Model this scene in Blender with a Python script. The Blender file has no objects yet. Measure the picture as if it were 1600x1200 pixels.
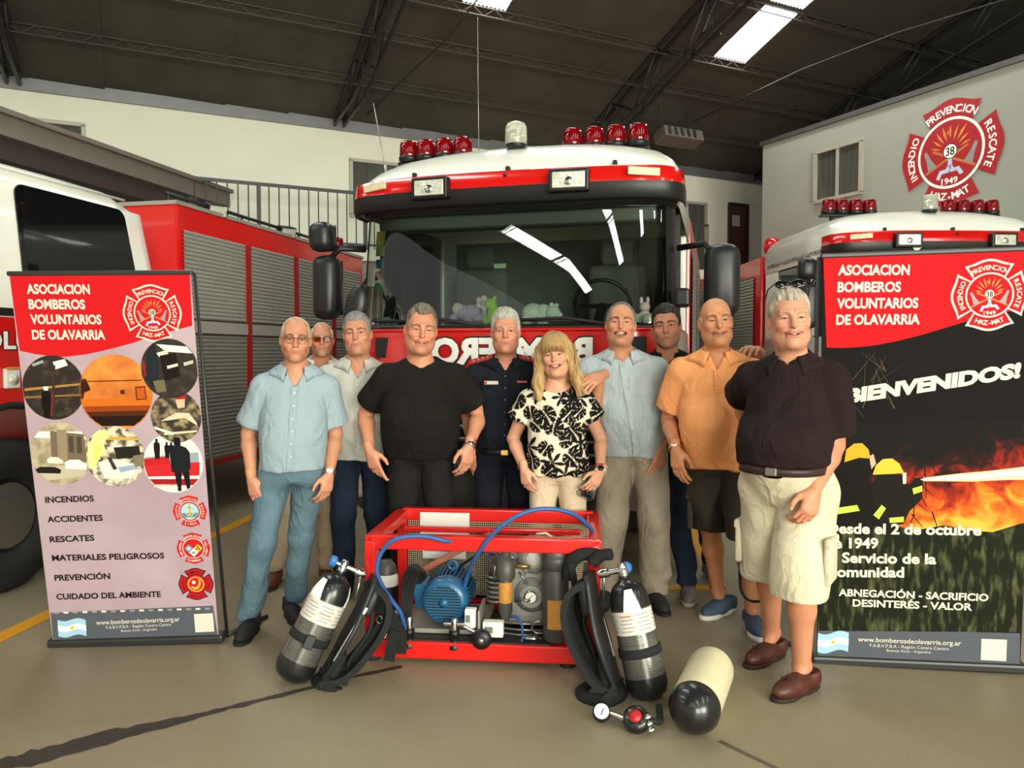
import bpy, bmesh, math, random
import numpy as np
from mathutils import Matrix, Vector

# ------------------------------------------------------------------ camera, world, lights, exposure
SC = bpy.context.scene
COL = SC.collection
CAM_H, PITCH, FPX = 1.5, math.radians(2.4), 1200.0
cam_data = bpy.data.cameras.new('camera')
cam_data.sensor_width = 36.0
cam_data.lens = FPX / 1600.0 * 36.0
cam_data.clip_end = 200
cam = bpy.data.objects.new('camera', cam_data)
COL.objects.link(cam)
cam.location = (0, 0, CAM_H)
cam.rotation_euler = (math.pi / 2 - PITCH, 0, 0)
SC.camera = cam

SC.view_settings.view_transform = 'Standard'
SC.view_settings.look = 'None'
SC.view_settings.exposure = 0.42
SC.view_settings.gamma = 1.0
SC.view_settings.use_curve_mapping = False

world = bpy.data.worlds.new('daylight')
SC.world = world
world.use_nodes = True
world.node_tree.nodes['Background'].inputs[0].default_value = (0.95, 0.96, 0.92, 1)
world.node_tree.nodes['Background'].inputs[1].default_value = 0.35

# hall frame: a runs along the back wall, v runs from the back wall into the hall
HALL_O = Vector((5.1, 16.0, 0.0))
HALL_ANG = math.radians(26.2)
HA = Vector((math.cos(HALL_ANG), math.sin(HALL_ANG), 0))
HN = Vector((math.sin(HALL_ANG), -math.cos(HALL_ANG), 0))
HALL = Matrix.Translation(HALL_O) @ Matrix.Rotation(HALL_ANG, 4, 'Z')   # local (a, -v, z)
HALL_SPAN = 22.0
def roof_z(v):
    return 5.1 + 2.5 * (1 - ((v - 11) / 11.0) ** 2)

def area_light(name, loc, target, sx, sy, power, color):
    l = bpy.data.lights.new(name, 'AREA')
    l.shape = 'RECTANGLE'; l.size = sx; l.size_y = sy
    l.energy = power; l.color = color
    o = bpy.data.objects.new(name, l); COL.objects.link(o)
    o.location = loc
    o.rotation_euler = (Vector(target) - Vector(loc)).to_track_quat('-Z', 'Y').to_euler()
    return o
# daylight coming in through the open vehicle doors of the hall's front, behind the photographer
for k, (a, p) in enumerate(((-14.2, 900), (-8.4, 1050))):
    c = HALL_O + HA * a + HN * 21.2
    area_light('door_daylight', (c.x, c.y, 2.9), (c.x - HN.x * 8, c.y - HN.y * 8, 1.7), 4.6, 4.2, p, (1.0, 0.985, 0.84))
SKYLIGHT_STRENGTH = 9.0

def ray_dir(px, py):
    x = (px - 800) / FPX; y = (600 - py) / FPX
    c, s = math.cos(PITCH), math.sin(PITCH)
    return Vector((x, c + y * s, -s + y * c))
def W(px, py, Y):
    d = ray_dir(px, py)
    return Vector((0, 0, CAM_H)) + d * (Y / d.y)
def G(px, py, z=0.0):
    d = ray_dir(px, py)
    return Vector((0, 0, CAM_H)) + d * ((z - CAM_H) / d.z)

# ------------------------------------------------------------------ materials
def lin(h):
    if not isinstance(h, str):
        return tuple(h)
    h = h.lstrip('#')
    out = []
    for i in (0, 2, 4):
        c = int(h[i:i + 2], 16) / 255.0
        out.append(c / 12.92 if c <= 0.04045 else ((c + 0.055) / 1.055) ** 2.4)
    return tuple(out)
MATS = {}
def mat(name, color='#888888', rough=0.5, metal=0.0, var=0.0, scale=8.0, bump=0.0, bscale=None, stretch=None,
        color2=None, attr=False, emit=0.0, alpha=1.0, trans=0.0, ior=1.45, coat=0.0, spec=0.5, mixlo=0.35, mixhi=0.65, detail=4, coord='Object', sheen=0.0):
    if name in MATS:
        return MATS[name]
    m = bpy.data.materials.new(name)
    m.use_nodes = True
    nt = m.node_tree
    N, L = nt.nodes, nt.links
    b = N['Principled BSDF']
    c1 = lin(color)
    b.inputs['Base Color'].default_value = (*c1, 1)
    b.inputs['Roughness'].default_value = rough
    b.inputs['Metallic'].default_value = metal
    b.inputs['IOR'].default_value = ior
    b.inputs['Specular IOR Level'].default_value = spec
    if coat: b.inputs['Coat Weight'].default_value = coat; b.inputs['Coat Roughness'].default_value = 0.08
    if sheen: b.inputs['Sheen Weight'].default_value = sheen
    if trans: b.inputs['Transmission Weight'].default_value = trans
    if alpha < 1: b.inputs['Alpha'].default_value = alpha
    if emit:
        b.inputs['Emission Color'].default_value = (*c1, 1)
        b.inputs['Emission Strength'].default_value = emit
    src = None
    tc = N.new('ShaderNodeTexCoord')
    vec = tc.outputs[coord]
    if stretch:
        mp = N.new('ShaderNodeMapping'); mp.inputs['Scale'].default_value = stretch
        L.new(vec, mp.inputs['Vector']); vec = mp.outputs['Vector']
    if attr:
        at = N.new('ShaderNodeAttribute'); at.attribute_name = 'Col'
        src = at.outputs['Color']
    if var or color2:
        nz = N.new('ShaderNodeTexNoise'); nz.inputs['Scale'].default_value = scale; nz.inputs['Detail'].default_value = detail
        L.new(vec, nz.inputs['Vector'])
        if color2:
            mr = N.new('ShaderNodeMapRange'); mr.inputs[1].default_value = mixlo; mr.inputs[2].default_value = mixhi
            L.new(nz.outputs['Fac'], mr.inputs[0])
            mx = N.new('ShaderNodeMix'); mx.data_type = 'RGBA'
            mx.inputs[6].default_value = (*c1, 1); mx.inputs[7].default_value = (*lin(color2), 1)
            L.new(mr.outputs[0], mx.inputs[0]); src = mx.outputs[2]
        if var:
            mr = N.new('ShaderNodeMapRange'); mr.inputs[1].default_value = 0.25; mr.inputs[2].default_value = 0.75
            mr.inputs[3].default_value = 1 - var; mr.inputs[4].default_value = 1 + var
            L.new(nz.outputs['Fac'], mr.inputs[0])
            mx = N.new('ShaderNodeMix'); mx.data_type = 'RGBA'; mx.blend_type = 'MULTIPLY'; mx.inputs[0].default_value = 1.0
            if src is not None: L.new(src, mx.inputs[6])
            else: mx.inputs[6].default_value = (*c1, 1)
            cc = N.new('ShaderNodeCombineColor')
            for i in range(3): L.new(mr.outputs[0], cc.inputs[i])
            L.new(cc.outputs[0], mx.inputs[7]); src = mx.outputs[2]
    if src is not None:
        L.new(src, b.inputs['Base Color'])
    if bump:
        nb = N.new('ShaderNodeTexNoise'); nb.inputs['Scale'].default_value = bscale or scale * 3; nb.inputs['Detail'].default_value = 4
        L.new(vec, nb.inputs['Vector'])
        bp = N.new('ShaderNodeBump'); bp.inputs['Strength'].default_value = bump; bp.inputs['Distance'].default_value = 0.01
        L.new(nb.outputs['Fac'], bp.inputs['Height']); L.new(bp.outputs['Normal'], b.inputs['Normal'])
    MATS[name] = m
    return m

# ------------------------------------------------------------------ mesh building
I4 = Matrix.Identity(4)
def T(x=0, y=0, z=0): return Matrix.Translation((x, y, z))
def R(ax, deg): return Matrix.Rotation(math.radians(deg), 4, ax)
def frame_to(p, d, up=(0, 0, 1)):
    """matrix whose local z runs along d, placed at p"""
    d = Vector(d).normalized(); u = Vector(up)
    if abs(d.dot(u.normalized())) > 0.98: u = Vector((0, 1, 0))
    x = u.cross(d).normalized(); y = d.cross(x)
    m = Matrix((x, y, d)).transposed().to_4x4(); m.translation = Vector(p)
    return m
class MB:
    def __init__(s): s.v = []; s.f = []; s.sm = []
    def add(s, vs, fs, M=None, smooth=False):
        b = len(s.v)
        if M is None: s.v.extend([tuple(v) for v in vs])
        else: s.v.extend([tuple(M @ Vector(v)) for v in vs])
        s.f.extend([tuple(b + i for i in f) for f in fs]); s.sm.extend([smooth] * len(fs))
        return s
    def box(s, c, size, M=None):
        cx, cy, cz = c; x, y, z = [d / 2 for d in size]
        vs = [(cx + i * x, cy + j * y, cz + k * z) for i in (-1, 1) for j in (-1, 1) for k in (-1, 1)]
        return s.add(vs, [(0, 1, 3, 2), (4, 6, 7, 5), (0, 4, 5, 1), (2, 3, 7, 6), (0, 2, 6, 4), (1, 5, 7, 3)], M)
    def rbox(s, c, size, r=0.01, M=None, seg=2, smooth=False):
        bm = bmesh.new(); bmesh.ops.create_cube(bm, size=1.0)
        for v in bm.verts: v.co = Vector((v.co.x * size[0] + c[0], v.co.y * size[1] + c[1], v.co.z * size[2] + c[2]))
        r = min(r, min(size) * 0.49)
        bmesh.ops.bevel(bm, geom=list(bm.edges), offset=r, segments=seg, profile=0.5, affect='EDGES')
        bm.verts.index_update()
        s.add([v.co.copy() for v in bm.verts], [[v.index for v in f.verts] for f in bm.faces], M, smooth); bm.free()
        return s
    def lathe(s, prof, n=24, M=None, smooth=True, cap=True):
        """prof: list of (r, z) around local z"""
        vs = []; fs = []
        for r, z in prof:
            for k in range(n):
                t = 2 * math.pi * k / n; vs.append((r * math.cos(t), r * math.sin(t), z))
        for i in range(len(prof) - 1):
            for k in range(n):
                k2 = (k + 1) % n
                fs.append((i * n + k, i * n + k2, (i + 1) * n + k2, (i + 1) * n + k))
        s.add(vs, fs, M, smooth)
        if cap:
            for i, rev in ((0, True), (len(prof) - 1, False)):
                if prof[i][0] > 1e-5:
                    ring = [(prof[i][0] * math.cos(2 * math.pi * k / n), prof[i][0] * math.sin(2 * math.pi * k / n), prof[i][1]) for k in range(n)]
                    s.add(ring, [tuple(range(n))[::-1] if rev else tuple(range(n))], M, False)
        return s
    def cyl(s, p0, p1, r, n=16, r2=None):
        p0 = Vector(p0); p1 = Vector(p1)
        return s.lathe([(r, 0), (r if r2 is None else r2, (p1 - p0).length)], n, frame_to(p0, p1 - p0))
    def tube(s, pts, r, n=8, closed=False, M=None, smooth=True):
        pts = [Vector(p) for p in pts]; m = len(pts)
        rs = r if isinstance(r, (list, tuple)) else [r] * m
        tang = []
        for i in range(m):
            a = pts[(i - 1) % m] if (closed or i) else pts[0]
            b = pts[(i + 1) % m] if (closed or i < m - 1) else pts[-1]
            tang.append((b - a).normalized())
        x = tang[0].orthogonal().normalized(); vs = []; fs = []
        for i in range(m):
            x = (x - tang[i] * x.dot(tang[i])).normalized(); y = tang[i].cross(x)
            for k in range(n):
                t = 2 * math.pi * k / n
                vs.append(pts[i] + (x * math.cos(t) + y * math.sin(t)) * rs[i])
        for i in range(m if closed else m - 1):
            j = (i + 1) % m
            for k in range(n):
                k2 = (k + 1) % n
                fs.append((i * n + k, i * n + k2, j * n + k2, j * n + k))
        if not closed:
            fs.append(tuple(range(n))[::-1]); fs.append(tuple(range((m - 1) * n, m * n)))
        return s.add(vs, fs, M, smooth)
    def bar(s, p0, p1, w, h, up=(0, 0, 1)):
        """rectangular bar of width w and height h between two points"""
        p0 = Vector(p0); p1 = Vector(p1); M = frame_to(p0, p1 - p0, up)
        return s.box((0, 0, (p1 - p0).length / 2), (w, h, (p1 - p0).length), M)
    def prism(s, poly, depth, M=None, z0=0.0):
        """2-D outline in local xy extruded from z0 to z0+depth"""
        n = len(poly)
        vs = [(x, y, z0) for x, y in poly] + [(x, y, z0 + depth) for x, y in poly]
        fs = [tuple(range(n))[::-1], tuple(range(n, 2 * n))] + [(i, (i + 1) % n, n + (i + 1) % n, n + i) for i in range(n)]
        return s.add(vs, fs, M)
    def loft(s, rings, M=None, smooth=True, cap=True, closed=True):
        n = len(rings[0]); vs = [p for r in rings for p in r]; fs = []
        for i in range(len(rings) - 1):
            for k in range(n if closed else n - 1):
                k2 = (k + 1) % n
                fs.append((i * n + k, i * n + k2, (i + 1) * n + k2, (i + 1) * n + k))
        if cap and closed:
            fs.append(tuple(range(n))[::-1]); fs.append(tuple(range((len(rings) - 1) * n, len(rings) * n)))
        return s.add(vs, fs, M, smooth)
    def sphere(s, c, r, M=None, nu=20, nv=12):
        rr = r if isinstance(r, (tuple, list)) else (r, r, r)
        prof = []
        rings = []
        for j in range(nv + 1):
            ph = math.pi * j / nv
            sr = max(math.sin(ph), 1e-4)
            rings.append([(c[0] + rr[0] * sr * math.cos(2 * math.pi * k / nu), c[1] + rr[1] * sr * math.sin(2 * math.pi * k / nu), c[2] - rr[2] * math.cos(ph)) for k in range(nu)])
        return s.loft(rings, M, True, False)
    def mesh(s, name):
        me = bpy.data.meshes.new(name)
        me.from_pydata(s.v, [], s.f); me.polygons.foreach_set('use_smooth', s.sm); me.update()
        return me
def obj(name, mb, m, parent=None, M=None):
    me = mb.mesh(name) if isinstance(mb, MB) else mb
    if m is not None and not me.materials: me.materials.append(m)
    o = bpy.data.objects.new(name, me); COL.objects.link(o)
    if parent is not None: o.parent = parent
    if M is not None: o.matrix_local = M
    return o
def empty(name, M=None):
    o = bpy.data.objects.new(name, None); COL.objects.link(o); o.empty_display_size = 0.1
    if M is not None: o.matrix_world = M
    return o
def tag(o, label, cat, group=None):
    o['label'] = label; o['category'] = cat
    if group: o['group'] = group
    return o
def struct(name, mb, m, M=None, label=None, cat=None):
    o = obj(name, mb, m, None, M); o['kind'] = 'structure'
    if label: o['label'] = label
    if cat: o['category'] = cat
    return o
def copy_tree(o, parent=None):
    c = o.copy(); COL.objects.link(c)
    if parent is not None: c.parent = parent
    for ch in list(o.children): copy_tree(ch, c)
    return c
def flat(poly, z=0.0):
    mb = MB(); mb.add([(x, y, z) for x, y in poly], [tuple(range(len(poly)))]); return mb
def polys(plist, M=None):
    mb = MB()
    for poly in plist: mb.add([(x, y, 0) for x, y in poly], [tuple(range(len(poly)))], M)
    return mb
def disc(r, n=48, c=(0, 0), r0=None):
    mb = MB()
    if r0 is None:
        mb.add([(c[0] + r * math.cos(2 * math.pi * k / n), c[1] + r * math.sin(2 * math.pi * k / n), 0) for k in range(n)], [tuple(range(n))])
    else:
        vs = [(c[0] + q * math.cos(2 * math.pi * k / n), c[1] + q * math.sin(2 * math.pi * k / n), 0) for q in (r0, r) for k in range(n)]
        mb.add(vs, [(k, (k + 1) % n, n + (k + 1) % n, n + k) for k in range(n)][0:n])
        mb.f = [f[::-1] for f in mb.f]
    return mb
_glyph = {}
def text_geo(body, bold=0.0):
    key = (body, bold)
    if key in _glyph: return _glyph[key]
    cu = bpy.data.curves.new('t', 'FONT'); cu.body = body; cu.size = 1.0; cu.offset = bold; cu.resolution_u = 3
    cu.fill_mode = 'FRONT'
    o = bpy.data.objects.new('t', cu); COL.objects.link(o)
    dg = bpy.context.evaluated_depsgraph_get(); dg.update()
    me = bpy.data.meshes.new_from_object(o.evaluated_get(dg))
    vs = [v.co.copy() for v in me.vertices]; fs = [tuple(p.vertices) for p in me.polygons]
    bpy.data.objects.remove(o); bpy.data.curves.remove(cu); bpy.data.meshes.remove(me)
    _glyph[key] = (vs, fs)
    return vs, fs
def text_mb(body, width=None, height=0.1, bold=0.02, M=None, align='L', mirror=False, mb=None, shear=0.0):
    """flat lettering in local xy, fitted to a cap height and optionally to a width"""
    vs, fs = text_geo(body, bold)
    if not vs: return mb or MB()
    x0 = min(v.x for v in vs); x1 = max(v.x for v in vs); y0 = 0.0
    sy = height / 0.70
    sx = width / (x1 - x0) if width else sy
    w = (x1 - x0) * sx
    off = {'L': 0, 'C': -w / 2, 'R': -w}[align]
    out = []
    for v in vs:
        x = (v.x - x0) * sx + off; y = (v.y - y0) * sy
        out.append(((-x if mirror else x) + shear * y, y, 0))
    if mirror: fs = [f[::-1] for f in fs]
    mb = mb or MB()
    mb.add(out, fs, M)
    return mb
def arc_text(body, r, a0, a1, height, bold=0.02, mb=None, inward=False, M=None):
    """letters along an arc from angle a0 to a1 (degrees, counter-clockwise from +x); inward flips so letters read from below"""
    mb = mb or MB()
    M = M or I4
    n = len(body)
    for i, ch in enumerate(body):
        if ch == ' ': continue
        t = a0 + (a1 - a0) * (i + 0.5) / n
        rad = math.radians(t)
        rot = t - 90 if not inward else t + 90
        mm = M @ T(r * math.cos(rad), r * math.sin(rad), 0) @ R('Z', rot)
        text_mb(ch, None, height, bold, mm @ T(0, -height / 2, 0), 'C', mb=mb)
    return mb
rnd = random.Random(7)
# ------------------------------------------------------------------ the hall
M_FLOOR = mat('concrete_floor', '#978d73', 0.45, var=0.22, scale=1.5, color2='#7a705a', bump=0.10, bscale=60, detail=10, mixlo=0.36, mixhi=0.72)
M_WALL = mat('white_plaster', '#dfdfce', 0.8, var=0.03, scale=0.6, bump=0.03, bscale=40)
M_WALLR = mat('shaded_white_plaster', '#94948a', 0.8, var=0.03, scale=0.6, bump=0.03, bscale=40)  # white plaster greyed: the right wall's shade is put into its colour
M_ROOF = mat('roof_insulation', '#3f3b32', 0.85, var=0.22, scale=1.6, bump=0.2, bscale=6)
M_TRUSS = mat('truss_steel', '#2b2a29', 0.5, 0.3)
M_PURLIN = mat('purlin_steel', '#4a443d', 0.6, 0.2)
M_FLASH = mat('grey_flashing', '#77797a', 0.45, 0.5, var=0.08, scale=3)
M_SKY = mat('skylight_sheet', '#f4faf4', 0.4, emit=SKYLIGHT_STRENGTH)
M_ALU = mat('window_aluminium', '#a9a496', 0.5, 0.2)
M_PANE = mat('curtained_pane', '#4c4c45', 0.12, var=0.35, scale=3, stretch=(9, 9, 0.2))
M_DARKGREY = mat('railing_paint', '#3c3d3e', 0.5)
M_YELLOW = mat('yellow_floor_paint', '#d99b1c', 0.55, var=0.15, scale=14, color2='#c48613', mixlo=0.4, mixhi=0.75)
M_REDWALL = mat('emblem_red', '#a3121c', 0.6, var=0.06, scale=6)
M_WHITEPRINT = mat('white_print', '#f3f1ea', 0.6)
M_BLACKPRINT = mat('black_print', '#14110f', 0.6)
M_GREYPRINT = mat('grey_print', '#8b8a88', 0.6)
M_ORANGEPRINT = mat('orange_print', '#d68a3c', 0.6)
M_BLUEPRINT = mat('pale_blue_print', '#b7c3da', 0.6)
M_BROWNDOOR = mat('brown_door', '#4a2a20', 0.5, var=0.1)

# floor with its crack and oil marks
mb = MB(); mb.box((0, 0, -0.1), (60, 60, 0.2)); FLOOR = struct('floor', mb, M_FLOOR, T(0, 12, 0))
nt = M_FLOOR.node_tree; N_, L_ = nt.nodes, nt.links
def floor_crack():
    """dark settled crack running across the floor: thin strip of filler, slightly proud"""
    pts = [(0, 1197, 17), (60, 1184, 20), (150, 1158, 17), (230, 1138, 11), (300, 1122, 6), (360, 1106, 5), (420, 1092, 4), (520, 1066, 3), (580, 1052, 4), (640, 1040, 3)]
    r = random.Random(3); up = []; lo = []
    dense = []
    for (a, b) in zip(pts[:-1], pts[1:]):
        for k in range(5):
            t = k / 5; dense.append([a[i] + (b[i] - a[i]) * t for i in range(3)])
    for x, y, w in dense:
        w *= 0.55 + 0.3 * r.random()
        p = G(x, y - w + r.uniform(-1, 1)); q = G(x, y + w * 0.8 + r.uniform(-1, 1))
        up.append((p.x, p.y, 0.0015)); lo.append((q.x, q.y, 0.0015))
    mb = MB(); n = len(up)
    mb.add(up + lo, [(i, n + i, n + i + 1, i + 1) for i in range(n - 1)])
    return mb
o = obj('crack_filler', floor_crack(), mat('crack_filler', '#37322b', 0.7, var=0.2, scale=12), None); o.parent = FLOOR; o.matrix_parent_inverse = FLOOR.matrix_world.inverted() if False else T(0, -12, 0)
def floor_strip(name, p, q, w, m):
    p = Vector((p[0], p[1], 0)); q = Vector((q[0], q[1], 0)); d = (q - p).normalized(); s = Vector((-d.y, d.x, 0)) * w / 2
    mb = MB(); mb.add([(*(p + s).xy, 0.002), (*(p - s).xy, 0.002), (*(q - s).xy, 0.002), (*(q + s).xy, 0.002)], [(0, 1, 2, 3)])
    o = obj(name, mb, m, FLOOR); o.matrix_parent_inverse = T(0, -12, 0); return o
d = Vector((0.29, 2.7)).normalized()
floor_strip('bay_line', (-2.74 - d.x, 3.5 - d.y), (-2.74 + d.x * 8, 3.5 + d.y * 8), 0.11, M_YELLOW)
floor_strip('bay_line', (0.45, 4.83), (1.36, 4.83), 0.10, M_YELLOW)
floor_strip('bay_line', (1.31, 4.80), (1.31 + 0.145 * 4.0, 8.8), 0.11, M_YELLOW)
floor_strip('floor_joint', (0.80, 2.9), (1.35, 2.2), 0.02, mat('joint_dark', '#5c5343', 0.7, var=0.2))
floor_strip('floor_joint', (0.2, 4.5), (0.8, 4.62), 0.012, MATS['joint_dark'])

def hall_box(mb, a0, a1, v0, v1, z0, z1):
    mb.box(((a0 + a1) / 2, -(v0 + v1) / 2, (z0 + z1) / 2), (a1 - a0, v1 - v0, z1 - z0)); return mb
struct('wall_back', hall_box(MB(), -24, 7, -0.25, 0, 0, 5.02), M_WALL, HALL)
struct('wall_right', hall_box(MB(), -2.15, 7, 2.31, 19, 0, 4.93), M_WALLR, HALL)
struct('wall_left', hall_box(MB(), -24.25, -24, 0, 22, 0, 5.3), M_WALL, HALL)
mb = MB()   # hall front: piers between the open vehicle doors and the wall above them
for a0, a1 in ((-24, -16.8), (-11.5, -11.1), (-5.8, 7)): hall_box(mb, a0, a1, 22, 22.25, 0, 5.3)
hall_box(mb, -24, 7, 22, 22.25, 5.0, 5.3)
struct('wall_front', mb, M_WALL, HALL)
mb = MB(); hall_box(mb, -24, 7, -0.02, 0.05, 4.95, 5.14); struct('trim_1', mb, M_FLASH, HALL)
mb = MB(); hall_box(mb, -2.19, 7, 2.27, 19, 4.93, 5.0); struct('trim_2', mb, mat('dark_flashing', '#55534f', 0.5, 0.4), HALL)

# roof: one vault of separate sheets, lattice purlins under them
ceil = empty('ceiling', HALL); ceil['kind'] = 'structure'
NV = 26
def roof_strip(a0, a1, v0, v1, dz=0.0, n=None, drop=0.0):
    n = n or max(2, int((v1 - v0) * 1.3))
    up = []; 
    for i in range(n + 1):
        v = v0 + (v1 - v0) * i / n
        up.append((v, roof_z(v) + dz))
    vs = [(a, -v, z - (drop if a == a1 else 0)) for v, z in up for a in (a0, a1)] + [(a, -v, z + 0.05) for v, z in up for a in (a0, a1)]
    m = 2 * (n + 1); fs = []
    for i in range(n):
        fs.append((2 * i, 2 * i + 1, 2 * i + 3, 2 * i + 2)); fs.append((m + 2 * i, m + 2 * i + 2, m + 2 * i + 3, m + 2 * i + 1))
        fs.append((2 * i, 2 * i + 2, m + 2 * i + 2, m + 2 * i)); fs.append((2 * i + 1, m + 2 * i + 1, m + 2 * i + 3, 2 * i + 3))
    mb = MB(); mb.add(vs, fs); return mb
SK_A = [-3.45 - 4.25 * k for k in range(0, 5)]     # left edges of the skylight strips
SK_W = 0.66
SK_V = [(2.55, 3.62), (3.72, 5.6), (5.7, 7.4), (14.0, 16.0), (16.1, 18.2)]
edges = sorted(set([-24.0, 7.0] + [a for s in SK_A for a in (s, s + SK_W) if -24 < a < 7]))
fin = []
for a0, a1 in zip(edges[:-1], edges[1:]):
    n = max(1, round((a1 - a0) / 0.9)) if (a1 - a0) > SK_W + .05 else 1
    for k in range(n): fin.append((a0 + (a1 - a0) * k / n, a0 + (a1 - a0) * (k + 1) / n))
rr = random.Random(5)
skymesh = []
for a0, a1 in fin:
    is_sky = any(abs(a0 - s) < 0.01 for s in SK_A)
    if not is_sky:
        obj('roof_sheet', roof_strip(a0, a1 + 0.02, -0.3, 22.3, rr.uniform(-0.006, 0.006), drop=0.022), M_ROOF, ceil)
    else:
        cuts = [-0.3] + [x for p in SK_V for x in p] + [22.3]
        for i in range(0, len(cuts), 2):
            if cuts[i + 1] - cuts[i] > 0.05: obj('roof_sheet', roof_strip(a0, a1 + 0.02, cuts[i], cuts[i + 1]), M_ROOF, ceil)
        for v0, v1 in SK_V:      # corrugated translucent panel
            mb = MB(); n = 22; m = 8
            vs = []; fs = []
            for i in range(m + 1):
                v = v0 + (v1 - v0) * i / m
                for j in range(n + 1):
                    vs.append((a0 + (a1 - a0) * j / n, -v, roof_z(v) + (0.012 if j % 2 else -0.012)))
            for i in range(m):
                for j in range(n): fs.append((i * (n + 1) + j, i * (n + 1) + j + 1, (i + 1) * (n + 1) + j + 1, (i + 1) * (n + 1) + j))
            mb.add(vs, fs)
            obj('skylight_panel', mb, M_SKY, ceil)
for v in (0.95, 1.85, 2.55, 3.67, 5.65, 8.0, 11.0, 14.0, 16.05, 18.3, 20.3):   # lattice purlins
    z = roof_z(v); mb = MB()
    h = 0.14
    for dz in (-0.03, -h): mb.tube([(-24, -v, z + dz), (7, -v, z + dz)], 0.011, 5)
    pts = []
    for k in range(int(31 / 0.16)):
        pts.append((-24 + 0.16 * k, -v, z + (-0.03 if k % 2 else -h)))
    mb.tube(pts, 0.006, 4)
    obj('purlin', mb, M_PURLIN, ceil)
# arched lattice trusses
for k in range(-1, 5):
    a = -0.15 - 4.28 * k
    tr = empty('roof_truss', HALL)
    if k == 1: t_lab = 'dark steel lattice roof truss above the middle fire engine'
    elif k == 2: t_lab = 'dark steel lattice roof truss landing on the long white wall'
    elif k == 0: t_lab = 'dark steel lattice truss behind the emblem wall parapet'
    elif k == 3: t_lab = 'dark steel lattice truss at the far left edge of the roof'
    else: continue
    tag(tr, t_lab, 'roof truss', 'arched roof trusses')
    vsamp = [0.1 + 21.8 * i / 36 for i in range(37)]
    def low(v): return roof_z(v) - min(0.62, 0.10 + 0.36 * min(v, 22 - v))
    for zf_ in (lambda v: roof_z(v) - 0.07, low):
        for da in (-0.07, 0.07):
            mb = MB(); mb.tube([(a + da, -v, zf_(v)) for v in vsamp], 0.028, 5); obj('chord', mb, M_TRUSS, tr)
    for i in range(0, 36):
        v0, v1 = vsamp[i], vsamp[i + 1]
        mb = MB()
        for da in (-0.07, 0.07):
            if i % 2 == 0: mb.tube([(a + da, -v0, roof_z(v0) - 0.07), (a + da, -v1, low(v1))], 0.016, 5)
            else: mb.tube([(a + da, -v0, low(v0)), (a + da, -v1, roof_z(v1) - 0.07)], 0.016, 5)
        obj('web_strut', mb, M_TRUSS, tr)

# upper-floor gallery with railing
struct('floor_gallery', hall_box(MB(), -13.2, -2.15, 0, 1.12, 2.82, 2.98), M_WALL, HALL)
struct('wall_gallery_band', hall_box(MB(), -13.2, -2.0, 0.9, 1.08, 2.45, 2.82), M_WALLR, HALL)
def railing(a0, a1, label):
    r = empty('balcony_railing', HALL); tag(r, label, 'railing', 'gallery railings')
    z0, z1 = 3.0, 3.80
    mb = MB(); mb.bar((a0, -1.02, z1), (a1, -1.02, z1), 0.03, 0.045); obj('handrail', mb, M_DARKGREY, r)
    mb = MB(); mb.bar((a0, -1.02, z0 + 0.06), (a1, -1.02, z0 + 0.06), 0.02, 0.03); obj('bottom_rail', mb, M_DARKGREY, r)
    n = int((a1 - a0) / 0.135)
    me = None; mp = None
    for i in range(n + 1):
        a = a0 + (a1 - a0) * i / n
        post = i % 11 == 0
        if post:
            if mp is None:
                mb = MB(); mb.box((0, 0, (z0 + z1) / 2 - 0.02), (0.05, 0.05, z1 - z0 + 0.04)); mp = mb.mesh('post'); mp.materials.append(M_DARKGREY)
            obj('post', mp, M_DARKGREY, r, T(a, -1.02, 0))
        else:
            if me is None:
                mb = MB(); mb.cyl((0, 0, z0), (0, 0, z1), 0.009, 6); me = mb.mesh('baluster'); me.materials.append(M_DARKGREY)
            obj('baluster', me, M_DARKGREY, r, T(a, -1.02, 0))
railing(-11.55, -6.0, 'dark balcony railing behind the shuttered truck, along the long white wall')
railing(-4.6, -2.2, 'dark balcony railing in front of the brown door')

def window(n, a0, a1, z0, z1, M, m_pane=M_PANE, split=True):
    w = empty('window_%d' % n, M); w['kind'] = 'structure'
    mb = MB(); t = 0.05
    mb.box(((a0 + a1) / 2, -0.02, z1), (a1 - a0 + t, 0.07, t)); mb.box(((a0 + a1) / 2, -0.02, z0), (a1 - a0 + t, 0.07, t))
    for a in (a0, a1): mb.box((a, -0.02, (z0 + z1) / 2), (t, 0.07, z1 - z0))
    obj('window_frame', mb, M_ALU, w)
    c = (a0 + a1) / 2
    if split:
        mb = MB(); mb.box((c, -0.025, (z0 + z1) / 2), (0.035, 0.05, z1 - z0)); obj('mullion', mb, M_ALU, w)
        for x0, x1, y in ((a0, c, -0.005), (c, a1, -0.012)):
            mb = MB(); mb.box(((x0 + x1) / 2, y, (z0 + z1) / 2), (x1 - x0 - 0.02, 0.012, z1 - z0 - 0.02)); obj('pane', mb, m_pane, w)
    else:
        mb = MB(); mb.box((c, -0.005, (z0 + z1) / 2), (a1 - a0 - 0.02, 0.012, z1 - z0 - 0.02)); obj('pane', mb, m_pane, w)
window(1, -13.2, -12.2, 3.7, 4.58, HALL)
window(2, -8.52, -7.4, 3.65, 4.52, HALL)
window(3, -2.35, -1.42, 3.1, 4.42, HALL)
RW = HALL @ T(-2.15, 0, 0) @ R('Z', -90)      # local x runs along v, -y out of the right wall
window(4, 3.45, 4.28, 3.80, 4.55, RW)
d1 = empty('door_1', HALL); d1['kind'] = 'structure'
mb = MB(); mb.box((-0.58, -0.02, 3.72), (0.42, 0.05, 1.46)); obj('door_leaf', mb, M_BROWNDOOR, d1)
mb = MB()
for a in (-0.81, -0.35): mb.box((a, -0.03, 3.74), (0.05, 0.08, 1.5))
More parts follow.
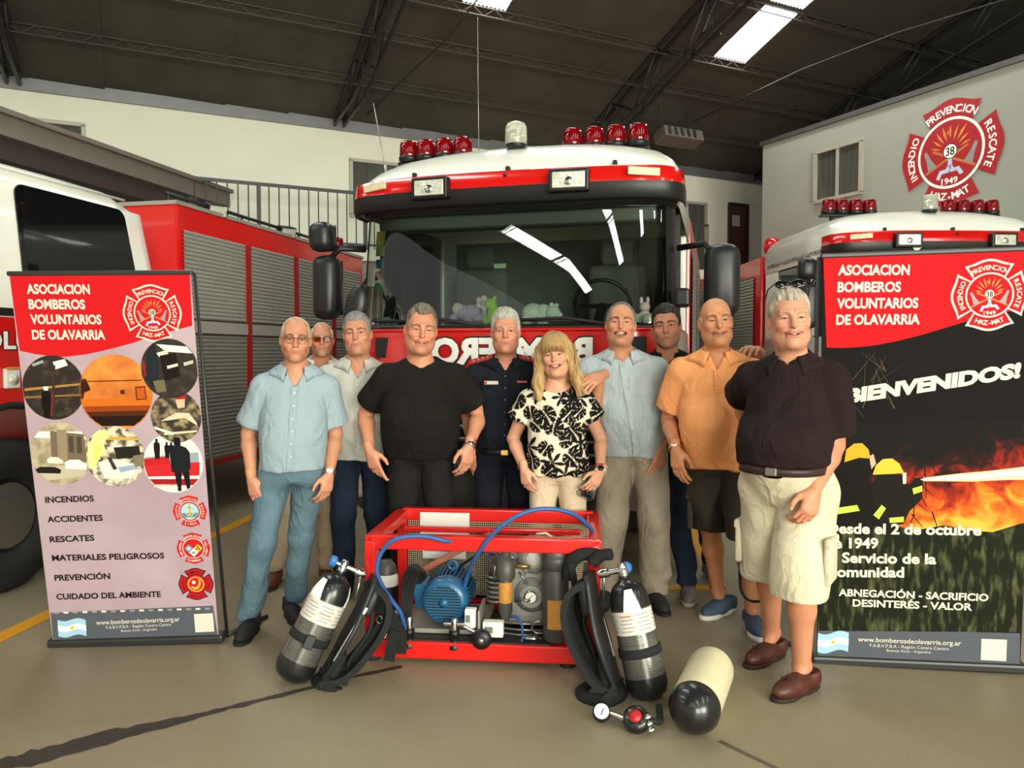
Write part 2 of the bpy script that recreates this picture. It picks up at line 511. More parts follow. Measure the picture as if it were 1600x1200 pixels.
mb.box((-0.58, -0.03, 4.48), (0.5, 0.08, 0.05)); obj('door_frame', mb, mat('dark_frame', '#33211b', 0.5), d1)
mb = MB(); mb.box((-0.66, -0.05, 4.15), (0.2, 0.012, 0.22)); obj('door_panel', mb, mat('pale_panel', '#a8a69c', .5), d1)

# grey-edged office roof at the left
offA = W(0, 172, 7.4); offB = W(352, 312, 11.0)
dirb = Vector((offB.x - offA.x, offB.y - offA.y, 0)).normalized(); nl = Vector((-dirb.y, dirb.x, 0))
LB = Matrix(((dirb.x, nl.x, 0, offA.x), (dirb.y, nl.y, 0, offA.y), (0, 0, 1, 0), (0, 0, 0, 1)))
Lf = (offB - offA).length
zt = offA.z; zb = offB.z
mb = MB(); mb.box((Lf / 2 - 1.5, 0.05, (zt + zb) / 2 - 0.06), (Lf + 3.2, 0.12, 0.20)); mb.box((Lf / 2 - 1.5, 0.03, (zt + zb) / 2 + 0.06), (Lf + 3.2, 0.2, 0.05))
struct('trim_3', mb, mat('grey_brown_beam', '#6f665d', 0.55, 0.1, var=0.08, scale=3), LB)
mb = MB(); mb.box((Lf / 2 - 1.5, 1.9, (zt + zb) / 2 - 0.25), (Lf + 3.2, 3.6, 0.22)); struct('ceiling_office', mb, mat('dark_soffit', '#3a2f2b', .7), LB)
mb = MB(); mb.box((3.05, 0.12, 1.85), (0.12, 0.12, 3.5)); struct('trim_4', mb, MATS['grey_brown_beam'], LB)

# emblem painted on the right wall
def maltese(R0, rin, half_in, half_out, bulge, n=10):
    """one lobe of the cross pointing to +y; inner edge follows the circle"""
    pts = []
    for i in range(n + 1):      # inner arc
        t = math.radians(90 + half_in - 2 * half_in * i / n); pts.append((rin * math.cos(t), rin * math.sin(t)))
    ro = R0
    outer = []
    for i in range(2 * n + 1):
        s = -1 + 2 * i / (2 * n)            # -1..1 from right to left
        t = math.radians(90 + s * half_out)
        rad = ro * (1.0 + 0.045 * math.cos(s * math.pi) + bulge * abs(s) ** 3)
        outer.append((rad * math.cos(t), rad * math.sin(t)))
    return pts + outer
def emblem(parent, M, size, m_red, m_white, lettering=True, outline=False, words=('PREVENCION', 'RESCATE', 'HAZ-MAT', 'INCENDIO'), centre='full'):
    """cross-pattee fire emblem in local xy, 'size' wide, facing +z"""
    k = size / 2.0
    S = M @ Matrix.Diagonal((k, k, 1, 1))
    lift = lambda z: S @ T(0, 0, z)
    lobes = []
    for i in range(4):
        rot = Matrix.Rotation(-i * math.pi / 2, 2)
        lobes.append([tuple(rot @ Vector(p)) for p in maltese(0.95, 0.66, 38, 34, 0.12)])
    if outline:
        big = []
        for i in range(4):
            rot = Matrix.Rotation(-i * math.pi / 2, 2)
            big.append([tuple(rot @ Vector(p)) for p in maltese(1.0, 0.60, 42, 37.5, 0.13)])
        obj('emblem_outline', polys(big), m_white, parent, lift(0.0006))
        obj('emblem_lobes', polys([[(x * 0.985, y * 0.985) for x, y in l] for l in lobes]), m_red, parent, lift(0.0012))
    else:
        obj('emblem_lobes', polys(lobes), m_red, parent, lift(0.0012))
    obj('emblem_ring', disc(0.655), m_white, parent, lift(0.0016))
    obj('emblem_disc', disc(0.605), m_red, parent, lift(0.002))
    h = 0.135
    for k_, (wd, c_, hw) in enumerate(zip(words, (90, 0, 270, 180), (37, 31, 28, 31))):
        if k_ == 2: mb = arc_text(wd, 0.80, c_ - hw, c_ + hw, h, 0.022, inward=True)
        else: mb = arc_text(wd, 0.80, c_ + hw, c_ - hw, h, 0.022)
        obj('emblem_lettering', mb, m_white, parent, lift(0.0024))
    if centre == 'full':
        fl = []
        for ang, l0, l1, w in ((90, .25, .5, .03), (108, .2, .52, .03), (72, .2, .5, .03), (55, .22, .56, .035), (125, .2, .5, .03), (142, .2, .45, .025), (38, .2, .45, .03), (20, .2, .42, .022), (160, .2, .42, .022), (98, .3, .42, .02)):
            a = math.radians(ang); d = Vector((math.cos(a), math.sin(a))); s_ = Vector((-d.y, d.x)); o_ = Vector((0, 0.02))
            fl.append([tuple(o_ + d * l0), tuple(o_ + d * (l0 * .5 + l1 * .5) + s_ * w), tuple(o_ + d * l1), tuple(o_ + d * (l0 * .5 + l1 * .5) - s_ * w * .5)])
        obj('flame_print', polys(fl), M_ORANGEPRINT, parent, lift(0.0024))
        ax = []
        for s_ in (-1, 1):
            c = Vector((0.42 * s_, -0.08)); rot = Matrix.Rotation(math.radians(-24 * s_), 2)
            ax.append([tuple(c + rot @ Vector(p)) for p in ((-.09, -.17), (.09, -.17), (.045, .02), (.03, .2), (-.03, .2), (-.045, .02))])
        obj('axe_print', polys(ax), M_GREYPRINT, parent, lift(0.0024))
        obj('axe_handle_print', polys([[(-.5, -.30), (-.46, -.33), (.36, .07), (.33, .1)], [(.5, -.30), (.46, -.33), (-.36, .07), (-.33, .1)]]), mat('handle_print', '#b5713a', .6), parent, lift(0.0022))
        fig = [[(-.04, -.22), (.04, -.22), (.04, -.05), (-.04, -.05)], [(-.04, -.22), (.04, -.22), (-.02, -.36), (-.16, -.37), (-.2, -.47), (-.27, -.45), (-.2, -.30), (-.08, -.29)], [(.04, -.22), (-.04, -.22), (.02, -.36), (.14, -.35), (.2, -.44), (.27, -.41), (.18, -.28), (.08, -.29)]]
        obj('standpipe_print', polys(fig), M_BLUEPRINT, parent, lift(0.0026))
        obj('number_disc', disc(0.14, 32, (0, 0.03)), m_white, parent, lift(0.0028))
        obj('number_ring', disc(0.14, 32, (0, 0.03), 0.125), M_BLACKPRINT, parent, lift(0.0030))
        obj('number_lettering', text_mb('38', 0.17, 0.15, 0.02, T(0, -0.045, 0), 'C'), M_BLACKPRINT, parent, lift(0.0032))
        obj('year_lettering', text_mb('1949', 0.32, 0.11, 0.02, T(0, -0.57, 0), 'C'), m_white, parent, lift(0.0032))
em = empty('wall_emblem', RW @ T(5.62, -0.012, 4.06) @ R('X', 90))
tag(em, 'large red fire service emblem painted on the white wall', 'emblem')
emblem(em, I4, 1.38, M_REDWALL, M_WHITEPRINT)

# heater box and ring lamp hanging from the roof, cables
pb = W(1060, 215, 13.2)
hb = empty('hanging_heater', T(*pb) @ R('Z', 26) @ R('X', -18)); tag(hb, 'grey box heater hanging below the dark roof', 'heater')
mb = MB(); mb.rbox((0, 0, 0), (0.8, 0.32, 0.2), 0.02); obj('casing', mb, mat('heater_grey', '#5d564e', .6), hb)
mb = MB(); mb.box((0.41, 0, 0), (0.02, 0.28, 0.17)); obj('end_plate', mb, mat('heater_rust', '#7d6a58', .6), hb)
mb = MB()
for k in range(5): mb.box((-0.3 + 0.13 * k, -0.165, 0), (0.05, 0.02, 0.14))
obj('louver', mb, M_TRUSS, hb)
mb = MB(); mb.tube([(0.3, 0, 0.1), (0.3, 0, 1.0)], 0.008, 5); mb.tube([(-0.3, 0, 0.1), (-0.3, 0, 1.0)], 0.008, 5); obj('hanger', mb, M_TRUSS, hb)
pl = W(1110, 55, 10.9)
rl = empty('ring_lamp', T(*pl)); tag(rl, 'small round ring lamp hanging beside the roof truss', 'lamp')
mb = MB(); mb.tube([(0.13 * math.cos(t * math.pi / 12), 0.13 * math.sin(t * math.pi / 12), 0) for t in range(24)], 0.018, 6, True); obj('ring', mb, M_TRUSS, rl)
mb = MB(); mb.tube([(0, 0.13, 0), (0, 0.02, 0.4)], 0.008, 5); mb.tube([(0, -0.13, 0), (0, 0.02, 0.4)], 0.008, 5); obj('hanger', mb, M_TRUSS, rl)
c1 = MB(); c1.tube([W(1085, 190, 12.6), W(1250, 110, 11.6), W(1400, 52, 10.6), W(1600, -10, 9.6)], 0.014, 5)
o = obj('roof_cable', c1, M_TRUSS); tag(o, 'dark cable strung from the box heater across the roof', 'cable')
c1 = MB(); c1.tube([W(760, -20, 9.5), W(700, 60, 10.4), W(640, 115, 11.2), W(575, 178, 12.0)], 0.012, 5)
o = obj('roof_cable', c1, M_TRUSS); tag(o, 'thin dark cable hanging diagonally over the truck antenna', 'cable')
# ------------------------------------------------------------------ fire engines
M_RED = mat('fire_red_paint', '#c8140f', 0.22, coat=0.6, var=0.03, scale=2)
M_WHITE = mat('white_paint', '#e6e5da', 0.25, coat=0.5, var=0.02, scale=2)
M_BLACKP = mat('black_plastic', '#141414', 0.4)
M_BLACKM = mat('matte_black', '#1b1b1b', 0.65)
M_RUBBER = mat('rubber', '#161616', 0.75, var=0.15, scale=20)
M_CHROME = mat('chrome', '#d8d8d6', 0.12, 1.0)
M_STEEL = mat('brushed_steel', '#9c9a95', 0.35, 0.9, var=0.08, scale=20)
M_SHUT = mat('shutter_aluminium', '#a9a79e', 0.42, 0.55, var=0.05, scale=4)
M_INT = mat('cab_interior', '#6b6f6c', 0.7)
M_DASH = mat('dashboard', '#59605c', 0.6, var=0.1, scale=6)
M_LENS = mat('red_lens', '#8e0812', 0.08, trans=0.55, ior=1.3, coat=0.5)
M_LENSIN = mat('lamp_reflector_red', '#d8202c', 0.2, 0.6)
M_CLEAR = mat('clear_lens', '#dfe3cf', 0.12, trans=0.6, ior=1.3, var=0.2, scale=60)
M_HEAD = mat('headlamp_glass', '#d2d4c4', 0.08, 0.35, var=0.3, scale=35, bump=0.4, bscale=80)
def glass_mat(name, tint, gloss=1.0, rough=0.0, ior=1.5):
    m = bpy.data.materials.new(name); m.use_nodes = True
    nt = m.node_tree; nt.nodes.clear(); N, L = nt.nodes, nt.links
    out = N.new('ShaderNodeOutputMaterial'); mx = N.new('ShaderNodeMixShader'); fr = N.new('ShaderNodeFresnel'); fr.inputs[0].default_value = ior
    tr = N.new('ShaderNodeBsdfTransparent'); tr.inputs[0].default_value = (*tint, 1)
    gl = N.new('ShaderNodeBsdfGlossy'); gl.inputs['Roughness'].default_value = rough; gl.inputs['Color'].default_value = (gloss, gloss, gloss, 1)
    L.new(fr.outputs[0], mx.inputs[0]); L.new(tr.outputs[0], mx.inputs[1]); L.new(gl.outputs[0], mx.inputs[2]); L.new(mx.outputs[0], out.inputs[0])
    MATS[name] = m; return m
M_WIND = glass_mat('windscreen_glass', (0.66, 0.74, 0.68), 1.0, 0.0, 1.75)
M_DARKGLASS = mat('dark_window', '#0d0f10', 0.03, coat=0.3)

def outline(w, yf, D, back, n=26, e=4.5, bow=0.0):
    """plan outline of a cab: back left, round the front, back right (front towards -y)"""
    pts = [(-w, back)]
    for i in range(n + 1):
        th = -math.pi / 2 + math.pi * i / n
        sx = math.copysign(abs(math.sin(th)) ** (2 / e), math.sin(th)); cy = abs(math.cos(th)) ** (2 / e)
        pts.append((w * sx, yf + D * (1 - cy) + bow * sx * sx))
    pts.append((w, back))
    return pts
def shell(levels, back, n=26, cap_top=False, mb=None):
    """levels: (z, w, yf, D, bow[, ylift function])"""
    mb = mb or MB(); rings = []
    for lv in levels:
        z, w, yf, D = lv[:4]; bow = lv[4] if len(lv) > 4 else 0.0
        crown = lv[5] if len(lv) > 5 else 0.0
        rings.append([(x, y, z + crown * (1 - (x / w) ** 2)) for x, y in outline(w, yf, D, back, n, bow=bow)])
    mb.loft(rings, None, True, False, closed=True)
    if cap_top:
        mb.add(rings[-1], [tuple(range(len(rings[-1])))])
    return mb
def sub_shell(levels, i0, i1, back, n=26, thick=0.0):
    """only the points i0..i1 of the outline (a front panel)"""
    mb = MB(); rings = []
    for lv in levels:
        z, w, yf, D = lv[:4]; bow = lv[4] if len(lv) > 4 else 0.0
        crown = lv[5] if len(lv) > 5 else 0.0
        o_ = outline(w, yf, D, back, n, bow=bow)[i0:i1 + 1]
        rings.append([(x, y, z + crown * (1 - (x / w) ** 2)) for x, y in o_])
    mb.loft(rings, None, True, False, closed=False)
    return mb
def beacon(parent, M, red=True, s=1.0):
    mb = MB(); mb.lathe([(0.062 * s, 0), (0.075 * s, 0.012 * s), (0.077 * s, 0.035 * s), (0.068 * s, 0.045 * s)], 20); o = obj('beacon', mb, M_BLACKP, parent, M)
    mb = MB()
    prof = [(0.070, 0.04), (0.073, 0.055), (0.066, 0.13), (0.060, 0.15), (0.045, 0.158), (0.0, 0.16)] if red else [(0.078, 0.03), (0.080, 0.05), (0.078, 0.15), (0.068, 0.178), (0.045, 0.19), (0.0, 0.192)]
    mb.lathe([(r * s, z * s) for r, z in prof], 24); obj('lens', mb, M_LENS if red else M_CLEAR, o)
    mb = MB(); mb.lathe([(0.04 * s, 0.04 * s), (0.046 * s, 0.08 * s), (0.03 * s, 0.13 * s), (0, 0.132 * s)], 12); obj('reflector', mb, M_LENSIN if red else M_CHROME, o)
    return o
def cab_truck(name, M, label, detail=True, front_text=True, side_text=False):
    t = empty(name, M); tag(t, label, 'fire engine', 'fire engines in the hall')
    back = 2.15
    # lower cab and corner fairings
    low = [(0.55, 1.20, -0.10, 0.42), (1.0, 1.21, -0.13, 0.42), (1.40, 1.21, -0.14, 0.42), (1.67, 1.20, -0.14, 0.42)]
    obj('cab_shell', shell(low, back), M_WHITE, t)
    # red front panel
    pan = [(1.02, 1.215, -0.155, 0.42), (1.40, 1.215, -0.17, 0.42), (1.655, 1.205, -0.165, 0.42)]
    p = obj('front_panel', sub_shell(pan, 4, 24, back), M_RED, t)
    mb = MB()
    rim = [outline(1.205, -0.165, 0.42, back)[i] for i in range(4, 25)]
    mb.tube([(x, y - 0.004, 1.655) for x, y in rim], 0.014, 6); obj('panel_lip', mb, M_RED, p)
    for vx in (-0.93, 0.95):
        mb = MB(); mb.box((vx, -0.13, 1.53), (0.12, 0.02, 0.15)); obj('vent_opening', mb, M_BLACKM, p)
    if front_text:
        TX = T(0.02, -0.178, 0) @ R('X', 90)
        mb = text_mb('BOMBEROS', 1.31, 0.185, 0.075, T(0, 1.415, 0), 'C', mirror=True); obj('lettering_outline', mb, M_BLACKPRINT, p, T(0.0, -0.181, -0.003) @ R('X', 90))
        mb = text_mb('BOMBEROS', 1.30, 0.172, 0.05, T(0, 1.420, 0), 'C', mirror=True); obj('lettering', mb, M_WHITEPRINT, p, T(0.0, -0.184, 0) @ R('X', 90))
        mb = text_mb('VOLUNTARIOS', 1.42, 0.15, 0.05, T(0, 1.215, 0), 'C', mirror=True); obj('lettering', mb, M_WHITEPRINT, p, T(0.02, -0.180, 0) @ R('X', 90))
    # lower grille and bumper
    g = obj('grille', sub_shell([(0.72, 1.21, -0.15, 0.42), (1.02, 1.21, -0.16, 0.42)], 4, 24, back), M_BLACKP, t)
    for k in range(3):
        mb = MB(); o_ = [outline(1.21, -0.16, 0.42, back)[i] for i in range(5, 24)]
        mb.tube([(x, y - 0.006, 0.78 + 0.09 * k) for x, y in o_], 0.016, 6); obj('grille_bar', mb, M_STEEL, g)
    obj('bumper', shell([(0.30, 1.20, -0.20, 0.40), (0.36, 1.24, -0.26, 0.42), (0.66, 1.24, -0.26, 0.42), (0.72, 1.20, -0.20, 0.4)], 0.5, cap_top=True), mat('bumper_grey', '#4b4b49', .5), t)
    for s in (-1, 1):
        mb = MB(); mb.rbox((s * 0.92, -0.20, 0.52), (0.38, 0.12, 0.2), 0.03); o_ = obj('headlamp', mb, M_HEAD, t)
        mb = MB(); mb.box((s * 0.35, -0.29, 0.745), (0.5, 0.1, 0.025)); obj('step_plate', mb, M_STEEL, t)
    # windscreen, its black edge, pillars
    wb = [(1.66, 1.195, -0.135, 0.40), (1.95, 1.187, -0.105, 0.40), (2.25, 1.18, -0.072, 0.40), (2.58, 1.172, -0.035, 0.40)]
    gl = obj('windscreen', sub_shell(wb, 4, 24, back), M_WIND, t)
    mb = MB()
    for z, w, yf, D in (wb[0], wb[-1]):
        o_ = [outline(w, yf, D, back)[i] for i in range(3, 26)]
        mb.tube([(x, y - 0.006, z + (0.012 if z < 2 else -0.02)) for x, y in o_], 0.025 if z < 2 else 0.05, 6)
    obj('windscreen_seal', mb, M_BLACKP, gl)
    for s in (0, 1):
        i0, i1 = ((2, 5) if s == 0 else (23, 26))
        mb = sub_shell([(z, w + 0.006, yf - 0.006, D) for z, w, yf, D in wb], i0, i1, back)
        obj('pillar', mb, M_BLACKP, t)
        x = -1.16 if s == 0 else 1.16
        mb = MB(); mb.box((x, 1.95, 2.13), (0.06, 0.42, 0.95)); obj('rear_pillar', mb, M_WHITE, t)
        mb = MB(); mb.box((x, 1.02, 1.66), (0.06, 1.5, 0.05)); obj('door_sill', mb, M_BLACKP, t)
        mb = MB(); mb.box((x * 0.998, 1.05, 2.13), (0.02, 1.42, 0.92)); obj('side_window', mb, M_WIND if detail else M_DARKGLASS, t)
        mb = MB(); mb.box((x * 1.012, 0.62, 2.13), (0.035, 0.07, 0.92)); obj('window_bar', mb, M_WHITE if not detail else M_BLACKP, t)
    mb = MB(); mb.box((0, 2.14, 2.1), (2.34, 0.05, 1.0)); obj('cab_back', mb, M_INT, t)
    mb = MB(); mb.box((0, 1.1, 0.95), (2.2, 2.0, 0.06)); obj('cab_floor', mb, M_INT, t)
    # roof
    rf = [(2.54, 1.20, 0.0, 0.42), (2.72, 1.21, -0.10, 0.43), (2.80, 1.20, -0.06, 0.45, 0, 0.01), (2.88, 1.165, 0.04, 0.5, 0, 0.02), (2.96, 1.09, 0.18, 0.52, 0, 0.035), (3.02, 0.97, 0.36, 0.5, 0, 0.05), (3.045, 0.82, 0.55, 0.45, 0, 0.055)]
    obj('roof', shell(rf, back, cap_top=True), M_WHITE, t)
    # visor: red band over black band
    rb = [(2.655, 1.245, -0.17, 0.42, 0, 0.008), (2.755, 1.235, -0.158, 0.42, 0, 0.012), (2.772, 1.215, -0.12, 0.42, 0, 0.012)]
    v = obj('visor', sub_shell(rb, 1, 27, 0.55), M_RED, t)
    bb = [(2.55, 1.235, -0.11, 0.42, 0, 0.012), (2.528, 1.245, -0.15, 0.42, 0, 0.012), (2.545, 1.25, -0.175, 0.42, 0, 0.012), (2.656, 1.248, -0.172, 0.42, 0, 0.008)]
    obj('visor_shade', sub_shell(bb, 1, 27, 0.55), M_BLACKP, v)
    for s in (-1, 1):
        lx = -0.52 if s < 0 else 0.485
        L = T(lx, -0.20, 2.668) @ R('Z', 3 * s)
        mb = MB(); mb.rbox((0, 0, 0), (0.28, 0.08, 0.155), 0.012); l_ = obj('visor_lamp', mb, M_BLACKP, t, L)
        mb = MB(); mb.rbox((0, -0.038, 0), (0.225, 0.012, 0.108), 0.005); obj('lens', mb, M_HEAD, l_)
        mb = MB(); mb.lathe([(0.03, 0), (0.02, 0.006), (0, 0.008)], 16, T(0, -0.045, -0.01) @ R('X', 90)); obj('bulb', mb, M_CHROME, l_)
        mb = MB(); mb.rbox((0, 0, 0), (0.22, 0.02, 0.055), 0.006)
        obj('marker_lamp', mb, mat('marker_lens', '#d9c9a8', .15, var=.2, scale=40), t, T(s * 0.985, -0.142, 2.715) @ R('Z', 20 * s) @ R('Y', 2 * s))
        for x in (-0.2, 0.12, 0.3):
            pass
    for x, z in ((-0.75, 2.735), (0.02, 2.74), (0.02, 2.62), (0.75, 2.74), (0.75, 2.67), (0.75, 2.62)):
        mb = MB(); mb.lathe([(0.014, 0), (0.012, 0.006), (0, 0.008)], 10, R('X', 90)); obj('bolt', mb, M_BLACKM, v, T(x, -0.165 + 0.08 * abs(x) ** 3, z))
    for x in (-0.7, 0.02, 0.78):
        mb = MB(); mb.rbox((0, 0, 0.02), (0.03, 0.05, 0.05), 0.008); obj('roof_bracket', mb, M_BLACKM, t, T(x, -0.08 + 0.03 * abs(x), 2.775))
    # beacons on two bars and one clear beacon
    for s, xs in ((-1, (-1.02, -0.87, -0.71, -0.55)), (1, (0.36, 0.53, 0.70, 0.87))):
        y0 = 0.62
        mb = MB(); mb.rbox(((xs[0] + xs[3]) / 2, y0, 3.06), (abs(xs[3] - xs[0]) + 0.18, 0.10, 0.03), 0.008); obj('beacon_bar', mb, M_BLACKP, t)
        for x in (xs[0] + 0.05, xs[3] - 0.05):
            mb = MB(); mb.box((x, y0, 3.0), (0.04, 0.05, 0.12)); obj('bar_foot', mb, M_BLACKM, t)
        for x in xs: beacon(t, T(x, y0 - 0.02, 3.07), True, 1.1)
    beacon(t, T(-0.02, 0.3, 3.04), False, 1.05)
    if detail:
        mb = MB(); mb.tube([(-1.10, 0.35, 2.86), (-1.22, 0.35, 3.5)], [0.006, 0.003], 6); mb.tube([(-1.10, 0.35, 2.84), (-1.125, 0.35, 3.0)], 0.011, 6); obj('antenna', mb, M_STEEL, t)
        mb = MB(); mb.tube([(-0.52, 0.95, 2.95), (-0.53, 0.95, 4.35)], [0.005, 0.003], 6); obj('antenna', mb, M_STEEL, t)
        mb = MB(); mb.tube([(0.95, 0.62, 3.02), (0.42, 0.75, 3.13)], [0.006, 0.004], 6); obj('antenna', mb, M_BLACKM, t)
        # wipers
        for x0, x1, z1 in ((-0.15, -0.95, 1.72), (0.75, -0.02, 1.72)):
            mb = MB(); mb.tube([(x0, -0.175, 1.69), ((x0 + x1) / 2 + 0.1, -0.165, 1.735), (x1, -0.16, z1)], 0.012, 6); mb.tube([(x1 - 0.05, -0.155, z1 + 0.005), (x0 - 0.2, -0.158, 1.715)], 0.009, 6); obj('wiper', mb, M_BLACKM, t)
        # interior
        d_ = obj('dashboard', sub_shell([(1.55, 1.15, -0.05, 0.4), (1.69, 1.14, -0.03, 0.4), (1.70, 1.1, 0.2, 0.4), (1.68, 1.05, 0.5, 0.3), (1.4, 1.05, 0.52, 0.3)], 2, 26, 0.9), M_DASH, t)
        mb = MB(); mb.tube([(0.22 * math.cos(k * math.pi / 16), 0.22 * math.sin(k * math.pi / 16), 0) for k in range(32)], 0.016, 8, True)
        mb.cyl((0, 0, -0.02), (0, 0, -0.25), 0.04, 10); mb.bar((-0.2, 0, 0), (0.2, 0, 0), 0.03, 0.02); obj('steering_wheel', mb, M_BLACKP, t, T(0.60, 0.62, 1.86) @ R('X', -62))
        for x in (-0.62, 0.62):
            mb = MB(); mb.rbox((x, 1.35, 1.9), (0.5, 0.16, 0.72), 0.06, smooth=True); mb.rbox((x, 1.33, 2.36), (0.28, 0.12, 0.22), 0.05, smooth=True); mb.rbox((x, 1.1, 1.5), (0.52, 0.55, 0.16), 0.05, smooth=True); obj('seat', mb, M_INT, t)
        mb = MB(); mb.rbox((0, 0.15, 2.5), (2.1, 0.2, 0.16), 0.03); obj('header_shelf', mb, M_INT, t)
        # stickers inside the glass
        sx = -1.09
        for k, (c, z, h) in enumerate((('#c9b93e', 2.37, .10), ('#8fae4d', 2.27, .08), ('#3e86a8', 2.17, .07), ('#b8463a', 2.08, .07), ('#8cc4a4', 1.99, .07))):
            mb = MB(); mb.box((0, 0, 0), (0.09, 0.003, h)); obj('sticker', mb, mat('sticker_%d' % k, c, .6), gl, T(-1.02, 0.035 - 0.009 * k, z) @ R('Z', -20) @ R('X', -6))
        for x, z, w, h in ((-0.98, 1.735, .10, .06), (0.98, 1.735, .14, .06), (-0.05, 2.12, .09, .035)):
            mb = MB(); mb.box((0, 0, 0), (w, 0.003, h)); obj('sticker', mb, mat('sticker_pale', '#b9d2bd', .6, var=.25, scale=60), gl, T(x, -0.108 + (0.065 if z > 2 else 0) + 0.13 * abs(x) ** 8, z) @ R('Z', 10 * x) @ R('X', -9))
    # mirrors
    def mirror(nm, c, size, arm):
        mb = MB(); mb.rbox((0, 0, 0), size, min(size) * 0.42, None, 3, True); m_ = obj(nm, mb, mat('mirror_housing', '#1c1d1f', .38), t, T(*c) @ R('Z', 8 if c[0] > 0 else -8))
        mb = MB(); mb.tube(arm, 0.022, 6); obj('mirror_arm', mb, M_BLACKP, t)
        mb = MB(); mb.box((0, size[1] * 0.49, 0), (size[0] * 0.8, 0.006, size[2] * 0.85)); obj('mirror_glass', mb, M_CHROME, m_)
    mirror('mirror', (-1.47, 0.02, 2.0), (0.21, 0.18, 0.50), [(-1.2, 0.15, 2.30), (-1.36, 0.03, 2.30), (-1.47, 0.02, 2.2)])
    mirror('small_mirror', (-1.50, 0.0, 2.39), (0.19, 0.16, 0.23), [(-1.2, 0.15, 2.32), (-1.47, 0.02, 2.30)])
    mirror('mirror', (1.50, 0.0, 1.98), (0.235, 0.20, 0.50), [(1.2, 0.15, 2.23), (1.38, 0.03, 2.24), (1.46, 0.02, 2.15)])
    mb = MB(); mb.sphere((0, 0, 0), (0.085, 0.05, 0.17)); obj('front_mirror', mb, mat('mirror_housing'), t, T(-1.08, -0.28, 1.82) @ R('Y', 14))
    mb = MB(); mb.tube([(-1.08, -0.27, 1.9), (-1.1, -0.05, 2.05)], 0.012, 6); obj('mirror_arm', mb, M_BLACKP, t)
    mb = MB(); mb.rbox((1.24, 0.0, 1.87), (0.10, 0.12, 0.13), 0.02); obj('corner_lamp', mb, M_BLACKP, t)
    for s in (-1, 1):   # corner wind deflectors
        mb = MB(); mb.rbox((s * 1.19, 0.10, 1.42), (0.10, 0.34, 0.46), 0.04, R('Y', -6 * s), 3, True); obj('corner_deflector', mb, M_WHITE, t)
    # body behind the cab
    bl = 5.4 if side_text else 3.6
    bd = MB(); bd.rbox((0, 2.3 + bl / 2, 1.75), (2.42, bl, 2.1), 0.03); b = obj('body', bd, M_RED, t)
    for s in (-1, 1):
        for k in range(3 if side_text else 2):
            y0 = 2.55 + 1.7 * k; mb = MB(); n = 34; z0, z1 = 1.0, 2.55
            vs = []; fs = []
            for i in range(n * 2 + 1):
                z = z0 + (z1 - z0) * i / (2 * n); dx = 0.0 if i % 2 else 0.008
                vs += [(s * (1.222 + dx), y0, z), (s * (1.222 + dx), y0 + 1.5, z)]
            fs = [(2 * i, 2 * i + 1, 2 * i + 3, 2 * i + 2) for i in range(2 * n)]
            mb.add(vs, fs); obj('roller_shutter', mb, M_SHUT, b)
    for s in (-1, 1):
        for y in (1.0, 1.3 + bl * 0.9):
            mb = MB(); mb.lathe([(0.2, -0.15), (0.46, -0.15), (0.5, -0.1), (0.5, 0.1), (0.46, 0.15), (0.2, 0.15)], 28); obj('wheel', mb, M_RUBBER, t, T(s * 1.02, y, 0.5) @ R('Y', 90))
    if side_text:
        mb = text_mb('BOMBEROS VOLUNTARIOS DE OLAVARRIA', 1.75, 0.10, 0.015, I4, 'L')
        obj('lettering', mb, mat('dark_lettering', '#2c2f33', .6), t, T(-1.206, 2.05, 2.60) @ R('Z', -90) @ R('X', 90))
        mb = MB(); mb.sphere((-0.95, 2.6, 2.98), (0.13, 0.13, 0.13)); obj('siren_dome', mb, M_RED, t)
        mb = MB(); mb.cyl((-0.95, 2.6, 2.78), (-0.95, 2.6, 2.9), 0.05); obj('siren_foot', mb, M_BLACKP, t)
        mb = polys([[(-.05, 0), (0, .05), (.05, 0), (0, -.05)]]); obj('visor_badge', mb, M_WHITEPRINT, t, T(-0.42, -0.19, 2.595) @ R('X', 90))
    return t
TRUCK = T(-0.027, 5.616, 0) @ R('Z', -15)
truck = cab_truck('fire_engine', TRUCK, 'red and white fire engine with red beacons parked behind the group')
RTRUCK = T(4.66, 8.3, 0) @ R('Z', 1.0)
rtruck = cab_truck('fire_engine', RTRUCK, 'white cabbed fire engine standing behind the dark flame banner', detail=False, front_text=False, side_text=True)

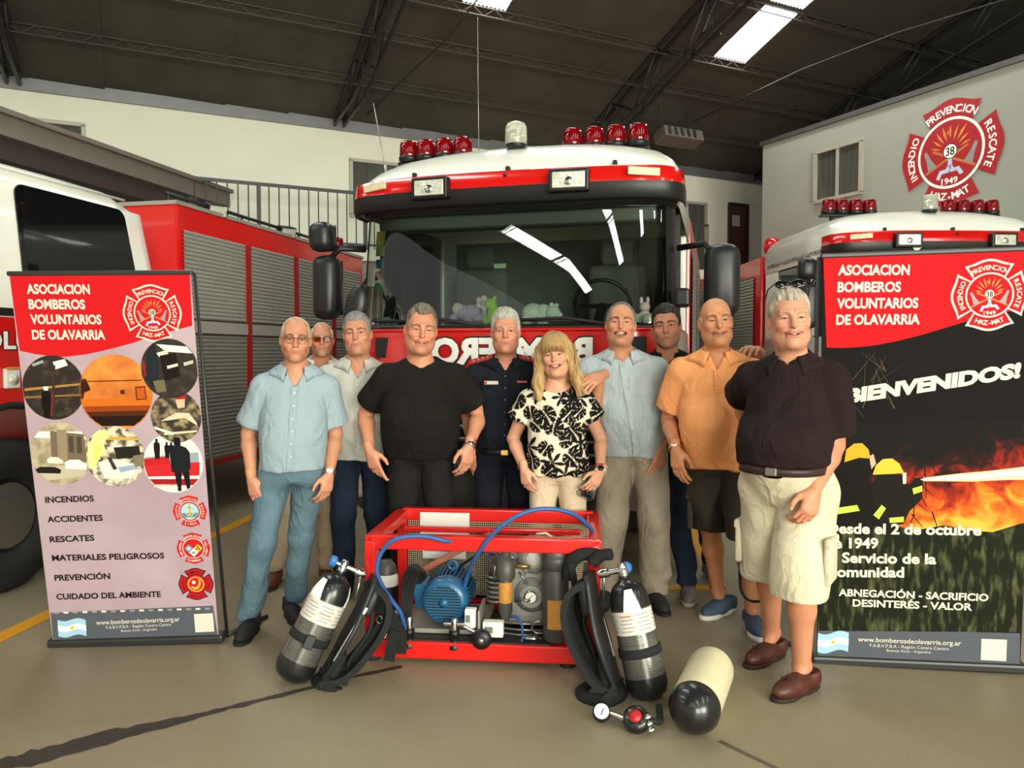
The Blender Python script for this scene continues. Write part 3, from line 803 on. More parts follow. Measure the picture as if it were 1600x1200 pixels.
# plush toys on the dashboard
def blob(parent, name, m, parts, M=None):
    mb = MB()
    for c, r in parts: mb.sphere(c, r, None, 16, 10)
    return obj(name, mb, m, parent, M)
M_PLUSHW = mat('white_plush', '#f2fff2', .95, var=.08, scale=40, bump=.6, bscale=160, sheen=.3)
M_PLUSHG = mat('green_plush', '#b4ee5a', .95, var=.08, scale=40, bump=.6, bscale=160)
M_PLUSHV = mat('lilac_plush', '#c4b8d8', .95, var=.08, scale=40, bump=.6, bscale=160)
M_PLUSHP = mat('pink_plush', '#f4d4dc', .95, var=.08, scale=40, bump=.6, bscale=160)
def toy(M, label, body, mm):
    t = empty('plush_toy', TRUCK @ M); tag(t, label, 'plush toy', 'plush toys behind the windscreen')
    for nm, m, parts in body: blob(t, nm, m, parts)
    return t
toy(T(0.21, 0.085, 1.70), 'white plush bear on all fours behind the windscreen', [
    ('body', M_PLUSHW, [((-.045, 0, .085), (.085, .065, .072)), ((.03, 0, .09), (.07, .06, .06))]), ('head', M_PLUSHW, [((.105, -.02, .085), (.06, .055, .052)), ((.155, -.04, .065), (.03, .028, .025))]),
    ('ear', M_PLUSHW, [((.10, -.03, .14), (.018, .012, .018))]), ('ear', M_PLUSHW, [((.125, .02, .138), (.018, .012, .018))]),
    ('leg', M_PLUSHW, [((-.085, -.03, .035), (.035, .035, .045))]), ('leg', M_PLUSHW, [((-.085, .035, .035), (.035, .035, .045))]), ('leg', M_PLUSHW, [((.02, -.04, .035), (.03, .032, .045))]), ('leg', M_PLUSHW, [((.035, .035, .035), (.03, .032, .045))])], 0)
toy(T(-0.15, 0.09, 1.70), 'green plush bear sitting beside the lilac elephant', [
    ('body', M_PLUSHG, [((.02, 0, .07), (.06, .055, .075))]), ('head', M_PLUSHG, [((-.01, 0, .155), (.05, .045, .045))]), ('leg', M_PLUSHG, [((.065, -.04, .03), (.035, .05, .03))]), ('leg', M_PLUSHG, [((-.03, -.05, .03), (.03, .05, .03))]), ('ear', M_PLUSHG, [((.02, 0, .2), (.016, .012, .018))])], 0)
toy(T(-0.34, 0.07, 1.70), 'lilac plush elephant with a pale ear leaning on the dashboard', [
    ('body', M_PLUSHV, [((.03, 0, .08), (.08, .065, .075))]), ('head', M_PLUSHV, [((-.04, -.02, .10), (.06, .055, .058))]), ('ear', M_PLUSHP, [((-.055, -.06, .12), (.042, .015, .045))]), ('trunk', M_PLUSHV, [((-.09, -.05, .05), (.03, .03, .035)), ((-.12, -.06, .025), (.045, .03, .022))]), ('leg', M_PLUSHV, [((.10, -.05, .05), (.05, .03, .03))])], 0)
toy(T(-0.225, 0.10, 1.835), 'small pale pink plush flower perched between the elephant and green bear', [
    ('petal', M_PLUSHP, [((.035 * math.cos(k * 1.256), -.01, .03 + .035 * math.sin(k * 1.256)), (.025, .015, .025)) for k in range(5)]), ('centre', M_PLUSHV, [((0, -.02, .03), (.02, .015, .02))]), ('stem', M_PLUSHV, [((.01, .0, -.05), (.02, .02, .08))])], 0)
toy(T(0.97, 0.16, 1.70), 'pale pink plush rabbit at the windscreen corner', [
    ('body', M_PLUSHP, [((0, 0, .05), (.045, .04, .055))]), ('head', M_PLUSHP, [((0, -.01, .12), (.04, .036, .036))]), ('ear', M_PLUSHP, [((-.025, 0, .165), (.014, .01, .03))]), ('ear', M_PLUSHP, [((.02, 0, .165), (.014, .01, .03))])], 0)

# ------------------------------------------------------------------ crew-cab truck at the left
LT = T(-3.90, 6.607, 0.27) @ R('Z', -12) @ Matrix.Diagonal((0.95, 0.82, 0.82, 1))
lt = empty('fire_engine', LT); tag(lt, 'crew cab fire engine with grey roller shutters and dark side window', 'fire engine', 'fire engines in the hall')
# cab: loft of side-on cross sections along y
def cab_section(y, w, ztop, zbot=1.12):
    pts = []
    for s in (-1, 1):
        seg = [(w, zbot), (w + 0.02, 1.55), (w + 0.01, 2.1), (w - 0.05, 2.80), (w - 0.09, ztop - 0.08), (w - 0.16, ztop - 0.02), (w - 0.3, ztop)]
        if s > 0: seg = seg[::-1]
        pts += [(s * x * 1.0, y, z) for x, z in seg]
    return pts
secs = [cab_section(y, 1.20, zt) for y, zt in ((-3.9, 2.93), (-3.4, 2.97), (-1.4, 2.98), (-0.75, 2.97), (-0.52, 2.90), (-0.44, 2.78))]
# the rear edge leans back: shear the last sections below the roof
out = []
for i, sct in enumerate(secs):
    if i >= 4: sct = [(x, y + (2.9 - z) * 0.16, z) for x, y, z in sct]
    out.append(sct)
mb = MB(); mb.loft([s[::-1] for s in out], None, True); obj('cab_shell', mb, M_WHITE, lt)
def side_panel(name, poly, m, x=1.226, thick=0.012, parent=None, lean=True):
    """outline in (y, z) on the cab side, following its slight inward lean"""
    def xs(z):
        if not lean: return x
        return x - 0.006 - (max(0, z - 1.55) * 0.018 if z < 2.1 else 0.01 + (z - 2.1) * 0.086)
    n = len(poly); vs = [(xs(z), y, z) for y, z in poly] + [(xs(z) + thick, y, z) for y, z in poly]
    mb = MB(); mb.add(vs, [tuple(range(n)), tuple(range(n, 2 * n))[::-1]] + [(i, n + i, n + (i + 1) % n, (i + 1) % n) for i in range(n)])
    return obj(name, mb, m, parent or lt)
def rrect(y0, y1, z0, z1, r, sl=0.0, n=5):
    pts = []
    for cy, cz, a0 in ((y1 - r, z1 - r, 0), (y0 + r, z1 - r, 90), (y0 + r, z0 + r, 180), (y1 - r, z0 + r, 270)):
        for k in range(n + 1):
            a = math.radians(a0 + 90 * k / n); y = cy + r * math.cos(a); z = cz + r * math.sin(a)
            if y > (y0 + y1) / 2: y += (z1 - z) * sl
            pts.append((y, z))
    return pts
side_panel('side_window', rrect(-1.86, -0.66, 1.98, 2.80, 0.08, 0.14), M_DARKGLASS)
side_panel('side_window', rrect(-3.4, -2.16, 1.98, 2.78, 0.16), M_DARKGLASS)
mb = MB(); mb.tube([(1.222, y, z) for y, z in rrect(-3.42, -2.14, 1.96, 2.80, 0.17)], 0.014, 6, True); obj('window_seal', mb, M_RUBBER, lt)
mb = MB(); mb.tube([(1.125, y, 2.905) for y in (-3.6, -1.5, -0.6)], 0.012, 6); obj('rain_gutter', mb, M_WHITE, lt)
side_panel('trim_strip', [(-3.9, 1.77), (-0.2, 1.77), (-0.2, 1.83), (-3.9, 1.83)], M_BLACKP)
side_panel('red_flank', [(-3.9, 0.6), (-2.70, 0.6), (-2.55, 0.88), (-2.3, 1.06), (-2.0, 1.11), (-1.7, 1.05), (-1.46, 0.86), (-1.34, 0.55), (-1.33, 0.3), (-0.22, 0.3), (-0.22, 1.76), (-3.9, 1.76)], M_RED, thick=0.02)
mb = text_mb('VOLUNTARIOS', 1.6, 0.13, 0.06, T(0, -0.002, 0), 'L'); obj('lettering_outline', mb, M_BLACKPRINT, lt, T(1.2435, -2.44, 1.525) @ R('Z', 90) @ R('X', 90))
mb = text_mb('VOLUNTARIOS', 1.6, 0.125, 0.03, I4, 'L'); obj('lettering', mb, M_WHITEPRINT, lt, T(1.2465, -2.44, 1.525) @ R('Z', 90) @ R('X', 90))
mb = MB(); mb.rbox((1.25, -2.03, 1.30), (0.03, 0.13, 0.15), 0.01); ml = obj('side_marker', mb, M_WHITE, lt)
mb = MB(); mb.lathe([(0.045, 0), (0.04, 0.012), (0, 0.02)], 18, T(1.262, -2.03, 1.29) @ R('Y', 90)); obj('lens', mb, M_HEAD, ml)
mb = MB(); mb.rbox((1.262, -2.03, 1.375), (0.02, 0.12, 0.018), 0.004); obj('marker_hood', mb, M_ORANGEPRINT, ml)
mb = MB(); mb.tube([(1.23, -2.02 + 0.66 * math.cos(a * math.pi / 14), 0.36 + 0.74 * math.sin(a * math.pi / 14)) for a in range(15)], 0.03, 8); obj('wheel_arch', mb, M_RUBBER, lt)
for y in (-2.02, 2.6):
    for s in (-1, 1):
        mb = MB(); mb.lathe([(0.0, -0.1), (0.27, -0.1), (0.30, -0.15), (0.52, -0.16), (0.586, -0.1), (0.586, 0.1), (0.52, 0.16), (0.30, 0.15), (0.28, 0.08), (0.0, 0.06)], 32)
        w_ = obj('wheel', mb, M_RUBBER, lt, T(s * 1.07, y, 0.257) @ R('Y', 90))
        mb = MB(); mb.lathe([(0.0, 0.09), (0.1, 0.1), (0.16, 0.085), (0.24, 0.10), (0.25, 0.12)], 24); obj('rim', mb, M_STEEL, w_)
mb = MB(); mb.box((0, -0.2, 0.45), (1.9, 6.0, 0.25)); obj('chassis', mb, M_BLACKM, lt)
# box body
bx = MB(); bx.rbox((0, 2.35, 1.68), (2.46, 4.7, 2.62), 0.025); box = obj('body', bx, M_RED, lt)
mb = MB(); mb.box((0, 2.35, 3.0), (2.48, 4.72, 0.04)); obj('roof_edge', mb, M_SHUT, box)
def shutter(y0, y1, z0, z1, nm='roller_shutter', m=M_SHUT, pitch=0.042):
    n = int((z1 - z0) / pitch); vs = []
    for i in range(n * 4 + 1):
        z = z0 + (z1 - z0) * i / (4 * n); dx = (0.0, 0.010, 0.012, 0.010)[i % 4]
        vs += [(1.234 + dx, y0, z), (1.234 + dx, y1, z)]
    mb = MB(); mb.add(vs, [(2 * i, 2 * i + 1, 2 * i + 3, 2 * i + 2) for i in range(4 * n)]); return obj(nm, mb, m, box)
cuts = (0.06, 1.26, 1.32, 2.42, 2.48, 3.55, 3.61, 4.6)
for i in range(0, 8, 2):
    shutter(cuts[i] + 0.03, cuts[i + 1] - 0.03, 1.84, 2.74)
    shutter(cuts[i] + 0.03, cuts[i + 1] - 0.03, 0.34, 1.68, m=mat('shaded_lower_shutter', '#8f8d86', .45, .55, var=.05))  # same aluminium as the upper ones, weaker light painted in as a darker tone
    mb = MB(); mb.box((1.243, (cuts[i] + cuts[i + 1]) / 2, 1.76), (0.02, cuts[i + 1] - cuts[i] - 0.02, 0.13)); obj('shutter_bar', mb, mat('bright_alu', '#c2c1b8', .35, .6), box)
    for z in (1.69, 1.83):
        mb = MB(); mb.box((1.246, (cuts[i] + cuts[i + 1]) / 2, z), (0.016, cuts[i + 1] - cuts[i] - 0.02, 0.012)); obj('shutter_gasket', mb, M_BLACKM, box)
for y in (1.29, 2.45, 3.58):
    mb = MB(); mb.box((1.246, y, 1.55), (0.035, 0.05, 2.4)); obj('divider', mb, mat('dark_red_paint', '#8e1a14', .35), box)
mb = MB(); mb.box((1.24, 2.35, 0.30), (0.03, 4.6, 0.05)); obj('skirt', mb, MATS['dark_red_paint'], box)
mb = MB(); mb.tube([(1.12, 0.02, 3.10), (1.12, 4.4, 3.10)], 0.022, 6)
for y in (0.05, 1.4, 2.8, 4.2): mb.cyl((1.12, y, 3.0), (1.12, y, 3.1), 0.015, 6)
obj('roof_rail', mb, M_BLACKP, lt)
for y in (0.78, 2.35):
    mb = MB(); mb.rbox((0, 0, 0), (0.12, 0.20, 0.14), 0.015); fl = obj('work_lamp', mb, M_BLACKP, lt, T(1.17, y, 3.06) @ R('Z', -35) @ R('Y', 20))
    mb = MB(); mb.box((0.062, 0, 0), (0.006, 0.17, 0.11)); obj('lens', mb, M_HEAD, fl)
    mb = MB(); mb.tube([(-0.03, -0.12, 0), (-0.03, -0.12, -0.1), (-0.03, 0.12, -0.1), (-0.03, 0.12, 0)], 0.008, 5); obj('bracket', mb, M_BLACKP, fl)
beacon(lt, T(1.0, 4.3, 3.05), True, 1.4)
# gate of the store room under the gallery
sg = empty('door_2', HALL); sg['kind'] = 'structure'
mb = MB(); hall_box(mb, -4.6, -2.2, 0.01, 0.06, 0, 2.4); obj('door_leaf', mb, mat('blue_grey_door', '#5d6670', .5), sg)
for a in (-4.6, -3.8, -3.0, -2.2):
    mb = MB(); hall_box(mb, a - 0.025, a + 0.025, 0.05, 0.09, 0, 2.4); obj('door_rail', mb, M_DARKGREY, sg)
# ------------------------------------------------------------------ breathing-air compressor
M_FRAME = mat('frame_red', '#cf1712', 0.3, coat=0.4, var=0.04, scale=6)
M_MOTOR = mat('motor_blue', '#1f5a80', 0.35, var=0.1, scale=12, coat=.2)
M_CAST = mat('cast_grey', '#94938d', 0.5, 0.35, var=0.12, scale=14, bump=.15, bscale=90)
M_FILT = mat('filter_grey', '#4c4a47', 0.45, 0.2, var=0.06)
M_HOSE = mat('blue_hose', '#2b568f', 0.4)
M_BRASS = mat('brass', '#b88a4a', 0.3, 0.9)
M_LABEL = mat('orange_label', '#c0863a', 0.6, var=0.3, scale=60, stretch=(1, 1, 6))
M_PAPER = mat('paper', '#dedcd4', 0.7)
M_WEB = mat('black_webbing', '#17181a', 0.85, var=0.2, scale=30, bump=.2, bscale=200)
M_WEBG = mat('grey_webbing', '#3a3b3d', 0.8, var=0.15, scale=30)
M_REFL = mat('reflective_strip', '#e4ead9', 0.4)
M_CARBON = mat('carbon_wrap', '#5d5c56', 0.16, 0.35, var=0.35, scale=10, stretch=(1, 1, 22), coat=.7, bump=.1, bscale=20)
M_CBLACK = mat('cylinder_black', '#191a1b', 0.3, coat=.3)
M_CREAM = mat('cream_paint', '#e3d9b4', 0.4, var=.05, scale=10, coat=.3)
M_CLABEL = mat('cylinder_label', '#cfc9bd', 0.45, var=0.10, scale=40)
CP = T(-0.718, 3.66, 0) @ R('Z', -5.6)
cp = empty('air_compressor', CP); tag(cp, 'breathing air compressor in an open red steel frame with blue motor', 'compressor')
LX, LY, LZ = 1.143, 0.70, 0.62
Z0 = 0.022
def part(nm, mb, m, parent=cp, M=None): return obj(nm, mb, m, parent, M)
def beam(p, q, w=0.055, h=0.055, nm='frame_bar'):
    mb = MB(); p = Vector(p); q = Vector(q); L = (q - p).length
    mb.rbox((0, 0, L / 2), (w, h, L), 0.008, frame_to(p, q - p)); return part(nm, mb, M_FRAME)
e_ = 0.032
for y in (e_, LY - e_):
    beam((0, y, Z0 + 0.042), (LX, y, Z0 + 0.042), 0.055, 0.084)
    beam((0.035, y, LZ - 0.035), (LX - 0.035, y, LZ - 0.035), 0.055, 0.07)
    for x in (0.035, LX - 0.035): beam((x, y, Z0 + 0.02), (x, y, LZ - 0.03), 0.055, 0.07)
for x in (0.035, LX - 0.035):
    beam((x, 0.03, LZ - 0.035), (x, LY - 0.03, LZ - 0.035), 0.07, 0.055)
    beam((x, 0.03, Z0 + 0.042), (x, LY - 0.03, Z0 + 0.042), 0.055, 0.084)
beam((0.06, LY - 0.12, LZ - 0.10), (LX - 0.1, LY - 0.12, LZ - 0.10), 0.04, 0.03)
for x in (0.33, 0.62): beam((x, 0.05, Z0 + 0.03), (x, LY - 0.05, Z0 + 0.03), 0.05, 0.06)
for x in (0.035, LX - 0.16):
    for y in (0.05, LY - 0.05):
        mb = MB(); mb.lathe([(0.035, 0), (0.038, 0.01), (0.02, 0.025), (0.012, 0.05)], 16); part('foot', mb, M_RUBBER, cp, T(x, y, 0))
# rear wire mesh: far too fine to count
mb = MB()
for k in range(88): x = 0.07 + k * (LX - 0.14) / 87; mb.box((x, LY - 0.05, 0.35), (0.0028, 0.0028, 0.42))
for k in range(36): z = 0.14 + k * 0.42 / 35; mb.box((LX / 2, LY - 0.052, z), (LX - 0.14, 0.0028, 0.0028))
wm = part('wire_mesh', mb, mat('galvanised_wire', '#c9c0a0', .45, .5)); wm['kind'] = 'stuff'
mb = MB(); mb.box((LX / 2 - 0.02, 0.25, 0.105), (0.70, 0.46, 0.012)); part('floor_tray', mb, mat('tray_dark', '#2a2524', .5))
mb = MB(); mb.rbox((0.36, 0.30, 0.125), (0.44, 0.4, 0.022), 0.004); part('motor_base', mb, mat('alu_plate', '#a5a196', .4, .5))
mb = MB(); mb.box((0.56, 0.12, 0.18), (0.01, 0.2, 0.16), R('Z', 0)); part('base_bracket', mb, MATS['alu_plate'])
# electric motor: axis towards the front
MX, MZ, MR = 0.375, 0.268, 0.112
mo = empty('electric_motor'); mo.parent = cp; mo.matrix_local = T(MX, 0.10, MZ)
mb = MB(); mb.lathe([(0.070, 0), (0.100, 0.004), (0.113, 0.022), (0.116, 0.07), (0.112, 0.10)], 36, R('X', -90)); obj('fan_cowl', mb, M_MOTOR, mo)
mb = MB(); mb.lathe([(0.0, 0.001), (0.085, 0.001)], 30, T(0, -0.002, 0) @ R('X', -90), cap=False); obj('cowl_opening', mb, M_BLACKM, mo)
for k in range(13):
    z = -0.084 + 0.014 * k; w = 2 * math.sqrt(max(0.0, 0.088 ** 2 - z * z))
    if w > 0.02:
        mb = MB(); mb.box((0, -0.005, z), (w, 0.006, 0.007)); obj('cowl_slat', mb, M_MOTOR, mo)
mb = MB(); mb.lathe([(0.0, 0.0), (0.022, 0), (0.024, 0.006), (0.0, 0.008)], 16, T(0, -0.004, 0) @ R('X', 90)); obj('cowl_hub', mb, M_MOTOR, mo)
mb = MB(); mb.lathe([(0.095, 0.1), (0.095, 0.33), (0.06, 0.35)], 36, R('X', -90)); obj('motor_body', mb, M_MOTOR, mo)
for k in range(26):
    a = math.radians(-40 + 260 * k / 25)
    mb = MB(); mb.box((0.104, 0.215, 0), (0.026, 0.22, 0.005)); obj('cooling_fin', mb, M_MOTOR, mo, Matrix.Rotation(-a, 4, 'Y'))
mb = MB(); mb.rbox((-0.125, 0.14, 0.03), (0.085, 0.12, 0.13), 0.012, R('Y', -12)); obj('terminal_box', mb, M_MOTOR, mo)
mb = MB(); mb.tube([(0.022 * math.cos(k * math.pi / 9), 0, 0.018 + 0.022 * math.sin(k * math.pi / 9)) for k in range(18)], 0.007, 8, True); mb.cyl((0, 0, -0.02), (0, 0, 0), 0.012, 10); obj('lifting_eye', mb, M_MOTOR, mo, T(0.01, 0.2, 0.115))
mb = MB(); mb.box((0.03, 0.2, -0.12), (0.2, 0.2, 0.03)); obj('motor_foot', mb, M_MOTOR, mo)
# belt guard strut and red cap
mb = MB(); mb.bar((0.20, 0.46, 0.33), (0.56, 0.50, 0.52), 0.025, 0.03); part('belt_guard', mb, mat('faded_red', '#a8604e', .55))
mb = MB(); mb.tube([(0.40, 0.42, 0.36), (0.62, 0.48, 0.50)], 0.008, 6); part('drive_belt', mb, M_RUBBER)
# compressor block
BX, BY = 0.80, 0.33
mb = MB(); mb.rbox((BX, BY, 0.275), (0.30, 0.24, 0.30), 0.03, None, 3); cr = part('crankcase', mb, M_CAST)
mb = MB(); mb.lathe([(0.085, 0), (0.085, 0.02), (0.06, 0.03), (0.055, 0.045)], 28, T(BX + 0.0, BY - 0.12, 0.29) @ R('X', 90)); obj('bearing_cover', mb, M_CAST, cr)
for k in range(6):
    a = k * math.pi / 3; mb = MB(); mb.lathe([(0.007, 0), (0.006, 0.01), (0, 0.012)], 8, T(BX + 0.073 * math.cos(a), BY - 0.14, 0.29 + 0.073 * math.sin(a)) @ R('X', 90)); obj('bolt', mb, M_STEEL, cr)
def finned(cx, cz, ang, n, r, y):
    MM = T(cx, y, cz) @ R('Y', ang); prof = [(r * 0.75, 0)]
    for k in range(n):
        z = 0.02 + 0.016 * k; prof += [(r * 0.75, z), (r, z + 0.002), (r, z + 0.008), (r * 0.75, z + 0.010)]
    prof += [(r * 0.85, 0.02 + 0.016 * n), (r * 0.85, 0.05 + 0.016 * n), (0, 0.055 + 0.016 * n)]
    mb = MB(); mb.lathe(prof, 24, MM); return part('cylinder_barrel', mb, M_CAST)
finned(BX - 0.07, 0.40, -58, 8, 0.07, BY - 0.03); finned(BX + 0.08, 0.40, 56, 9, 0.07, BY - 0.03); finned(BX + 0.01, 0.40, 0, 6, 0.058, BY + 0.02)
mb = MB(); mb.lathe([(0.075, 0), (0.08, 0.01), (0.08, 0.06), (0.05, 0.07)], 28, T(BX + 0.01, BY - 0.07, 0.475) @ R('X', 90)); ic = part('intake_filter', mb, M_CAST)
mb = MB(); mb.lathe([(0.035, 0), (0.03, 0.006), (0, 0.008)], 20, T(BX + 0.01, BY - 0.142, 0.475) @ R('X', 90)); obj('filter_badge', mb, M_PAPER, ic)
mb = MB(); mb.tube([(BX - 0.10, BY - 0.06, 0.48), (BX - 0.05, BY - 0.1, 0.43), (BX - 0.02, BY - 0.12, 0.40)], 0.02, 10); part('intake_pipe', mb, M_CAST)
mb = MB(); mb.lathe([(0.028, 0), (0.032, 0.006), (0.032, 0.02), (0.028, 0.024)], 20, T(BX + 0.0, BY - 0.165, 0.295) @ R('X', 90)); pg = part('pressure_gauge', mb, M_CHROME)
mb = MB(); mb.lathe([(0.026, 0), (0, 0.0005)], 20, T(BX + 0.0, BY - 0.1905, 0.295) @ R('X', 90)); obj('dial', mb, M_WHITEPRINT, pg)
mb = MB(); mb.bar((BX - 0.012, BY - 0.193, 0.285), (BX + 0.01, BY - 0.193, 0.307), 0.003, 0.002); obj('needle', mb, M_BLACKPRINT, pg)
mb = MB(); mb.tube([(BX - 0.01, BY - 0.15, 0.33), (BX - 0.04, BY - 0.15, 0.38), (BX - 0.06, BY - 0.15, 0.41)], 0.006, 6); part('oil_stick', mb, M_STEEL)
def pipe(pts, r=0.005, m=None, nm='pipe'):
    mb = MB(); mb.tube(pts, r, 7); return part(nm, mb, m or M_STEEL)
def arc_pts(c, r, a0, a1, n, plane='xz', squash=1.0):
    return [(c[0] + r * math.cos(math.radians(a0 + (a1 - a0) * k / n)), c[1], c[2] + squash * r * math.sin(math.radians(a0 + (a1 - a0) * k / n))) for k in range(n + 1)]
pipe([(BX + 0.02, BY - 0.08, 0.585), (BX + 0.07, BY - 0.08, 0.59), (BX + 0.10, BY - 0.08, 0.57), (BX + 0.10, BY - 0.08, 0.53)], 0.006, mat('cream_pipe', '#d8d2b8', .4))
pipe([(BX + 0.02, BY - 0.12, 0.43), (BX + 0.08, BY - 0.14, 0.44), (BX + 0.12, BY - 0.12, 0.50), (BX + 0.13, BY - 0.05, 0.52)], 0.006)
for k in range(4): pipe([(BX - 0.24 + 0.02 * k, BY - 0.1, 0.47 + 0.008 * k), (BX - 0.12, BY - 0.12, 0.45 + 0.01 * k), (BX - 0.06, BY - 0.11, 0.46)], 0.006)
# cooling coil
pts = []
for k in range(6 * 16 + 1):
    a = 2 * math.pi * k / 16; pts.append((0.63 + 0.058 * math.cos(a), 0.24 + 0.058 * math.sin(a), 0.235 + 0.024 * k / 16))
pipe(pts, 0.0085, M_STEEL, 'cooling_coil')
# small separator
mb = MB(); mb.lathe([(0.045, 0), (0.048, 0.02), (0.048, 0.09), (0.03, 0.10), (0.02, 0.13)], 22, T(0.68, 0.10, 0.40)); sp = part('separator_head', mb, M_FILT)
mb = MB(); mb.lathe([(0.012, -0.08), (0.024, -0.05), (0.034, -0.02), (0.034, 0.14), (0.03, 0.155)], 20, T(0.68, 0.10, 0.26)); part('separator', mb, M_FILT)
mb = MB(); mb.lathe([(0.0348, 0), (0.0348, 0.10)], 20, T(0.68, 0.10, 0.285), cap=False); part('separator_label', mb, M_LABEL)
pipe([(0.72, 0.10, 0.46), (0.80, 0.10, 0.46)], 0.009, M_BRASS, 'brass_fitting')
pipe([(0.63, 0.1, 0.46), (0.62, 0.12, 0.40), (0.62, 0.16, 0.36)], 0.006)
# large filter bottle
mb = MB(); mb.lathe([(0.05, 0), (0.062, 0.01), (0.062, 0.335), (0.055, 0.34), (0.055, 0.35), (0.066, 0.352), (0.068, 0.40), (0.066, 0.405), (0.068, 0.41), (0.064, 0.44), (0.05, 0.462), (0, 0.468)], 32, T(0.925, 0.075, 0.115)); part('filter_bottle', mb, M_FILT)
mb = MB()
n = 14
vs = [(0.0632 * math.cos(math.radians(235 + 70 * k / n)), 0.0632 * math.sin(math.radians(235 + 70 * k / n)), z) for z in (0, 0.14) for k in range(n + 1)]
mb.add(vs, [(k, k + 1, n + 2 + k, n + 1 + k) for k in range(n)], T(0.925, 0.075, 0.185), True); part('filter_label', mb, M_LABEL)
for x in (0.895, 0.945): mb = MB(); mb.lathe([(0.016, 0), (0.018, 0.02), (0.012, 0.035)], 12, T(x, 0.06, 0.08)); part('drain_knob', mb, M_BLACKP)
for z, x1 in ((0.185, 0.86), (0.155, 0.86), (0.13, 0.84)):
    pipe([(0.62, 0.08, z + 0.01), (0.75, 0.08, z), (x1, 0.08, z)], 0.005)
pipe([(0.86, 0.06, 0.21), (0.82, 0.06, 0.20), (0.81, 0.06, 0.17), (0.83, 0.06, 0.15), (0.87, 0.06, 0.15)], 0.005)
pipe([(0.77, 0.05, 0.125), (0.86, 0.05, 0.125)], 0.011, M_CHROME, 'pipe_coupling')
pipe([(0.68, 0.10, 0.215), (0.74, 0.06, 0.225), (0.765, 0.05, 0.19), (0.77, 0.05, 0.13), (0.755, 0.05, 0.085), (0.72, 0.05, 0.08)], 0.007, M_HOSE, 'blue_air_line')
pipe([(0.72, 0.15, 0.27), (0.76, 0.12, 0.29), (0.80, 0.12, 0.285)], 0.006)
# switches
for x, z, s in ((0.515, 0.215, (0.055, 0.045, 0.09)), (0.625, 0.165, (0.10, 0.05, 0.075))):
    mb = MB(); mb.rbox((x, 0.06, z), s, 0.006); sw = part('pressure_switch', mb, mat('white_plastic', '#e8e7dc', .4))
    mb = MB(); mb.box((x - s[0] * 0.2, 0.06 - s[1] / 2 - 0.001, z), (s[0] * 0.4, 0.003, s[2] * 0.4)); obj('switch_window', mb, mat('switch_grey', '#6c7466', .3), sw)
for x in (0.218, 0.44):
    mb = MB(); mb.lathe([(0.032, 0), (0.034, 0.012), (0.02, 0.03), (0.022, 0.06), (0.026, 0.062), (0.026, 0.085), (0.018, 0.09)], 16, T(x, 0.03, 0.072)); cv = part('filling_valve', mb, M_BLACKP)
    mb = MB(); mb.lathe([(0.018, 0.0), (0.022, 0.01), (0.016, 0.03), (0.02, 0.05), (0.012, 0.06)], 14, T(x, 0.03, 0.160)); mb.cyl((x - 0.05, 0.03, 0.19), (x + 0.05, 0.03, 0.19), 0.012, 10) if x > 0.3 else None; obj('valve_body', mb, M_CHROME, cv)
mb = MB(); mb.lathe([(0.012, 0.0), (0.045, 0.002), (0.05, 0.012), (0.045, 0.03), (0.02, 0.035)], 26, T(0.575, 0.02, 0.13) @ R('X', 90)); part('hand_wheel', mb, M_BLACKP)
mb = MB(); mb.lathe([(0.0, 0.0), (0.016, 0.002), (0.016, 0.012), (0, 0.014)], 16, T(0.575, -0.012, 0.13) @ R('X', 90)); part('wheel_hub', mb, M_STEEL)
mb = MB(); mb.cyl((0.47, 0.03, 0.19), (0.55, 0.03, 0.15), 0.011, 10); part('valve_pipe', mb, M_CHROME)
# papers on the mesh
for nm, x0, x1, z0, z1 in (('notice', 0.14, 0.42, 0.44, 0.60), ('notice', 0.155, 0.40, 0.34, 0.425)):
    mb = MB(); mb.box(((x0 + x1) / 2, LY - 0.062, (z0 + z1) / 2), (x1 - x0, 0.004, z1 - z0)); nn = part(nm, mb, M_PAPER)
    if z0 > 0.4: obj('lettering', text_mb('ATENCION', 0.11, 0.016, 0.01, T(0.29, LY - 0.0665, 0.505) @ R('X', 90), 'C'), mat('brown_print', '#7c6a52', .6), nn)
    else: mb = MB(); mb.box(((x0 + x1) / 2 - 0.01, LY - 0.066, (z0 + z1) / 2 + .01), (0.20, 0.004, 0.022)); obj('printed_band', mb, M_GREYPRINT, nn)
# blue filling hoses
def smooth_path(pts, n=8):
    P = [Vector(p) for p in pts]; out = []
    for i in range(len(P) - 1):
        p0 = P[max(i - 1, 0)]; p1 = P[i]; p2 = P[i + 1]; p3 = P[min(i + 2, len(P) - 1)]
        for k in range(n):
            t = k / n
            out.append(0.5 * ((2 * p1) + (p2 - p0) * t + (2 * p0 - 5 * p1 + 4 * p2 - p3) * t * t + (3 * p1 - p0 - 3 * p2 + p3) * t ** 3))
    out.append(P[-1]); return out
CPI = CP.inverted()
def wl(px, py, Y): return CPI @ W(px, py, Y)
pipe(smooth_path([wl(772, 868, 3.86), wl(755, 856, 3.80), wl(735, 851, 3.74), wl(700, 846, 3.62), wl(660, 838, 3.60), wl(620, 842, 3.58), wl(597, 862, 3.58), wl(589, 890, 3.58), wl(597, 915, 3.59), wl(612, 938, 3.61), wl(627, 960, 3.63), wl(633, 990, 3.66)]), 0.011, M_HOSE, 'filling_hose')
pipe(smooth_path([wl(722, 935, 3.80), wl(730, 900, 3.72), wl(745, 868, 3.62), wl(775, 830, 3.58), wl(815, 803, 3.58), wl(855, 795, 3.60), wl(895, 803, 3.64), wl(918, 820, 3.70), wl(926, 832, 3.78)]), 0.011, M_HOSE, 'filling_hose')
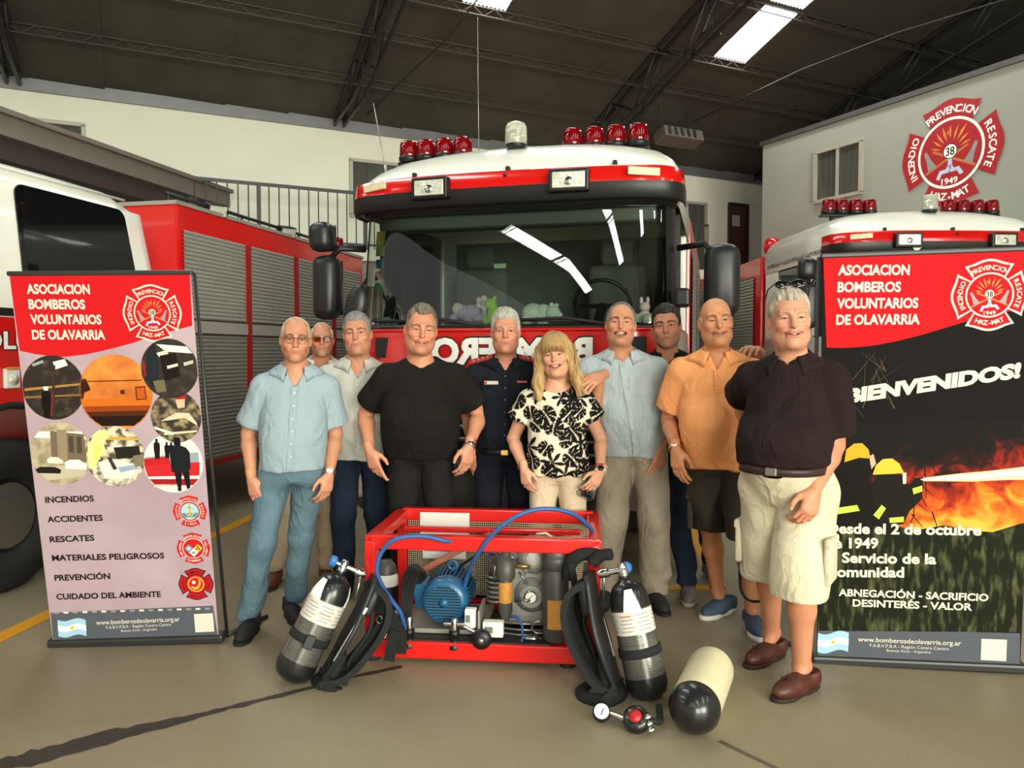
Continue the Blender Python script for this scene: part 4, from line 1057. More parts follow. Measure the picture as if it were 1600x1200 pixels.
pipe(smooth_path([wl(865, 848, 3.75), wl(880, 855, 3.76), wl(890, 870, 3.78), wl(893, 885, 3.8)]), 0.011, M_HOSE, 'filling_hose')
for k in range(5):
    pipe(smooth_path([wl(627 + 3 * k, 985, 3.78), wl(628 + 4 * k, 930, 3.80), wl(632 + 5 * k, 900, 3.78), wl(645 + 4 * k, 884 + 2 * k, 3.76), wl(656 + 2 * k, 890 + 3 * k, 3.8), wl(650, 915, 3.84)]), 0.008, M_RUBBER, 'power_cable')

# ------------------------------------------------------------------ breathing apparatus sets
def ribbon(pts, w, th, side):
    """flat strap along pts; side: direction across the strap"""
    P = smooth_path(pts, 6); s = Vector(side).normalized(); rings = []
    for i, p in enumerate(P):
        t = (P[min(i + 1, len(P) - 1)] - P[max(i - 1, 0)]).normalized()
        x = (s - t * s.dot(t)).normalized(); n_ = t.cross(x)
        rings.append([p + x * w / 2 + n_ * th / 2, p - x * w / 2 + n_ * th / 2, p - x * w / 2 - n_ * th / 2, p + x * w / 2 - n_ * th / 2])
    mb = MB(); mb.loft(rings, None, False); return mb
def scba(base, top, label, spin, mirror=1):
    base = Vector(base); top = Vector(top)
    ax = top - base; L = ax.length
    # local z along the cylinder, local x away to the harness side
    zc = ax.normalized(); xs = Vector((mirror * 1.0, 0.25, 0.0)); xs = (xs - zc * xs.dot(zc)).normalized(); ys = zc.cross(xs)
    Mx = Matrix((xs, ys, zc)).transposed().to_4x4(); Mx.translation = base
    s = empty('breathing_apparatus', Mx); tag(s, label, 'breathing apparatus', 'breathing apparatus sets beside the compressor')
    r = 0.088
    mb = MB(); mb.lathe([(0, 0), (0.05, 0.004), (0.078, 0.022), (r + 0.003, 0.055), (r + 0.003, 0.10)], 36); obj('boot', mb, M_CBLACK, s)
    mb = MB(); mb.lathe([(r, 0.10), (r, 0.39)], 36, cap=False); obj('cylinder', mb, M_CARBON, s)
    mb = MB(); mb.lathe([(r + 0.001, 0.285), (r + 0.001, 0.385)], 36, cap=False); lb = obj('cylinder_label', mb, M_CLABEL, s)
    for k in range(7):      # printed lines on the label
        for j in range(5):
            a0 = k * 51 + 5 + (j % 2) * 6; n = 4
            vs = [((r + 0.0016) * math.cos(math.radians(a0 + 36 * q / n)), (r + 0.0016) * math.sin(math.radians(a0 + 36 * q / n)), 0.30 + 0.016 * j + dz) for dz in (0, 0.004) for q in range(n + 1)]
            mb = MB(); mb.add(vs, [(q, q + 1, n + 2 + q, n + 1 + q) for q in range(n)]); obj('printed_line', mb, M_GREYPRINT if (k * 5 + j) % 9 else mat('red_print', '#b8392c', .6), lb)
    mb = MB(); mb.lathe([(r, 0.39), (r * 0.985, 0.42), (r * 0.9, 0.455), (r * 0.72, 0.485), (0.035, 0.505), (0.022, 0.512), (0.022, 0.53)], 36); obj('shoulder', mb, M_CBLACK, s)
    for a0 in (-150, -20):
        vs = []; n = 6
        prof = [(r + 0.001, 0.385), (r + 0.001, 0.415), (r * 0.94, 0.445), (r * 0.82, 0.475)]
        for i, (q, z) in enumerate(prof):
            for k in range(n + 1):
                a = math.radians(a0 + spin + (42 - 7 * i) * (k / n - 0.5) * 1.2); vs.append(((q + 0.001) * math.cos(a), (q + 0.001) * math.sin(a), z))
        mb = MB(); mb.add(vs, [(i * (n + 1) + k, i * (n + 1) + k + 1, (i + 1) * (n + 1) + k + 1, (i + 1) * (n + 1) + k) for i in range(3) for k in range(n)], None, True); obj('white_decal', mb, M_WHITEPRINT, s)
    # valve and blue hand wheel
    hx = -1 if mirror > 0 else -0.35
    mb = MB(); mb.lathe([(0.022, 0.525), (0.024, 0.54), (0.02, 0.565), (0.014, 0.58)], 16); mb.cyl((-0.05 * hx * -1, 0, 0.552), (0.09, 0, 0.552), 0.014, 12); mb.lathe([(0.02, 0), (0.022, 0.03), (0.016, 0.05)], 14, T(0.06, 0, 0.552) @ R('Y', 90)); obj('valve', mb, M_CHROME, s)
    wheel_dir = Vector((-1, 0, 0)) if mirror > 0 else Vector((-0.2, -1, 0))
    MW = frame_to(Vector((0, 0, 0.552)) + wheel_dir * 0.035, wheel_dir)
    prof = [(0.012, 0), (0.024, 0.004), (0.027, 0.012), (0.027, 0.026), (0.022, 0.033), (0, 0.034)]
    mb = MB(); mb.lathe(prof, 10, MW, smooth=False); obj('hand_wheel', mb, mat('blue_plastic', '#2f6fb4', .4), s)
    mb = MB(); mb.tube([(0.085, 0, 0.552), (0.10, -0.02, 0.50), (0.115, -0.02, 0.44)], 0.006, 6); obj('relief_pipe', mb, M_STEEL, s)
    # cylinder strap
    mb = MB(); mb.lathe([(r + 0.003, 0.185), (r + 0.007, 0.187), (r + 0.007, 0.222), (r + 0.003, 0.224)], 36, cap=False); st = obj('cylinder_strap', mb, M_WEB, s)
    mb = MB(); mb.rbox((0, -(r + 0.012), 0.203), (0.045, 0.012, 0.06), 0.004); obj('buckle', mb, M_BLACKP if mirror > 0 else M_STEEL, st)
    # back plate
    x0 = r + 0.02
    rings = []
    for i in range(15):
        z = 0.0 + 0.56 * i / 14; t = i / 14
        w = 0.075 + 0.06 * math.sin(t * math.pi) ** 2 + 0.04 * t
        off = x0 + 0.03 * math.sin(t * math.pi * 1.1) + (0.075 * max(0, t - 0.45) if True else 0)
        rings.append([(off, -w, z), (off + 0.018, -w, z), (off + 0.030, -w * 0.4, z), (off + 0.030, w * 0.4, z), (off + 0.018, w, z), (off, w, z), (off + 0.010, 0, z)])
    mb = MB(); mb.loft(rings, None, True); bp = obj('back_plate', mb, mat('plate_black', '#222426', .45), s)
    mb = MB(); mb.tube([(x0 + 0.055, -0.135, 0.44), (x0 + 0.028, -0.105, 0.17)] if mirror > 0 else [(x0 + 0.055, -0.135, 0.44), (x0 + 0.028, -0.105, 0.17)], 0.007, 6); obj('reflective_strip', mb, M_REFL, bp)
    # shoulder straps and waist belt
    for q in (-1, 1):
        mb = ribbon([(x0 + 0.05, 0.07 * q, 0.53), (x0 + 0.13, 0.09 * q, 0.50), (x0 + 0.17, 0.10 * q, 0.40), (x0 + 0.15, 0.10 * q, 0.25), (x0 + 0.10, 0.09 * q, 0.12), (x0 + 0.02, 0.07 * q, 0.06)], 0.085, 0.028, (0, 1, 0)); sh = obj('shoulder_strap', mb, M_WEB, s)
        mb = ribbon([(x0 + 0.175, 0.10 * q, 0.41), (x0 + 0.163, 0.10 * q, 0.26)], 0.012, 0.004, (0, 1, 0)); obj('strap_stitching', mb, M_WEBG, sh)
        mb = MB(); mb.tube([(x0 + 0.175 + 0.014 * math.cos(k * math.pi / 6), 0.10 * q - 0.034, 0.36 + 0.014 * math.sin(k * math.pi / 6)) for k in range(12)], 0.003, 5, True); obj('ring_buckle', mb, M_STEEL, sh)
        mb = ribbon([(x0 + 0.02, 0.09 * q, 0.07), (x0 + 0.08, 0.13 * q, 0.03), (x0 + 0.15, 0.10 * q, 0.035), (x0 + 0.19, 0.03 * q, 0.05)], 0.07, 0.022, (0, 0, 1)); obj('waist_belt', mb, M_WEB, s)
    pts = [(x0 + 0.10 + 0.085 * math.cos(t * math.pi / 9), 0.11 * math.sin(t * math.pi / 9), 0.045 + 0.012 * math.cos(t * math.pi / 9)) for t in range(18)]
    mb = MB(); mb.tube(pts, 0.034, 8, True); obj('waist_pad', mb, M_WEB, s)
    mb = MB(); mb.rbox((x0 + 0.055, 0, 0.13), (0.05, 0.17, 0.16), 0.02, None, 3, True); obj('lumbar_pad', mb, M_WEB, s)
    mb = MB(); mb.rbox((x0 + 0.075, 0, 0.46), (0.05, 0.16, 0.14), 0.02, None, 3, True); obj('shoulder_yoke', mb, mat('plate_black'), s)
    mb = MB(); mb.tube(smooth_path([(x0 + 0.06, -0.03, 0.50), (x0 + 0.12, -0.06, 0.35), (x0 + 0.10, -0.05, 0.18), (x0 + 0.13, -0.08, 0.08), (x0 + 0.2, -0.04, 0.05)]), 0.011, 8); obj('air_hose', mb, M_RUBBER, s)
    return s
b0 = W(452, 1062, 3.42); t0 = W(527, 905, 3.52)
ax = (t0 - b0).normalized()
S1 = scba(b0, b0 + ax * 0.5, 'breathing apparatus leaning left on the red frame, black boot on the floor', 10, 1)
b1 = W(1016, 1090, 3.27); t1 = W(976, 905, 3.36)
S2 = scba(b1, b1 + (t1 - b1).normalized() * 0.5, 'upright breathing apparatus beside the cream cylinder, blue hand wheel facing front', 120, -1)
# padding and straps hung over the right end of the frame
hp = empty('shoulder_harness', CP); tag(hp, 'black padded harness straps hung over the frame end by the filter bottle', 'harness')
HP = lambda px, py, Y: CPI @ W(px, py, Y)
mb = MB(); mb.tube(smooth_path([HP(888, 905, 3.56), HP(892, 880, 3.56), HP(905, 868, 3.55), HP(925, 866, 3.54), HP(942, 872, 3.53)]), [0.03] * 33, 10); obj('padding', mb, M_WEB, hp)
mb = MB(); mb.tube(smooth_path([HP(925, 880, 3.50), HP(940, 868, 3.49), HP(955, 866, 3.47)]), [0.028] * 17, 10); obj('padding', mb, M_WEB, hp)
obj('strap', ribbon([HP(893, 880, 3.52), HP(900, 930, 3.51), HP(905, 985, 3.51), HP(903, 1030, 3.50)], 0.03, 0.006, (1, 0, 0)), M_WEB, hp)
obj('strap', ribbon([HP(915, 880, 3.53), HP(913, 940, 3.53), HP(912, 1000, 3.52), HP(911, 1035, 3.51)], 0.025, 0.006, (1, 0, 0)), M_WEBG, hp)
mb = MB(); mb.rbox(HP(905, 1022, 3.50), (0.05, 0.02, 0.035), 0.004); obj('strap_buckle', mb, M_BLACKP, hp)

# straps lying behind the leaning set, over the frame's corner
hs = empty('shoulder_harness', CP); tag(hs, 'black harness strap with ring buckle against the frame by the hose end', 'harness')
obj('strap', ribbon([HP(578, 905, 3.60), HP(590, 935, 3.58), HP(607, 965, 3.57), HP(622, 990, 3.57), HP(622, 1020, 3.58)], 0.075, 0.02, (1, 0, 0.3)), M_WEB, hs)
obj('strap', ribbon([HP(618, 985, 3.55), HP(612, 1010, 3.55), HP(608, 1032, 3.56)], 0.05, 0.012, (1, 0, 0.1)), M_WEB, hs)
mb = MB(); c = HP(593, 968, 3.53)
mb.tube([(c[0] + 0.014 * math.cos(k * math.pi / 6), c[1], c[2] + 0.018 * math.sin(k * math.pi / 6)) for k in range(12)], 0.004, 5, True); obj('ring_buckle', mb, M_STEEL, hs)

# spare cylinder standing behind the frame's left post
sc_ = empty('air_cylinder', T(-0.665, 4.02, 0)); tag(sc_, 'small grey and white air cylinder standing inside the frame corner by the motor', 'cylinder')
mb = MB(); mb.lathe([(0.055, 0), (0.062, 0.02), (0.062, 0.10), (0.062, 0.14)], 24); obj('cylinder', mb, mat('cyl_white', '#cdc8bc', .4), sc_)
mb = MB(); mb.lathe([(0.063, 0.14), (0.064, 0.15), (0.064, 0.26), (0.063, 0.27)], 24); obj('sleeve', mb, M_CBLACK, sc_)
mb = MB(); mb.lathe([(0.062, 0.27), (0.062, 0.31), (0.055, 0.33)], 24); obj('collar_band', mb, M_PAPER, sc_)
mb = MB(); mb.lathe([(0.055, 0.33), (0.05, 0.37), (0.03, 0.40), (0, 0.405)], 24); obj('shoulder', mb, M_FILT, sc_)

# cream cylinder lying on the floor with its gauge and regulator
near = G(1084, 1108, 0.1); far = G(1112, 1042, 0.1)
axc = (far - near); axc.z = 0; axc.normalize()
Mc = frame_to(near, axc)
cc = empty('air_cylinder', Mc); tag(cc, 'cream cylinder with black end lying on the floor at the front', 'cylinder')
r = 0.1
mb = MB(); mb.lathe([(0, -0.085), (0.03, -0.082), (0.06, -0.065), (0.086, -0.035), (r + 0.001, 0.0), (r + 0.001, 0.03)], 36); obj('boot', mb, M_CBLACK, cc)
mb = MB(); mb.lathe([(r, 0.03), (r, 0.40), (r * 0.96, 0.43), (r * 0.84, 0.46)], 36); obj('cylinder', mb, M_CREAM, cc)
mb = MB(); mb.lathe([(r * 0.84, 0.46), (0.05, 0.485), (0.03, 0.49), (0.024, 0.52), (0, 0.522)], 24); obj('shoulder', mb, M_CBLACK, cc)
for a, z, w, h in ((-100, 0.34, 26, 0.012), (-55, 0.36, 40, 0.035)):
    n = 6; vs = [((r + 0.001) * math.cos(math.radians(a + w * (k / n - .5))), (r + 0.001) * math.sin(math.radians(a + w * (k / n - .5))), z + dz) for dz in (0, h) for k in range(n + 1)]
    mb = MB(); mb.add(vs, [(k, k + 1, n + 2 + k, n + 1 + k) for k in range(n)]); obj('decal', mb, M_BLACKPRINT if h < .02 else M_GREYPRINT, cc)
reg = empty('regulator', T(0, 0, 0)); tag(reg, 'black regulator with red button and round gauge lying on the floor', 'regulator')
pr = G(994, 1124, 0.045)
Mr = frame_to(pr, Vector((-0.25, -0.55, 0.75)))
mb = MB(); mb.lathe([(0.03, -0.035), (0.05, -0.025), (0.055, 0.0), (0.05, 0.018), (0.035, 0.026), (0, 0.028)], 26, Mr); rb_ = obj('housing', mb, M_CBLACK, reg)
mb = MB(); mb.lathe([(0.026, 0.026), (0.024, 0.034), (0, 0.036)], 20, Mr); obj('button', mb, mat('red_button', '#b01d22', .4), rb_)
for k in range(3):
    mb = MB(); mb.lathe([(0.010, 0), (0.010, 0.02), (0.006, 0.022)], 10, T(pr.x + 0.035 + 0.005 * k, pr.y - 0.02 - 0.012 * k, 0.062 - 0.02 * k) @ R('Y', 70)); obj('port', mb, M_CHROME, rb_)
pgp = G(940, 1113, 0.04)
Mg = frame_to(pgp, Vector((-0.1, -0.75, 0.6)))
mb = MB(); mb.lathe([(0.032, -0.02), (0.036, -0.016), (0.036, 0.012), (0.031, 0.018)], 26, Mg); gg = obj('gauge', mb, M_RUBBER, reg)
mb = MB(); mb.lathe([(0.03, 0.0185), (0, 0.019)], 22, Mg); obj('dial', mb, M_WHITEPRINT, gg)
mb = MB(); mb.bar((-0.002, -0.015, 0.020), (0.008, 0.012, 0.020), 0.004, 0.001); obj('needle', mb, M_BLACKPRINT, gg, Mg)
mb = MB(); mb.cyl(pgp + Vector((0.03, -0.005, 0)), pr + Vector((-0.04, 0, 0)), 0.011, 12); obj('gauge_stem', mb, M_CHROME, reg)
e0 = near + Vector((-0.09, 0.06, -0.03))
mb = MB(); mb.tube(smooth_path([pr + Vector((0.03, 0, 0)), pr + Vector((0.09, 0.02, -0.02)), Vector((e0.x - 0.03, e0.y, 0.03)), Vector((e0.x - 0.015, e0.y + 0.1, 0.035))]), 0.014, 8); obj('hose', mb, M_RUBBER, reg)
# ------------------------------------------------------------------ the two display banners
def flat_mat(name, c, rough=0.55): return mat(name, c, rough)
M_BRED = mat('banner_red', '#c0151b', 0.85, spec=.2, var=0.04, scale=3)
M_LILAC = mat('banner_lilac', '#a48d97', 0.85, var=0.05, scale=2, color2='#b09aa2', mixlo=.35, mixhi=.7)
M_FOOT = mat('banner_slate', '#4c5058', 0.8, var=0.06, scale=4)
M_BWHITE = mat('banner_white', '#d3cdbc', 0.85)
M_BBLACK = mat('banner_black', '#1d1418', 0.85, spec=.15)
M_NIGHT = mat('banner_night', '#100d0b', 0.8, spec=.2)
M_POLE = mat('stand_pole', '#3b3b3b', 0.4, 0.5)
class Banner:
    def __init__(s, tl, tr, br, bl, Yt, Yb, label, zb=0.02):
        s.c = (tl, tr, br, bl)
        BL = G(bl[0], bl[1], zb); BR = G(br[0], br[1], zb)
        TL = W(tl[0], tl[1], Yt[0]); TR = W(tr[0], tr[1], Yt[1])
        x = ((BR - BL).normalized() + (TR - TL).normalized()).normalized()
        y = ((TL + TR) / 2 - (BL + BR) / 2); s.H = y.length; y.normalize()
        y = (y - x * y.dot(x)).normalized(); z = x.cross(y)
        s.Wd = ((BR - BL).length + (TR - TL).length) / 2
        M = Matrix((x, y, z)).transposed().to_4x4()
        M.translation = (BL + BR) / 2 - x * s.Wd / 2
        s.root = empty('display_banner', M); tag(s.root, label, 'banner', 'printed banners beside the group')
        s.M = M
    def uv(s, px, py):
        tl, tr, br, bl = s.c
        u, v = 0.5, 0.5
        for _ in range(12):      # invert the bilinear map
            def f(u, v):
                x = (1 - v) * ((1 - u) * tl[0] + u * tr[0]) + v * ((1 - u) * bl[0] + u * br[0])
                y = (1 - v) * ((1 - u) * tl[1] + u * tr[1]) + v * ((1 - u) * bl[1] + u * br[1])
                return x, y
            x, y = f(u, v); x1, y1 = f(u + 1e-4, v); x2, y2 = f(u, v + 1e-4)
            a, b, c, d = (x1 - x) / 1e-4, (x2 - x) / 1e-4, (y1 - y) / 1e-4, (y2 - y) / 1e-4
            det = a * d - b * c; dx, dy = px - x, py - y
            u += (d * dx - b * dy) / det; v += (-c * dx + a * dy) / det
        return u * s.Wd, (1 - v) * s.H
    def clampu(s, p): return (min(max(p[0], 0.002), s.Wd - 0.002), min(max(p[1], 0.002), s.H - 0.002))
    def poly(s, name, pts, m, z, parent=None):
        P = [s.clampu(s.uv(*p)) for p in pts]
        ar = sum(P[i][0] * P[(i + 1) % len(P)][1] - P[(i + 1) % len(P)][0] * P[i][1] for i in range(len(P)))
        if ar < 0: P = P[::-1]
        return obj(name, flat(P), m, parent or s.sheet, T(0, 0, z))
    def circle(s, name, px, py, r, m, z, sx=1.0):
        return s.poly(name, [(px + r * sx * math.cos(2 * math.pi * k / 56), py + r * math.sin(2 * math.pi * k / 56)) for k in range(56)], m, z)
    def text(s, body, x0, y0, x1, y1, h, m, z=0.003, bold=0.036, shear=0.0, nm='lettering'):
        """text from (x0,y0) to (x1,y1): baseline ends in photo pixels, h cap height in pixels"""
        a = Vector(s.uv(x0, y0)); b = Vector(s.uv(x1, y1)); w = (b - a).length
        hh = (Vector(s.uv(x0, y0 - h)) - a).length
        ang = math.atan2(b.y - a.y, b.x - a.x)
        mb = text_mb(body, w, hh, bold, None, 'L', shear=shear)
        return obj(nm, mb, m, s.sheet, T(a.x, a.y, z) @ Matrix.Rotation(ang, 4, 'Z'))
    def stand(s, pole_side):
        mb = MB(); mb.rbox((s.Wd / 2, 0.0, -0.02), (s.Wd + 0.05, 0.045, 0.075), 0.012); obj('base', mb, M_POLE, s.root)
        mb = MB(); mb.rbox((s.Wd / 2, s.H + 0.004, -0.004), (s.Wd + 0.02, 0.022, 0.022), 0.006); obj('top_rail', mb, M_POLE, s.root)
        Mi = s.M.inverted(); x = s.Wd + 0.012 if pole_side > 0 else -0.012
        foot = s.M @ Vector((x, 0, -0.03)); foot = Vector((foot.x, foot.y + 0.06, 0.0))
        top = s.M @ Vector((x, s.H, -0.02))
        mb = MB(); mb.tube([Mi @ foot, Mi @ top], 0.009, 8); obj('pole', mb, M_POLE, s.root)
        q = Vector((foot.x + pole_side * 0.12, foot.y + 0.28, 0.012))
        mb = MB(); mb.tube([Mi @ Vector((foot.x, foot.y, 0.012)), Mi @ q], 0.012, 6); obj('stand_foot', mb, M_POLE, s.root)
def C6(x, y): return 30 + x * 0.5082, 410 + y * 0.5083
def C7(x, y): return 1240 + x * 0.5751, 370 + y * 0.5750

# ---- left banner
B = Banner((47, 431), (329, 426), (342, 1000), (83, 1004), (3.60, 3.655), None, 'lilac display banner with round photographs and red heading')
mb = MB(); mb.box((B.Wd / 2, B.H / 2, -0.002), (B.Wd, B.H, 0.003)); B.sheet = obj('printed_sheet', mb, M_LILAC, B.root)
B.poly('heading', [(47, 431), (329, 426)] + [C6(*p) for p in ((585, 182), (520, 198), (450, 217), (400, 233), (350, 246), (300, 258), (250, 268), (190, 275), (150, 274), (100, 268), (52, 258))], M_BRED, 0.0008)
for body, x0, x1, y in (('ASOCIACION', 85, 277, 94), ('BOMBEROS', 88, 260, 137), ('VOLUNTARIOS', 91, 307, 180), ('DE OLAVARRIA', 93, 316, 224)):
    B.text(body, *C6(x0, y), *C6(x1, y - 1), 13.2, M_BWHITE)
c = B.uv(*C6(464, 147)); emblem(B.sheet, T(c[0], c[1], 0.001), 0.262, M_BRED, M_BWHITE, outline=True)
pm = {}
def pcol(c):
    if c not in pm: pm[c] = mat('print_' + c.strip('#'), c, 0.85, spec=0.15)
    return pm[c]
M_ORB = mat('print_fire_sky', '#b3541a', .5, color2='#d98a3a', scale=9, mixlo=.3, mixhi=.7, detail=3)
M_PICDARK = mat('print_dark_hall', '#211915', .5, color2='#4a3c2e', scale=22, mixlo=.5, mixhi=.75)
M_PICSEPIA = mat('print_street', '#8a7a62', .5, color2='#c4b799', scale=18, mixlo=.35, mixhi=.7)
M_PICMESS = mat('print_wreck', '#cfc7b0', .5, color2='#4d4434', scale=26, mixlo=.45, mixhi=.6)
M_PICGEAR = mat('print_gear', '#2a231c', .5, color2='#a08c66', scale=24, mixlo=.45, mixhi=.65)
def circ_clip(cx, cy, r, pts):
    out = []
    for x, y in pts:
        d = math.hypot(x - cx, y - cy)
        if d > r * 0.985: x, y = cx + (x - cx) * r * 0.985 / d, cy + (y - cy) * r * 0.985 / d
        out.append((x, y))
    return out
def picture(cx, cy, r, m, shapes, z=0.0012):
    X, Y = C6(cx, cy); B.circle('photo_print', X, Y, r * 0.508, m, z)
    for k, (c, pts) in enumerate(shapes):
        P = [C6(*p) for p in circ_clip(cx, cy, r, pts)]
        B.poly('photo_detail', P, c if not isinstance(c, str) else pcol(c), z + 0.0004 + 0.0002 * k)
def person_poly(x, y, h):      # small standing silhouette, feet at x,y
    w = h * 0.16
    return [(x - w * .7, y), (x - w, y - h * .55), (x - w * .9, y - h * .78), (x - w * .4, y - h * .82), (x - w * .4, y - h), (x + w * .4, y - h), (x + w * .4, y - h * .82), (x + w * .9, y - h * .78), (x + w, y - h * .55), (x + w * .7, y)]
picture(148, 366, 95, M_PICDARK, [('#c9d4d2', [(150, 290), (188, 280), (196, 300), (158, 312)]), ('#8d9a98', [(85, 295), (120, 285), (124, 292), (90, 304)]), ('#a5763c', [(60, 368), (230, 352), (230, 358), (60, 376)]), ('#8a6233', [(60, 392), (230, 384), (230, 389), (60, 398)]), ('#14100e', person_poly(125, 455, 95)), ('#e8e2d0', [(117, 362), (133, 362), (131, 374), (119, 374)]), ('#3a2c22', [(150, 300), (158, 300), (148, 430), (140, 430)]), ('#6e2a1c', [(142, 380), (147, 380), (140, 450), (134, 450)])])
picture(338, 380, 113, M_ORB, [('#c4661f', [(225, 400), (450, 390), (450, 430), (225, 430)]), ('#8f3d12', [(225, 425), (450, 420), (450, 455), (225, 455)]), ('#4b2310', [(230, 445), (450, 440), (430, 500), (250, 500)]), ('#20130d', [(240, 462), (440, 458), (400, 500), (280, 500)]), ('#35180c', [(228, 342), (248, 338), (262, 372), (232, 384)]), ('#5a2a10', [(232, 346), (420, 341), (420, 344), (232, 349)]), ('#5a2a10', [(398, 362), (430, 360), (432, 400), (400, 402)]), ('#b3541a', [(402, 366), (427, 364), (428, 397), (404, 398)]), ('#4b2310', [(352, 372), (366, 371), (366, 384), (352, 384)])])
picture(520, 452, 78, M_PICGEAR, [('#a01f1c', [(512, 392), (518, 374), (538, 370), (552, 376), (556, 396), (534, 404)]), ('#c9a98a', [(520, 400), (550, 398), (548, 424), (526, 426)]), ('#c9bfa0', [(470, 465), (520, 440), (560, 440), (583, 470), (583, 478), (545, 455), (500, 462)]), ('#c9bfa0', [(480, 500), (583, 492), (583, 500), (480, 508)]), ('#e2dcc8', [(450, 480), (510, 500), (508, 508), (450, 490)])], 0.0022)
picture(508, 308, 88, M_PICDARK, [('#d9dad0', [(470, 236), (583, 222), (583, 262), (500, 258)]), ('#20242a', [(430, 240), (465, 234), (478, 300), (460, 370), (430, 340)]), ('#c7c2ac', [(492, 318), (525, 305), (528, 316), (496, 330)]), ('#d8d2b4', [(470, 262), (500, 254), (508, 264), (478, 274)]), ('#1b1713', [(480, 270), (530, 260), (540, 330), (490, 345)]), ('#cfcab2', [(500, 300), (534, 292), (535, 300), (502, 309)]), ('#6a6148', [(455, 345), (490, 340), (495, 375), (465, 380)]), ('#b9b39a', [(552, 290), (583, 282), (583, 292), (554, 300)]), ('#8f1f1f', [(425, 290), (432, 285), (436, 330), (430, 332)])], 0.0028)
picture(160, 564, 95, M_PICSEPIA, [('#e9e4d4', [(80, 480), (240, 480), (240, 520), (80, 515)]), ('#6f5f4c', [(130, 495), (238, 500), (238, 590), (130, 585)]), ('#8f7d66', [(150, 490), (180, 492), (180, 585), (150, 585)]), ('#4c4035', [(185, 510), (200, 510), (200, 560), (185, 560)]), ('#4c4035', [(210, 512), (225, 512), (225, 562), (210, 562)]), ('#b9ad97', [(75, 610), (245, 590), (245, 655), (110, 655)]), ('#e7e3d6', [(170, 590), (185, 582), (215, 582), (236, 596), (236, 612), (172, 610)]), ('#d5d0c2', [(116, 580), (128, 573), (150, 574), (165, 584), (165, 594), (118, 592)]), ('#1e1a17', [(78, 612), (95, 603), (140, 604), (158, 612), (155, 624), (82, 626)])])
picture(325, 572, 92, M_PICMESS, [('#d79a3a', [(290, 510), (410, 505), (412, 516), (300, 522)]), ('#dfe08a', [(242, 540), (268, 500), (300, 490), (312, 510), (290, 530), (300, 560), (275, 575), (262, 610), (240, 600)]), ('#c9d06e', [(262, 540), (282, 536), (280, 580), (262, 590)]), ('#23211c', [(322, 545), (400, 540), (405, 575), (330, 580)]), ('#e3ddc9', [(270, 590), (330, 580), (390, 600), (370, 640), (290, 640)]), ('#8fa0b8', [(330, 605), (385, 598), (392, 610), (340, 622)]), ('#3b352b', [(300, 575), (312, 575), (330, 610), (318, 614)]), ('#7a6f58', [(380, 570), (415, 565), (412, 600), (385, 605)])], 0.0016)
picture(503, 593, 92, mat('print_pale_sky', '#e6dfd0', .5, var=.08, scale=12), [('#8c9aa0', [(415, 575), (583, 560), (583, 600), (415, 600)]), ('#b51f22', [(412, 580), (490, 572), (495, 598), (412, 602)]), ('#c2262a', [(412, 600), (585, 590), (585, 640), (412, 640)]), ('#e7ded2', [(412, 640), (585, 632), (585, 650), (412, 655)]), ('#9b1c1f', [(412, 652), (585, 646), (585, 690), (420, 690)]), ('#171513', person_poly(455, 580, 62)), ('#171513', person_poly(486, 578, 50)), ('#171513', person_poly(500, 576, 48)), ('#1a1c20', [(494, 560), (504, 540), (520, 536), (545, 545), (556, 560), (556, 610), (545, 622), (497, 620)]), ('#14161a', [(508, 514), (528, 514), (530, 538), (508, 538)]), ('#15161a', [(505, 618), (528, 618), (524, 680), (514, 680)]), ('#15161a', [(530, 618), (552, 618), (556, 675), (544, 678)])], 0.002)
a_, b_ = C6(440, 668), C6(515, 668)
B.text('BOMBEROS VOL', a_[0], a_[1], b_[0], b_[1], 5, M_BWHITE, 0.0055)
for body, x0, x1, y in (('INCENDIOS', 105, 253, 714), ('ACCIDENTES', 108, 277, 775), ('RESCATES', 112, 248, 838), ('MATERIALES PELIGROSOS', 116, 460, 897), ('PREVENCIÓN', 120, 290, 961), ('CUIDADO DEL AMBIENTE', 123, 443, 1022)):
    B.text(body, *C6(x0, y), *C6(x1, y - 4), 9.2, M_BBLACK, bold=0.028)
